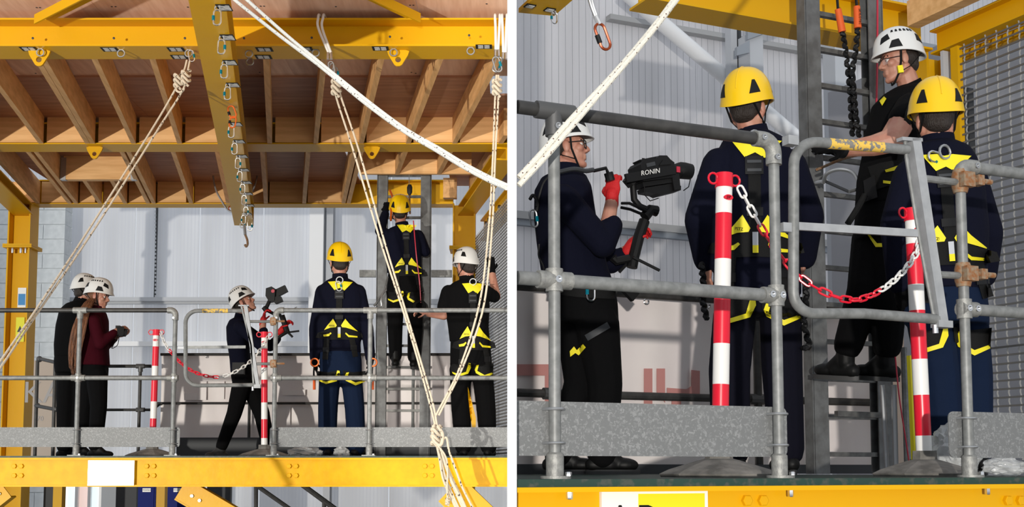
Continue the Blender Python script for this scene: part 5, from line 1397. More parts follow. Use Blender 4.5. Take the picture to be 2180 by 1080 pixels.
# ---- east bay: worker with hands in front
v0 = 1.52; sc = esc(1605, 450, v0); pf = east(v0)
PE['D2'] = make_person('worker in navy jumper and yellow helmet standing behind the striped post with red cap', pf, U, N, sc, dict(
    head=dict(c=(1592, 234, 0), f=V3((.52, .85, .12)), style='y', sc=1.03), neck=(1602, 285, 0),
    torso=[(1604, 282, 30, .08), (1605, 296, 66, .12), (1606, 322, 82, .145), (1608, 370, 98, .155), (1610, 460, 102, .155), (1612, 560, 97, .155), (1612, 628, 98, .16)],
    hips=[(1612, 590, 90, .15), (1612, 640, 95, .16), (1612, 675, 94, .155)],
    arms=[arm([(1530, 350, .02, .080), (1490, 468, .0, .074), (1503, 552, .10, .062)]), arm([(1682, 352, .02, .080), (1722, 460, .0, .074), (1712, 548, .10, .062)])],
    legs=[dict(pts=[(1564, 672, 0, .102), (1553, 790, 0, .098), (1556, 958, 0, .088)], boot=dict(a=(1556, 982, 0), d=N - U * .2)), dict(pts=[(1662, 672, 0, .102), (1665, 790, 0, .098), (1675, 958, 0, .084)], boot=dict(a=(1678, 982, 0), d=N + U * .3))],
    hands=[dict(w=(1504, 556, .10), d=N * .4 + U * .3 + V3((0, 0, -1)), n=U, s=-1, curl=.7), dict(w=(1712, 552, .10), d=N * .4 - U * .3 + V3((0, 0, -1)), n=-U, s=1, curl=.7)],
    top='navy', bottom='dark_trouser', ground=ZR, voxel=.008, bvoxel=.006, collar=dict(c=(1603, 286, 0), r=.072)), E((PV(1612, 900, v0) - OR).dot(U), v0, 0))
# ---- east bay: worker in blue trousers
v0 = 0.93; sc = esc(2005, 450, v0); pf = east(v0)
PE['H'] = make_person('worker in navy jumper, blue trousers and yellow helmet beside the grating screen', pf, U, N, sc, dict(
    head=dict(c=(1992, 258, 0), f=V3((.14, .98, .0)), style='y', sc=1.02), neck=(1994, 305, 0),
    torso=[(1996, 303, 32, .08), (1998, 316, 66, .12), (2000, 340, 78, .145), (2004, 400, 96, .155), (2010, 490, 100, .155), (2008, 570, 97, .155), (2008, 622, 96, .155)],
    hips=[(2010, 600, 88, .15), (2012, 655, 94, .155), (2016, 692, 92, .15)],
    arms=[arm([(1938, 376, .02, .078), (1908, 480, .02, .072), (1916, 600, .06, .060)]), arm([(2064, 376, .02, .078), (2103, 495, .02, .070), (2094, 585, .10, .062)])],
    legs=[dict(pts=[(1980, 692, 0, .100), (1998, 800, 0, .092), (2012, 962, 0, .080)], boot=dict(a=(2012, 985, 0), d=N - U * .2)), dict(pts=[(2056, 692, .0, .100), (2070, 800, .02, .090), (2076, 962, .02, .078)], boot=dict(a=(2077, 985, .02), d=N + U * .2))],
    hands=[dict(w=(1917, 604, .06), d=V3((0, 0, -1)) + U * .1, n=U, s=-1, curl=.7, glove='black_cloth'), dict(w=(2093, 590, .11), d=V3((0, 0, -1)) - U * .2 + N * .2, n=-U, s=1, curl=.7, glove='black_cloth')],
    top='navy', bottom='navy_trouser', ground=ZR, voxel=.008, bvoxel=.006, collar=dict(c=(1996, 305, 0), r=.074)), E((PV(2015, 900, v0) - OR).dot(U), v0, 0))
# ---- east bay: instructor on the ladder
v0 = 1.85; sc = esc(1910, 300, v0); pf = east(v0)
PE['G'] = make_person('instructor in black polo shirt, safety glasses and white helmet standing on the ladder', pf, U, N, sc, dict(
    head=dict(c=(1913, 132, 0), f=V3((-.97, -.06, -.14)), style='w', sc=.98), neck=(1938, 192, 0),
    torso=[(1937, 188, 34, .10), (1934, 200, 50, .15), (1928, 222, 64, .19), (1918, 270, 64, .20), (1905, 320, 60, .18), (1888, 380, 56, .165), (1882, 440, 54, .16)],
    hips=[(1882, 425, 50, .15), (1880, 470, 52, .16), (1876, 510, 52, .155)],
    arms=[arm([(1938, 230, -.19, .082), (1922, 256, -.22, .080)], [(1938, 232, -.19, .07), (1896, 300, -.25, .064), (1860, 310, -.2, .056), (1800, 318, -.10, .040)]),
          arm([(1905, 235, .2, .08), (1880, 275, .22, .075)], [(1905, 235, .2, .06), (1872, 308, .25, .05), (1800, 322, .33, .036)])],
    legs=[dict(pts=[(1858, 510, .06, .112), (1842, 620, .02, .096), (1806, 735, .12, .078)], boot=dict(a=(1800, 765, .14), d=-U * .30 + N * .9 + V3((0, 0, .10)), u=(-.15, 0, 1))), dict(pts=[(1898, 510, -.06, .112), (1893, 630, -.08, .096), (1889, 735, .0, .080)], boot=dict(a=(1886, 767, .02), d=-U * .40 + N * .85 + V3((0, 0, .10)), u=(-.15, 0, 1)))],
    hands=[dict(w=(1794, 318, -.09), d=-U + V3((0, 0, .08)), n=N * .7 + V3((0, 0, -.5)), s=1, curl=.45, glove='black_cloth', sc=1.0), dict(w=(1796, 322, .34), d=-U + V3((0, 0, .1)), n=N, s=-1, curl=.6, glove='black_cloth')],
    top='black_cloth', bottom='black_cloth', top_name='polo_shirt', voxel=.008, bvoxel=.0048, collar=dict(c=(1936, 190, 0), r=.076)), E((PV(1880, 700, v0) - OR).dot(U), v0, .45))
for k in ('C2', 'D2', 'H', 'G'): PE[k][0]['ax'] = tuple(U)
# ================================================================ harnesses (laid on the clothes)
def harness(key, mp, ml, st, off=1.0, lettering=True, spine=13, tx=None):
    t, bvs, hf = PE[key]; k = st / 6.0
    ax = V3(t.get('ax', (1, 0, 0)))
    q = lambda pts: [mp(*p) for p in pts]
    w = abs(mp(722 + spine, 650)[0] - mp(722, 650)[0])
    hb = strip(q([(722, 603), (722, 630), (722, 660), (722, 694)]), w, bvs, 'harness', M['webbing'], t, .010 * off, st)
    if hb is None: return
    A = lambda pts, n, m, o: patch(q(pts), bvs, n, M[m], hb, o * off, st)
    B = lambda pts, ww, n, m, o, th=.005: strip(q(pts), ww * w / spine, bvs, n, M[m], hb, o * off, st, th)
    B([(722, 617), (722, 636)], 19, 'buckle', 'black', .020, .012)
    B([(722, 621), (722, 624)], 15, 'buckle_bar', 'kick', .024, .004)
    B([(722, 630), (722, 633)], 15, 'buckle_bar', 'kick', .024, .004)
    B([(722, 671), (722, 680)], 17, 'buckle', 'black', .020, .010)
    A([(698, 600), (714, 599), (722, 601), (731, 599), (751, 601), (733, 619), (723, 613), (712, 618)], 'yoke_panel', 'hi_yellow', .014)
    A([(708, 684), (722, 690), (736, 684), (746, 702), (770, 709), (773, 719), (745, 724), (722, 723), (700, 724), (672, 719), (676, 709), (698, 702)], 'back_pad', 'webbing', .012)
    A([(709, 679), (717, 693), (715, 697), (703, 698), (690, 703), (697, 693)], 'waist_panel', 'hi_yellow', .019)
    A([(735, 679), (744, 690), (762, 706), (750, 702), (737, 698), (728, 697), (726, 693)], 'waist_panel', 'hi_yellow', .019)
    A([(688, 713), (699, 711), (704, 708), (706, 710), (700, 716), (689, 717)], 'waist_trim', 'hi_yellow', .019)
    A([(736, 708), (743, 714), (761, 716), (761, 719), (742, 718), (735, 711)], 'waist_trim', 'hi_yellow', .019)
    B([(722, 697), (722, 712)], 6, 'grey_tag', 'pale_steel', .024)
    B([(722, 711), (722, 719)], 6, 'tag_end', 'hi_yellow', .0245)
    B([(696, 722), (692, 766)], 12, 'side_strap', 'webbing', .011)
    B([(749, 722), (757, 760)], 12, 'side_strap', 'webbing', .011)
    for s_ in ((694, 745), (753, 740)):
        B([(s_[0], s_[1] - 5), (s_[0], s_[1] + 5)], 14, 'buckle', 'black', .020, .010)
    ql = lambda pts: [ml(*p) for p in pts]
    for poly in ([(673, 790), (698, 793), (721, 789), (722, 806), (702, 815), (676, 808)], [(730, 789), (752, 793), (779, 790), (777, 812), (756, 819), (732, 806)]):
        patch(ql(poly), bvs, 'leg_loop', M['webbing'], hb, .012 * off, st)
    patch(ql([(678, 808), (694, 813), (712, 808), (718, 789), (723, 790), (724, 799), (717, 812), (694, 818), (680, 812)]), bvs, 'leg_trim', M['hi_yellow'], hb, .019 * off, st)
    patch(ql([(737, 794), (743, 793), (739, 806), (757, 815), (776, 809), (777, 813), (757, 821), (736, 811), (733, 804)]), bvs, 'leg_trim', M['hi_yellow'], hb, .019 * off, st)
    if lettering:
        a = mp(706, 694); p = on_surf(bvs, a[0], a[1], .030 * off)
        if p is not None: text('PETZL', p, ax, (0, 0, 1), 3.4 * (w / spine) * mpp(p.y), M['black'], hb)
    # dorsal ring and its connector
    a = mp(723, 598); p = on_surf(bvs, a[0], a[1], .02)
    if p is not None:
        g = MB(); g.tube(arc(p + V3((0, 0, .005)), ax, (0, 0, 1), .030, 0, 2 * math.pi, 14)[:-1], .006, 6, closed=True); g.build('dorsal_ring', M['steel_mid'], hb, True)
    return hb
def aff(x0, y0, kx, ky, slant=0.0): return lambda x, y: (x0 + (x - 722) * kx + (y - 600) * slant, y0 + (y - 600) * ky)
ident = lambda x, y: (x, y)
harness('D', ident, ident, 6)
harness('E', aff(864, 479, .80, .88, .02), aff(858, 457, .74, .86), 6, lettering=True)
harness('F', aff(1006, 604, .93, 1.15, .02), aff(1001, 584, .88, 1.0), 6)
harness('D2', aff(1605, 298, 2.05, 2.02, .03), aff(1606, 256, 1.8, 1.98), 11)
harness('H', aff(2010, 330, 2.0, 1.9, .15), aff(2016, 333, 1.68, 1.92), 11)
def connector(px, py, pf, L, ang, mats, label, r=.0055, wd=.055, xdir=None, grp=None):
    return carabiner('carabiner', label, pf(px, py), L, wd, xdir or (1, 0, 0), mats, grp, 1, ang, r)
SG = [M['steel'], M['teal']]
# things carried: dorsal connectors
t, bvs, hf = PE['D']; p = on_surf(bvs, 718, 598, .04); carabiner('carabiner', 'silver and teal carabiner hanging at the neck of the worker with arms down', p, .10, .055, (1, 0, 0), SG, None, 1, .25)
t, bvs, hf = PE['H']; p = on_surf(bvs, 1975, 330, .05); carabiner('carabiner', 'silver and teal carabiner lying across the collar of the worker beside the grating screen', p, .115, .055, U, SG, None, -1, 1.45)
t, bvs, hf = PE['G']
hb = strip([(1855, 380), (1880, 372), (1915, 366), (1935, 362)], 52, bvs, 'harness', M['webbing'], t, .012, 11)
patch([(1884, 362), (1919, 350), (1919, 360), (1886, 367)], bvs, 'waist_panel', M['hi_yellow'], hb, .020, 10)
patch([(1880, 384), (1906, 387), (1906, 393), (1880, 390)], bvs, 'waist_trim', M['hi_yellow'], hb, .020, 10)
patch([(1847, 500), (1852, 500), (1867, 518), (1898, 518), (1898, 526), (1864, 526)], bvs, 'leg_trim', M['hi_yellow'], hb, .015, 10)
strip([(1962, 180), (1950, 205), (1935, 240), (1925, 300), (1915, 350)], 16, bvs, 'shoulder_strap', M['webbing'], hb, .010, 11)
patch([(1962, 176), (1972, 178), (1982, 196), (1972, 194)], bvs, 'shoulder_panel', M['hi_yellow'], hb, .018, 9)
patch([(1872, 215), (1882, 205), (1887, 210), (1878, 225)], bvs, 'chest_buckle', M['hi_yellow'], hb, .018, 9)
patch([(1838, 385), (1862, 372), (1868, 420), (1842, 430)], bvs, 'gear_pouch', M['black'], hb, .030, 10, .03)
p = pf(1986, 192, -.05); g = MB(); g.tube(arc(PV(1986, 186, 1.85), U, (0, 0, 1), .034, 0, 2 * math.pi, 14)[:-1], .006, 6, closed=True); g.build('dorsal_ring', M['steel_mid'], hb, True)
# safety glasses of the instructor
g = MB()
for s in (-1, 1):
    pts = [hf.p(s*.006, .094, .014), hf.p(s*.030, .094, .016), hf.p(s*.052, .082, .012), hf.p(s*.050, .080, -.014), hf.p(s*.028, .092, -.016), hf.p(s*.010, .094, -.010)]
    g.add(pts, [(0, 1, 4, 5), (1, 2, 3, 4)])
g.build('safety_lens', M['glass_clear'], t, True)
g = MB()
for s in (-1, 1): g.tube([hf.p(s*.052, .082, .012), hf.p(s*.074, .04, .010), hf.p(s*.082, -.01, .008)], .0022, 5)
g.tube([hf.p(-.052, .083, .015), hf.p(-.028, .095, .018), hf.p(0, .098, .016), hf.p(.028, .095, .018), hf.p(.052, .083, .015)], .0018, 5); g.build('glasses_frame', M['black'], t, True)
g = MB(); a = hf.p(-.075, .03, -.062); g.obox(a, hf.f * .014, hf.u * .020, hf.r * .006); g.build('strap_buckle', M['hi_yellow'], t)
g = MB(); w_ = PV(1792, 318, 1.74); g.tube([w_ + U * .012, w_ - U * .016], .047, 14); g.build('watch', M['black'], t, True)
# cameraman of the east bay: glasses, straps, belt kit
t, bvs, hf = PE['C2']
g = MB()
for s in (-1, 1):
    c = [hf.p(s*.010, .100, .022), hf.p(s*.056, .090, .022), hf.p(s*.056, .088, -.016), hf.p(s*.012, .098, -.018)]
    g.tube(c, .0032, 5, closed=True); g.tube([hf.p(s*.056, .090, .018), hf.p(s*.082, -.01, .014)], .0028, 5)
g.tube([hf.p(-.010, .100, .016), hf.p(.010, .100, .016)], .0028, 5); g.build('glasses', M['black'], t, True)
hb = strip([(1160, 612), (1230, 622), (1310, 626)], 22, bvs, 'harness', M['webbing'], t, .012, 11)
strip([(1248, 720), (1272, 706), (1296, 692)], 14, bvs, 'thigh_strap', M['kick'], hb, .012, 10)
patch([(1213, 748), (1222, 738), (1228, 746), (1241, 733), (1247, 740), (1232, 757), (1225, 752), (1214, 760)], bvs, 'leg_trim', M['hi_yellow'], hb, .014, 8)
patch([(1182, 624), (1189, 622), (1190, 630), (1184, 631)], bvs, 'waist_trim', M['hi_yellow'], hb, .02, 8)
patch([(1276, 609), (1293, 610), (1293, 616), (1276, 615)], bvs, 'waist_trim', M['hi_yellow'], hb, .02, 8)
g = MB(); g.bar(PV(1322, 602, 2.2), PV(1352, 634, 2.2), .03, .055, U); g.build('pouch_flap', M['webbing'], hb)
carabiner('carabiner', 'silver carabiner with teal sleeve on the belt of the cameraman with glasses', PV(1258, 598, 2.12), .105, .052, U, SG, None, -1, 0)
carabiner('carabiner', 'dark steel carabiner clipped to the back of the cameraman with glasses', PV(1133, 445, 2.4), .10, .05, U, [M['steel_mid'], M['teal']], None, 1, .15)
g = MB(); g.tube(smooth_path([PV(1190, 362, 2.3), PV(1160, 385, 2.36), PV(1146, 425, 2.4), PV(1142, 440, 2.4)], 6), .007, 6); g.build('safety_cable', M['black'], hb, True); g = MB(); g.tube(smooth_path([PV(1128, 425, 2.4), PV(1135, 416, 2.4), PV(1145, 432, 2.4), PV(1143, 450, 2.4)], 6), .009, 6); g.build('safety_cable', M['black'], hb, True); g = MB(); g.tube(smooth_path([PV(1148, 520, 2.4), PV(1147, 545, 2.4), PV(1156, 565, 2.38), PV(1160, 582, 2.36)], 6), .005, 6); g.build('safety_cable', M['black'], hb, True)
g = MB(); g.tube(smooth_path([PV(1192, 366, 2.2), PV(1222, 360, 2.15), PV(1245, 364, 2.15), PV(1262, 362, 2.15)], 6), .020, 8, flat=.6); g.build('neck_strap', M['kick'], hb, True)
# ================================================================ camera rigs
gm = thing('camera_gimbal', 'black camera gimbal lettered RONIN held by the cameraman with glasses', 'gimbal', PV(1350, 570, 2.35))
q = lambda x, y, d=0.0: PV(x, y, 2.38 + d)
def gbar(pts, r, name, m='black', flat=1.0, n=10): 
    g = MB(); g.tube([q(*p) for p in pts], r, n, flat=flat); return g.build(name, M[m], gm, True)
gbar([(1372, 470, .02), (1360, 505, .02), (1350, 545, .02), (1345, 570, .02)], .030, 'grip')
gbar([(1398, 450), (1385, 447), (1372, 462)], .030, 'base_hub')
gbar([(1347, 390), (1350, 425), (1362, 440), (1386, 450)], .018, 'lower_arm')
gbar([(1335, 378), (1347, 392)], .034, 'roll_motor')
g = MB(); g.bar(q(1332, 380, -.09), q(1436, 362, -.09), .018, .046); arm_ = g.build('upper_arm', M['black'], gm)
c = q(1385, 366.5, -.104); rt = (q(1436, 362, -.09) - q(1332, 378, -.09)).normalized(); text('RONIN', c, rt, V3((0, 0, 1)), .027, M['white'], arm_)
def gpoly(pts, d0, d1, name, m='black', par=None):
    g = MB(); g.prism([q(x, y, d0) for x, y in pts], N * (d1 - d0)); return g.build(name, M[m], par or gm)
cb = gpoly([(1364, 350), (1370, 342), (1398, 337), (1404, 331), (1420, 331), (1428, 340), (1436, 346), (1434, 378), (1370, 386)], -.07, .07, 'camera_body')
gpoly([(1404, 352), (1412, 340), (1424, 341), (1430, 350)], -.078, -.07, 'hot_shoe_cover', par=cb)
gpoly([(1376, 348), (1394, 344), (1396, 352), (1378, 356)], -.076, -.07, 'side_port', 'kick', par=cb)
gpoly([(1430, 372), (1446, 369), (1449, 402), (1436, 405)], -.06, -.03, 'plate_bracket')
gpoly([(1366, 344), (1362, 340), (1408, 331), (1412, 334), (1402, 342)], -.04, .04, 'top_plate', par=cb)
g = MB(); g.tube([q(1369, 346), q(1368, 337), q(1371, 337), q(1371, 346)], .004, 5); g.build('cold_shoe', M['black'], cb, True)
gbar([(1430, 366), (1445, 363), (1448, 363), (1458, 364), (1470, 366)], [.036, .042, .046, .046, .043], 'lens', 'black', n=18)
g = MB(); g.lathe([(.037, 0), (.034, .002)], q(1471, 366), U, 18); g.build('lens_glass', M['lens'], gm, True)
g = MB(); g.obox(q(1444, 361, -.049), U * .011, (0, 0, .016), N * .002); o = g.build('lens_badge', M['red_badge'], gm)
gpoly([(1368, 388), (1434, 379), (1436, 388), (1370, 398)], -.05, .05, 'camera_plate')
gpoly([(1372, 400), (1436, 390), (1450, 396), (1450, 405), (1406, 416), (1398, 412), (1374, 408)], -.04, .04, 'camera_plate')
gbar([(1372, 396, -.05), (1372, 415, -.05), (1384, 428, -.05), (1402, 422, -.05)], .003, 'cable', n=5)
gbar([(1455, 406, -.02), (1466, 398, -.02), (1470, 380, -.02)], .003, 'cable', n=5)
gbar([(1323, 433, -.03), (1340, 433, -.03), (1355, 440, -.03), (1376, 450, -.02)], .008, 'sling_handle', n=6)
gbar([(1322, 442, -.03), (1342, 446, -.03), (1366, 456, -.02)], .008, 'sling_handle', n=6)
gbar([(1348, 548, -.03), (1404, 576, -.06)], .0085, 'stand_leg', n=8)
gbar([(1346, 550, .03), (1318, 580, .06)], .0085, 'stand_leg', n=8)
gbar([(1340, 550, .0), (1312, 556, .02), (1305, 548, .02)], .022, 'battery_clip')
g = MB(); g.tube([PV(1300, 385, 2.15), PV(1295, 368, 2.15)], .024, 10); g.tube([PV(1294, 368, 2.15), PV(1290, 358, 2.15), PV(1264, 364, 2.15)], .009, 8); setp(g.build('remote_handle', M['black'], None, True), 'black remote handle in the raised red glove of the cameraman', 'handle')
# west rig
gm = thing('camera_gimbal', 'small looking black camera gimbal raised by the cameraman beside the gate', 'gimbal', P(612, 712, 12.66))
q = lambda x, y, d=0.0: P(x, y, 12.66 + d)
gbar([(600, 672), (606, 690), (612, 710)], .030, 'grip'); gbar([(578, 632), (572, 645), (565, 660)], .020, 'lower_arm'); gbar([(562, 654), (569, 663)], .03, 'roll_motor'); gbar([(566, 660, .03), (582, 668, .03), (598, 672, .02)], .018, 'base_arm')
def gp2(pts, d0, d1, name):
    g = MB(); g.prism([q(x, y, d0) for x, y in pts], (0, d1 - d0, 0)); return g.build(name, M['black'], gm)
cb = gp2([(566, 614), (578, 610), (586, 615), (584, 640), (572, 642), (565, 630)], -.06, .06, 'camera_body'); gp2([(583, 618), (606, 607), (612, 620), (588, 633)], -.03, .03, 'monitor'); gp2([(578, 634), (596, 630), (600, 640), (585, 646)], -.05, .05, 'camera_plate')
g = MB(); g.lathe([(.02, 0), (.018, .004)], q(581, 620, -.06), (0, -1, 0), 12); g.build('badge', M['red_badge'], gm, True)
gbar([(613, 708), (637, 705)], .010, 'stand_leg'); gbar([(613, 708), (623, 718)], .012, 'stand_leg'); gbar([(610, 708, -.02), (597, 716, -.04), (588, 724, -.04)], .018, 'arm_brace')
gbar([(590, 668, .05), (620, 660, .05), (632, 654, .05)], .004, 'antenna', 'steel_mid', n=5)
# still camera
cm = thing('photo_camera', 'black photo camera held by the long haired woman', 'camera', P(258, 716, 11.84))
q = lambda x, y, d=0.0: P(x, y, 11.84 + d)
g = MB(); g.obox(q(256, 706), (.030, .01, 0), (-.02, .055, 0), (0, 0, .042)); g.obox(q(252, 697), (.02, 0, 0), (0, .025, 0), (0, 0, .014)); g.build('camera_body', M['black'], cm)
g = MB(); g.tube([q(258, 707), q(268, 709)], [.036, .040], 14); g.build('lens', M['black'], cm, True)
g = MB(); g.tube(smooth_path([q(252, 712, -.06), q(245, 728, -.06), q(238, 742, -.06), q(250, 735, -.05), q(254, 716, -.05)], 5), .009, 6, flat=.4); g.build('neck_strap', M['webbing'], cm, True)
g = MB(); g.obox(P(508, 785, 12.48), (.06, 0, 0), (0, .03, 0), (0, 0, .06)); setp(g.build('belt_pouch', M['black']), 'black belt pouch on the hip of the cameraman beside the gate', 'pouch')

# ================================================================ striped posts and chains
def tpost(label, top, bot, r, yaw=0.0, ax=(1, 0, 0)):
    top = V3(top); bot = V3(bot); d = (top - bot); L = d.length; d.normalize(); a = V3(ax).normalized()
    t = thing('barrier_post', label, 'post', bot)
    cut = [0, .045, .135, .288, .385, .567, .70, .85, .965]
    for i in range(1, len(cut) - 1):
        g = MB(); g.tube([top - d * (L * cut[i]), top - d * (L * cut[i + 1])], r, 20); o = g.build('band', M['red'] if i % 2 == 0 else M['white'], t, True)
        if i == 1:
            n_ = V3((-a.y, a.x, 0)); c = top - d * (L * .085) - n_ * (r + .0005); g = MB(); g.lathe([(.019, -.006), (.019, .0012)], c, -n_, 20, sx=1, sy=.55, ref=V3((0, 0, 1))); o2 = g.build('badge', M['red'], o, True)
            text('JSP', c - n_ * .0018, a, d, .011, M['black'], o)
    g = MB(); g.lathe([(r * 1.06, 0), (r * 1.06, -.03), (r * 1.12, -L * .048)][::-1], top, d, 20); cap = g.build('cap', M['red'], t, True)
    for s in (-1, 1):
        c = top - d * .022 + a * (s * (r + .018)); g = MB(); g.tube(arc(c, a, d, .020, 0, 2 * math.pi, 14)[:-1], .0042, 6, closed=True); g.build('chain_eye', M['red'], cap, True)
    g = MB(); n = 8; R = .21
    def oc(rad, z, s=1.0): return [V3((bot.x, bot.y, bot.z + z)) + V3((math.cos(2 * math.pi * (j + .5) / n + yaw), math.sin(2 * math.pi * (j + .5) / n + yaw), 0)) * rad for j in range(n)]
    g.loft([oc(R, 0), oc(R + .005, .012), oc(R - .03, .028), oc(.075, .060), oc(.05, .066), oc(.048, .10)]); g.build('rubber_base', M['rubber'], t, False)
    return t, top - d * .03
YP = 10.0
tp1, _ = tpost('red and white barrier post nearest the woman with the camera', P(333, 702, YP), V3((P(324, 960, YP).x, YP, ZL)), .026)
tp2, _ = tpost('red and white barrier post standing beside the gimbal operator and swing gate', P(563, 707, YP), V3((P(563, 960, YP).x, YP, ZL)), .026)
b = PV(1531, 990, .50); b.z = ZR
tp3, _ = tpost('red and white barrier post in front of the worker with the dark trousers', PV(1542, 370, .50), b, .0305, .3, U)
b = PV(1969, 990, .50); b.z = ZR
tp4, _ = tpost('red and white barrier post leaning beside the blue trousered worker', PV(1942, 444, .50), b, .0305, .5, U)
LK = {}
def link_mesh_of(m):
    if m not in LK:
        g = MB(); L, w, r = .058, .030, .0042
        pts = arc((L/2 - w/2, 0, 0), (1, 0, 0), (0, 1, 0), w/2 - r, -math.pi/2, math.pi/2, 5) + arc((-L/2 + w/2, 0, 0), (1, 0, 0), (0, 1, 0), w/2 - r, math.pi/2, 3*math.pi/2, 5)
        g.tube(pts, r, 6, closed=True); LK[m] = g.mesh('link', M[m], (0, 0, 0), True)
    return LK[m]
def chain_thing(label, pts, cols, pitch=.040, facing=(0, -1, 0)):
    path = smooth_path(pts, 12); t = thing('barrier_chain', label, 'chain', path[len(path)//2])
    acc = [0]
    for i in range(1, len(path)): acc.append(acc[-1] + (path[i] - path[i-1]).length)
    n = int(acc[-1] / pitch); f = V3(facing)
    def at(s):
        for i in range(1, len(path)):
            if acc[i] >= s: return path[i-1].lerp(path[i], (s - acc[i-1]) / max(acc[i] - acc[i-1], 1e-9)), (path[i] - path[i-1]).normalized()
        return path[-1], (path[-1] - path[-2]).normalized()
    for k in range(n):
        p, d = at((k + .5) * acc[-1] / n); fr = (k + .5) / n
        y = f.cross(d).normalized(); z = d.cross(y)
        ang = .5 + (math.pi / 2 if k % 2 else 0); y2 = y * math.cos(ang) + z * math.sin(ang); z2 = d.cross(y2)
        m = [c for lim, c in cols if fr <= lim][0]
        o = bpy.data.objects.new('link', link_mesh_of(m)); C.objects.link(o); o.parent = t
        mt = Matrix((d, y2, z2)).transposed().to_4x4(); mt.translation = p - wl(t); o.matrix_local = mt
    return t
chain_thing('red and white plastic chain between the two barrier posts of the west deck', [P(341, 707, YP), P(355, 738, YP - .1), P(385, 773, YP - .25), P(420, 795, YP - .35), P(465, 803, YP - .38), P(510, 787, YP - .35), P(545, 757, YP - .2), P(571, 717, YP - .04)], [(.15, 'white'), (.56, 'red'), (1.1, 'white')])
chain_thing('red and white plastic chain between the two barrier posts of the east deck', [PV(1574, 398, .48), PV(1604, 455, .45), PV(1645, 522, .40), PV(1712, 596, .33), PV(1790, 635, .28), PV(1845, 633, .28), PV(1905, 596, .33), PV(1950, 540, .42), PV(1964, 480, .48)], [(.13, 'white'), (.58, 'red'), (1.1, 'white')], .040, tuple(-N))

# ================================================================ ropes and slings
def rope(g, pts, r, n=7, k=8): g.tube(smooth_path(pts, k), r, n); return g
def knot(g, c, R, r, seed, ax=(1, 0, 0)):
    rnd = random.Random(seed); a = V3(ax); z = V3((0, 0, 1)); y = V3((0, 1, 0)); pts = []
    for k in range(26):
        th = k / 26 * 2 * math.pi * 3
        pts.append(V3(c) + a * (R * .6 * math.cos(th) ) + y * (R * .5 * math.sin(th * 1.0 + .6)) + z * (R * (1.2 - 2.4 * k / 25) + R * .3 * math.sin(th * 2)))
    g.tube(smooth_path(pts, 3), r, 7)
Q = lambda x, y, Y: P(x, y, Y)
# left rope pair
r1 = thing('anchor_rope', 'tan rope pair running from the front beam down to the yellow column', 'rope', P(200, 480, 8.4))
g = MB(); rope(g, [Q(398, 128, 9.06), Q(392, 150, 9.05), Q(376, 185, 9.0), Q(330, 265, 8.9), Q(195, 480, 8.4), Q(80, 655, 7.6), Q(-20, 800, 7.0), Q(-160, 1010, 6.3), Q(-330, 1270, 5.6)], .0075); g.build('strand', M['rope_tan'], r1, True)
g = MB(); rope(g, [Q(404, 130, 9.06), Q(400, 150, 9.05), Q(390, 190, 9.0), Q(340, 270, 8.9), Q(205, 482, 8.4), Q(82, 664, 7.6), Q(-20, 815, 7.0), Q(-160, 1025, 6.3), Q(-330, 1285, 5.6)], .0075); g.build('strand', M['rope_tan'], r1, True)
for k, (x, y) in enumerate(((380, 172), (396, 165))):
    g = MB(); knot(g, Q(x, y, 9.0), .045, .010, k); g.build('knot', M['rope_tan'], r1, True)
g = MB(); g.tube(arc(Q(383, 188, 8.98), (1, 0, 0), (0, 0, 1), .03, math.pi, 2 * math.pi, 8), .009, 7); g.build('bight', M['rope_tan'], r1, True)
carabiner('carabiner', 'small teal and steel carabiner at the head of the tan rope pair', Q(405, 106, 9.1), .10, .05, (1, 0, 0), SG, None, 1, .2)
# centre rope pair with wire sling over the beam
def wire_sling(label, x, yb, px2=0):
    t = thing('wire_sling', label, 'sling', Q(x, yb, 9.0)); g = MB(); z = HT + .012
    a = Q(x, 60, 9.0).x
    for dx in (-.018, .018):
        b = Q(x + px2, yb, 9.0)
        pts = [V3((a + dx, 9.42, HB + .02)), V3((a + dx, 9.40, z - .03)), V3((a + dx, 9.33, z + .01)), V3((a + dx, 9.2, z + .016)), V3((a + dx, 9.05, z + .012)), V3((a + dx, 9.005, z - .03)), V3((a + dx * .8, 8.995, HB + .12)), V3((b.x + dx * .5, 9.0, b.z))]
        rope(g, pts, .010, 8, 5)
    g.build('wire', M['white'], t, True)
    for dx in (-.012, .012):
        q0 = MB(); b = Q(x + px2, yb, 9.0); q0.tube([b + V3((dx, 0, .0)), b + V3((dx * 1.1, 0, -.05))], .011, 8); q0.build('ferrule', M['steel'], t, True)
    return t
wire_sling('white wire sling looped over the front beam above the centre rope pair', 682, 112, 20)
wire_sling('white wire sling looped over the front beam above the right rope pair', 1059, 106, -1)
wire_sling('white wire sling at the end of the front beam beside the partition', 1074, 112, 0)
for k, (x, y, m, tl) in enumerate(((703, 130, M['steel_mid'], .2), (708, 134, M['steel_mid'], -.1), (712, 142, M['teal'], .15))):
    carabiner('carabiner', 'steel carabiner clipped under the centre wire sling', Q(x, y, 9.0 + .02 * k), .10, .05, (1, 0, 0), [M['steel_mid'], m], 'carabiners under the centre wire sling', 1, tl)
for k, (x, y, tl) in enumerate(((1053, 120, .3), (1064, 120, -.3))):
    carabiner('carabiner', 'steel carabiner clipped under the right wire slings', Q(x, y, 9.0 + .02 * k), .13, .06, (1, 0, 0), [M['steel_mid'], M['teal']], 'carabiners under the right wire slings', 1, tl)
r2 = thing('anchor_rope', 'tan rope pair hanging from the centre wire sling to the big knot', 'rope', Q(800, 500, 8.9))
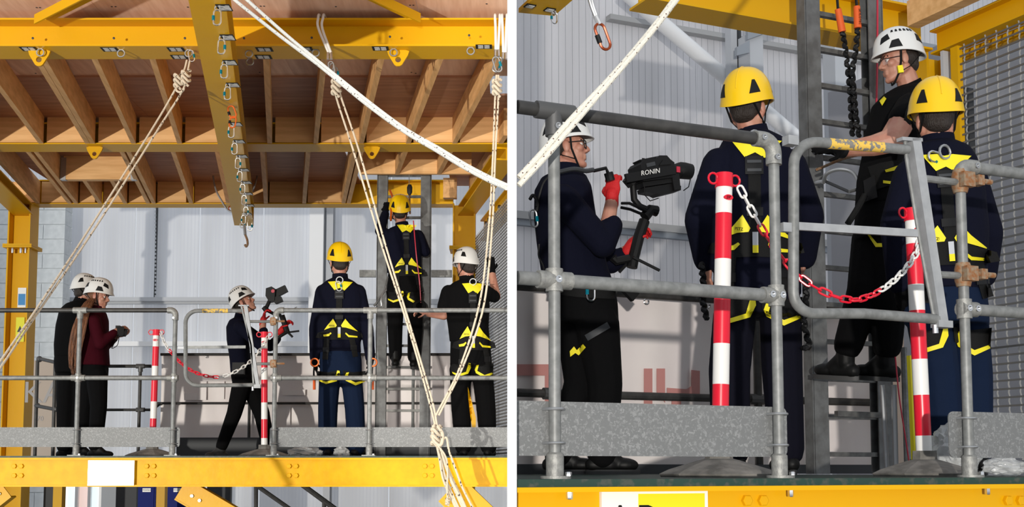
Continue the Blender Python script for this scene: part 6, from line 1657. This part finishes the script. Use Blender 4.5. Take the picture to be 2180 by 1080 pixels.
g = MB(); rope(g, [Q(713, 160, 9.0), Q(714, 200, 8.98), Q(752, 320, 8.95), Q(812, 520, 8.9), Q(870, 700, 8.85), Q(915, 860, 8.8), Q(928, 915, 8.78)], .0078); g.build('strand', M['rope_tan'], r2, True)
g = MB(); rope(g, [Q(718, 162, 9.0), Q(724, 200, 8.98), Q(764, 320, 8.95), Q(820, 520, 8.9), Q(872, 690, 8.85), Q(919, 850, 8.8), Q(931, 910, 8.78)], .0078); g.build('strand', M['rope_tan'], r2, True)
g = MB(); knot(g, Q(716, 186, 8.96), .050, .011, 4); g.build('knot', M['rope_tan'], r2, True)
r3 = thing('anchor_rope', 'tan rope pair hanging from the right wire slings to the big knot', 'rope', Q(1040, 500, 8.9))
g = MB(); rope(g, [Q(1057, 160, 9.0), Q(1054, 210, 8.98), Q(1049, 340, 8.95), Q(1041, 480, 8.9), Q(1022, 640, 8.86), Q(980, 780, 8.82), Q(928, 885, 8.78)], .0078); g.build('strand', M['rope_tan'], r3, True)
g = MB(); rope(g, [Q(1061, 160, 9.0), Q(1061, 210, 8.98), Q(1054, 340, 8.95), Q(1048, 480, 8.9), Q(1030, 650, 8.86), Q(988, 775, 8.82), Q(934, 885, 8.78)], .0078); g.build('strand', M['rope_tan'], r3, True)
g = MB(); knot(g, Q(1058, 186, 8.96), .050, .011, 5); g.build('knot', M['rope_tan'], r3, True)
r4 = thing('rope_knot', 'big knot of tan rope with hanging tails in front of the toe board', 'rope', Q(940, 1000, 8.7))
g = MB(); knot(g, Q(929, 930, 8.75), .055, .012, 6); rope(g, [Q(923, 905, 8.76), Q(922, 935, 8.72), Q(938, 948, 8.7), Q(942, 925, 8.7), Q(932, 908, 8.74)], .012); g.build('knot', M['rope_tan'], r4, True)
for k in range(9):
    o = random.uniform(-1, 1); o2 = random.uniform(-1, 1)
    pts = [Q(930 + 3 * o, 940, 8.75), Q(940 + 6 * o, 975, 8.72 + .03 * o2), Q(952 + 12 * o + 3 * o2, 1020, 8.70 + .05 * o2), Q(972 + 14 * o, 1062, 8.70), Q(992 + 12 * o, 1105, 8.70)]
    g = MB(); rope(g, pts, .0075); g.build('tail', M['rope_tan'], r4, True)
g = MB(); rope(g, [Q(938, 945, 8.72), Q(950, 932, 8.70), Q(956, 960, 8.69), Q(970, 1000, 8.69), Q(985, 1040, 8.69), Q(1008, 1085, 8.69)], .0078); g.build('tail', M['rope_tan'], r4, True)
g = MB(); rope(g, [Q(930, 945, 8.70), Q(951, 980, 8.68), Q(952, 1040, 8.67), Q(953, 1075, 8.67)], .0065); knot(g, Q(953, 1068, 8.67), .02, .007, 9); g.build('tail', M['rope_tan'], r4, True)
# near rope pair crossing the west bay
r5 = thing('near_rope', 'thick white flecked rope pair crossing in front of the timber roof', 'rope', Q(720, 170, 4.2))
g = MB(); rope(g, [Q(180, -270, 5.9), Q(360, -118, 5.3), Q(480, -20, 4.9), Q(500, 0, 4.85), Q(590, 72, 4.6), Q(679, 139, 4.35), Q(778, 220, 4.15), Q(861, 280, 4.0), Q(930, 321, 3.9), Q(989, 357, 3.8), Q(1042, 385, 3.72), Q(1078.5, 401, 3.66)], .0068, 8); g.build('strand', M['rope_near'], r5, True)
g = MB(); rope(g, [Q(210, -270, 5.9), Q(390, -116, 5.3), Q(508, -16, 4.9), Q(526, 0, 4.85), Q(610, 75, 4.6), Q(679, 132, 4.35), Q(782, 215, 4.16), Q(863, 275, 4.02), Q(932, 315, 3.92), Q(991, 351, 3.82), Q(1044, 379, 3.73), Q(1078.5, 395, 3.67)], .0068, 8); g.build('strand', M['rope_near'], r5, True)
# near rope of the east bay
r6 = thing('near_rope', 'thick white flecked rope crossing in front of the cameraman with glasses', 'rope', Q(1270, 200, 2.8))
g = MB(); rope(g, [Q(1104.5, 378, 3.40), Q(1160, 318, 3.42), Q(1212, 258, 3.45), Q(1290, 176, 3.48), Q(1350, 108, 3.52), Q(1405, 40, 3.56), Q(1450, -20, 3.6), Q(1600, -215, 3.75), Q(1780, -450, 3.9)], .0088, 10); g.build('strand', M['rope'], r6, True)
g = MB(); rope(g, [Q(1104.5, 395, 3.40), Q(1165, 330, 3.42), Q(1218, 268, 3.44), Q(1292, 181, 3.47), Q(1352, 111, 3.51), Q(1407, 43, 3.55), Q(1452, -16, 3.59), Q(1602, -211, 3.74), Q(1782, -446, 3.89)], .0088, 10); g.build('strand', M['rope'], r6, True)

# ================================================================ carabiners on the runner beam
spots = [(463, 12, 1), (472, 76, -1), (478, 130, 1), (485, 178, 1), (493, 262, 1), (500, 299, 1), (507, 331, -1), (511, 360, 1), (517, 387, 1), (520, 411, -1), (524, 436, -1), (519, 454, 1)]
run_labels = ['silver carabiner under the runner beam, well ahead of the yellow front beam', 'silver carabiner under the runner beam, level with the yellow front beam', 'silver carabiner under the runner beam, first behind the front beam', 'silver carabiner under the runner beam, next before the orange pair',
              'silver carabiner tangled with the orange pair under the runner beam', 'silver carabiner under the runner beam, last before the middle beam', 'silver carabiner under the runner beam, first beyond the middle beam'] + ['silver carabiner in the run between the middle beam and the runner beam end'] * 3 + ['silver carabiner beside the wire strop loops near the runner beam end', 'silver carabiner touching the bunch at the runner beam end']
for k, (x, y, s) in enumerate(spots):
    p = PH(x, y, RB); Lk = .112
    rp = MB(); c = p + V3((.035, .03, 0)); rp.obox(c - V3((0, 0, .002)), (.045, 0, 0), (0, .055, 0), (0, 0, .002)); o = rp.build('rating_plate', M['black'], rb)
    rp = MB(); rp.obox(c - V3((-.004, 0, .0045)), (.036, 0, 0), (0, .040, 0), (0, 0, .0008)); rp.build('rating_print', M['label'], o)
    eyebolt(rb, V3((p.x, p.y, RB)), (1, 0, 0), .016, .005)
    carabiner('carabiner', run_labels[k], V3((p.x, p.y - .004, RB - .022)), Lk, .058, (1, 0, 0), SG, 'carabiners along the runner beam', -s)
p = PH(489, 222, RB)
carabiner('carabiner', 'orange and black carabiner hanging slanted under the runner beam', V3((p.x, p.y, RB - .01)), .115, .065, (1, 0, 0), [M['orange'], M['black']], None, -1, .35)
carabiner('carabiner', 'orange ring carabiner linked below the slanted orange one', V3((p.x + .035, p.y, RB - .095)), .105, .06, (1, 0, 0), [M['orange'], M['black']], None, -1, -.15)
for lab, pts in (('grey wire strop drooping left of the runner beam end', [(470, 333), (458, 352), (454, 376), (460, 405), (472, 428), (485, 447), (500, 452)]), ('grey wire strop drooping right of the runner beam end', [(533, 330), (545, 350), (547, 376), (540, 402), (528, 424), (517, 440), (512, 460)])):
    g = MB(); rope(g, [P(x, y, 14.30) for x, y in pts], .011, 8); setp(g.build('wire_strop', M['steel_mid'], None, True), lab, 'sling')
for k, (x, y, mm, tl, L) in enumerate(((487, 440, 'orange', .9, .13), (505, 452, 'steel_mid', .3, .12), (519, 462, 'steel_mid', -.15, .14), (531, 470, 'steel', .1, .13))):
    carabiner('carabiner', ['orange carabiner lying sideways at the runner beam end', 'steel carabiner in the bunch at the runner beam end', 'steel carabiner in the bunch at the runner beam end', 'bright carabiner at the corner of the runner beam end'][k], P(x, y, 14.4), L, .065, (1, 0, 0), [M[mm], M['teal']], 'bunch at the runner beam end', 1, tl)
hk = thing('swivel_hook', 'brown swivel hook hanging lowest from the runner beam end', 'hook', P(523, 500, 14.35))
g = MB(); g.tube([P(520, 480, 14.35), P(522, 500, 14.35)], .018, 8); g.build('swivel', M['steel_mid'], hk, True)
g = MB(); rope(g, [P(522, 500, 14.35), P(526, 510, 14.35), P(527, 520, 14.35), P(524, 525, 14.35), P(521, 521, 14.35)], .014, 7); g.build('hook', M['rust'], hk, True)

# ================================================================ east overhead gear
rbe = thing('runner_beam', 'yellow runner beam end with carabiners at the top of the east bay', 'beam', PV(1150, 0, 1.6))
pts = [(1104, 27), (1180, 34), (1226, -6), (1104, -30)]
zE = PV(1180, 34, 1.5).z
bp = [PH(x, y, zE) for x, y in pts]; bp = [bp[0], bp[1], bp[1] + (bp[2] - bp[1]) * 1.6, bp[0] + (bp[2] - bp[1]) * 1.6]
for b_ in bp: b_.x = max(b_.x, XP + .004)
g = MB(); g.prism(bp, (0, 0, .02)); g.build('bottom_flange', M['yellow'], rbe)
mid0 = (bp[0] + bp[1]) / 2; mid1 = (bp[2] + bp[3]) / 2; g = MB(); g.bar(mid0 + V3((0, 0, .12)), mid1 + V3((0, 0, .12)), .02, .2); g.build('web', M['yellow'], rbe)
for x, y in ((1128, 12), (1170, 20)):
    c = PH(x, y, zE); g = MB(); g.obox(c - V3((0, 0, .002)), U * .022, N * .02, (0, 0, .002)); o = g.build('rating_plate', M['black'], rbe); g = MB(); g.obox(c - V3((0, 0, .005)), U * .017, N * .014, (0, 0, .001)); g.build('rating_print', M['label'], o)
p = PH(1180, 22, zE); eyebolt(rbe, p, U, .008, .003)
carabiner('carabiner', 'silver carabiner with teal sleeve under the yellow beam corner above the cameraman', V3((p.x, p.y, zE - .004)), .058, .033, U, SG, None, -1, 0, .0032)
ss = thing('webbing_sling', 'grey webbing sling with orange carabiner above the cameraman with glasses', 'sling', PV(1275, 60, 1.2))
for dx in (0, 6):
    g = MB(); rope(g, [PV(1248 + dx, -30, 1.2), PV(1257 + dx * .8, 8, 1.2), PV(1268 + dx * .6, 38, 1.2)], .007, 6); g.build('strand', M['steel_mid'], ss, True)
g = MB(); g.tube([PV(1267, 34, 1.2), PV(1276, 52, 1.2)], .016, 8, flat=.5); g.build('stitched_end', M['pale_steel'], ss, True)
carabiner('carabiner', 'orange and black pear carabiner hanging from the grey webbing sling', PV(1272, 48, 1.2), .125, .060, U, [M['dull_orange'], M['black']], None, -1, .40, .0062)
def twist(pts, r, name, parent, m='black', turns=12, amp=.010):
    path = smooth_path(pts, 14); g = MB(); out = []
    for i, p in enumerate(path):
        a = i / len(path) * turns * 2 * math.pi; out.append(p + U * (amp * math.cos(a)) + N * (amp * math.sin(a)))
    g.tube(out, [r * (1 + .35 * math.sin(i / len(path) * turns * 4 * math.pi)) for i in range(len(path))], 7); return g.build(name, M[m], parent, True)
VY = 2.2
for k, (s0, s1, path) in enumerate((((1784, 20), (1793, 68), [(1793, 66), (1799, 100), (1805, 150), (1810, 200), (1812, 245), (1815, 290)]), ((1824, 14), (1826, 60), [(1826, 58), (1822, 105), (1815, 150), (1818, 200), (1822, 245), (1829, 292)]))):
    t = thing('energy_lanyard', ('black twisted lanyard with a plain orange sleeve above the ladder rungs' if k == 0 else 'black twisted lanyard with a lettered orange sleeve above the ladder rungs'), 'lanyard', PV(s1[0], 290, VY - .06 * k))
    pv = lambda x, y: PV(x, y, VY - .08 * k)
    g = MB(); g.tube([pv(*s0), pv(*s1)], [.019, .022], 12); o = g.build('sleeve', M['orange_rubber'], t, True)
    g = MB(); rope(g, [pv(s0[0] - 3, -40), pv(s0[0] - 2, -10), pv(*s0)], .008, 6); g.build('strap', M['black'], t, True)
    twist([pv(*p) for p in path], .0115, 'twisted_web', t, turns=13)
    if k: text('SKYLOTEC', pv(1825, 38) - N * .0225, V3((0, 0, -1)), U, .014, M['black'], o)
t = thing('energy_lanyard', 'black twisted lanyard hanging left of the dark trousered worker', 'lanyard', PV(1500, 680, 1.45))
twist([PV(x, y, 1.50) for x, y in ((1494, 560), (1497, 600), (1496, 640), (1505, 680))], .011, 'twisted_web', t, turns=8)
t = thing('energy_lanyard', 'black twisted lanyard hanging right of the dark trousered worker', 'lanyard', PV(1714, 730, 1.45))
twist([PV(x, y, 1.40) for x, y in ((1714, 590), (1716, 640), (1712, 690), (1722, 735), (1710, 742))], .011, 'twisted_web', t, turns=10)
sh = thing('snap_hook', 'large grey snap hook linking the ladder stile to the instructor', 'hook', PV(1790, 390, 2.0))
g = MB(); rope(g, [PV(1752, 390, 2.2), PV(1760, 370, 2.15), PV(1784, 361, 2.1), PV(1812, 366, 2.05), PV(1826, 385, 2.0), PV(1823, 402, 2.0), PV(1806, 408, 2.0)], .011, 8); g.build('hook_body', M['steel_mid'], sh, True)
g = MB(); g.tube([PV(1756, 386, 2.2), PV(1806, 408, 2.0)], .009, 7); g.build('hook_gate', M['kick'], sh, True)
g = MB(); g.tube([PV(1734, 389, 2.35), PV(1758, 385, 2.2)], .011, 8); g.build('swivel', M['steel'], sh, True)
g = MB(); rope(g, [PV(1828, 398, 2.0), PV(1840, 395, 1.95), PV(1850, 388, 1.9)], .014, 8); g.build('link_strap', M['black'], sh, True)
g = MB(); rope(g, [PV(1738, 362, 2.35), PV(1790, 340, 2.2), PV(1828, 330, 2.0)], .008, 6); setp(g.build('tie_rope', M['rust'], None, True), 'thin brown rope from ladder stile to the instructor', 'rope')
g = MB(); rope(g, [PV(1842, 415, 1.8), PV(1822, 450, 1.82), PV(1804, 478, 1.85)], .017, 8); setp(g.build('loose_strap', M['webbing'], None, True), 'black strap end hanging in front of the instructor', 'strap')
g = MB(); rope(g, [PV(1906, 760, 1.75), PV(1915, 850, 1.75), PV(1932, 960, 1.75), PV(1938, 1008, 1.75)], .004, 6); setp(g.build('cord', M['red_badge'], None, True), 'thin red cord hanging beside the leaning barrier post', 'cord')
g = MB(); rope(g, [PV(1868, -60, 2.36), PV(1868, 100, 2.36), PV(1866, 230, 2.36)], .006, 6); setp(g.build('cord', M['red_badge'], None, True), 'thin red cord hanging along the ladder behind the instructor', 'cord')
# clear plastic bags
def bag(label, c, rx, ry, rz, seed):
    rnd = random.Random(seed); bm = bmesh.new(); bmesh.ops.create_icosphere(bm, subdivisions=4, radius=1)
    from mathutils import noise
    g = MB()
    for v in bm.verts:
        n_ = noise.noise(v.co * 2.2 + V3((seed, 0, 0))) * .34 + abs(noise.noise(v.co * 5 + V3((0, seed, 0)))) * .30; v.co *= (1 + n_)
    bm.verts.index_update(); lo = min(v.co.z for v in bm.verts)
    g.v = [V3(c) + V3((v.co.x * rx, v.co.y * ry, max(v.co.z - lo, .25) * rz - .25 * rz)) for v in bm.verts]; g.f = [[v.index for v in f.verts] for f in bm.faces]; g.m = [0] * len(g.f); bm.free()
    return setp(g.build('plastic_bag', M['bag'], None, True), label, 'bag')
def onE(px, v): p = PV(px, 1000, v); p.z = ZR; return p
def onW(px, Y): p = P(px, 990, Y); p.z = ZL; return p
bag('crumpled clear plastic bag at the feet of the blue trousered worker', onE(2035, .62), .09, .08, .10, 3)
bag('flattened clear plastic bag behind the short toe board', onE(2140, .45), .08, .06, .035, 5)
bag('flat clear plastic bag beside the striped post base on the west deck', onW(648, 10.45), .13, .10, .045, 7)
bag('small clear plastic bag between the boots of the blue trousered worker on the west deck', onW(727, 10.6), .06, .06, .05, 8)
# west details: lanyard clips at the worker's sides, fall arrester, thin cord
for k, (x, lab) in enumerate(((669, 'orange lanyard clip hanging at the left thigh of the worker with arms at the sides'), (793, 'orange lanyard clip hanging at the right thigh of the worker with arms at the sides'))):
    t = thing('lanyard_clip', lab, 'clip', P(x, 830, 10.95))
    g = MB(); g.tube([P(x, 808, 10.95), P(x, 830, 10.95)], .013, 8); g.build('sleeve', M['orange_rubber'], t, True)
    g = MB(); g.tube(arc(P(x + 1, 772, 10.92), (1, 0, 0), (0, 0, 1), .035, 0, 2 * math.pi, 12)[:-1], .008, 6, closed=True); g.build('clip', M['orange'], t, True)
    g = MB(); rope(g, [P(x, 780, 10.93), P(x - 1, 795, 10.94), P(x, 810, 10.95)], .008, 6); g.build('web', M['black'], t, True)
t = thing('fall_arrester', 'black fall arrest block hanging above the climber', 'arrester', P(872, 415, 13.2))
g = MB(); g.lathe([(.012, 0), (.028, .03), (.030, .09), (.018, .12)], P(872, 416, 13.2), (0, 0, 1), 10, sx=1, sy=.6); g.build('block', M['black'], t, True)
g = MB(); rope(g, [P(872, 416, 13.2), P(872, 440, 13.1), P(873, 455, 13.0)], .010, 6); g.build('swivel_link', M['rust'], t, True)
g = MB(); rope(g, [P(871, 400, 13.2), P(871, 380, 13.25), P(871, 360, 13.3)], .004, 5); g.build('wire', M['steel_mid'], t, True)
g = MB(); rope(g, [P(880, 470, 12.78), P(886, 540, 12.75), P(893, 600, 12.80), P(896, 645, 12.83)], .006, 6); setp(g.build('cord', M['red_badge'], None, True), 'thin red cord hanging down the back of the climber', 'cord')
g = MB(); g.tube(arc(P(893, 652, 12.84), (1, 0, 0), (0, 0, 1), .055, 0, 2 * math.pi, 12)[:-1], .020, 8, closed=True); setp(g.build('rope_device', M['boot'], None, True), 'dark rope device hanging at the thigh of the climber', 'device')
t = thing('snap_hook', 'grey double snap hook slung from the ladder stile beside the climber', 'hook', P(812, 640, 12.9))
g = MB(); rope(g, [P(826, 590, 12.95), P(818, 620, 12.9), P(806, 640, 12.85), P(796, 652, 12.85)], .012, 7); g.build('strap', M['stile'], t, True)
g = MB(); rope(g, [P(822, 610, 12.9), P(812, 635, 12.86), P(812, 652, 12.86), P(804, 650, 12.86), P(806, 636, 12.86), P(822, 618, 12.9)], .009, 7); g.build('hook', M['steel_mid'], t, True)
t = thing('lanyard_clip', 'orange carabiner in the raised glove of the climber', 'clip', P(832, 420, 13.0)); g = MB(); rope(g, [P(830, 405, 13.1), P(835, 420, 13.05), P(833, 445, 12.9), P(832, 470, 12.85)], .012, 7); g.build('sleeve', M['orange'], t, True)
# yellow stripe on the polo man's trouser leg
t, bvs, hf = PE['F']; patch([(996, 824), (1000, 838), (1006, 862), (1013, 890), (1013, 912), (1005, 912), (1001, 885), (997, 850)], bvs, 'leg_stripe', M['yellow'], t, .008, 6)
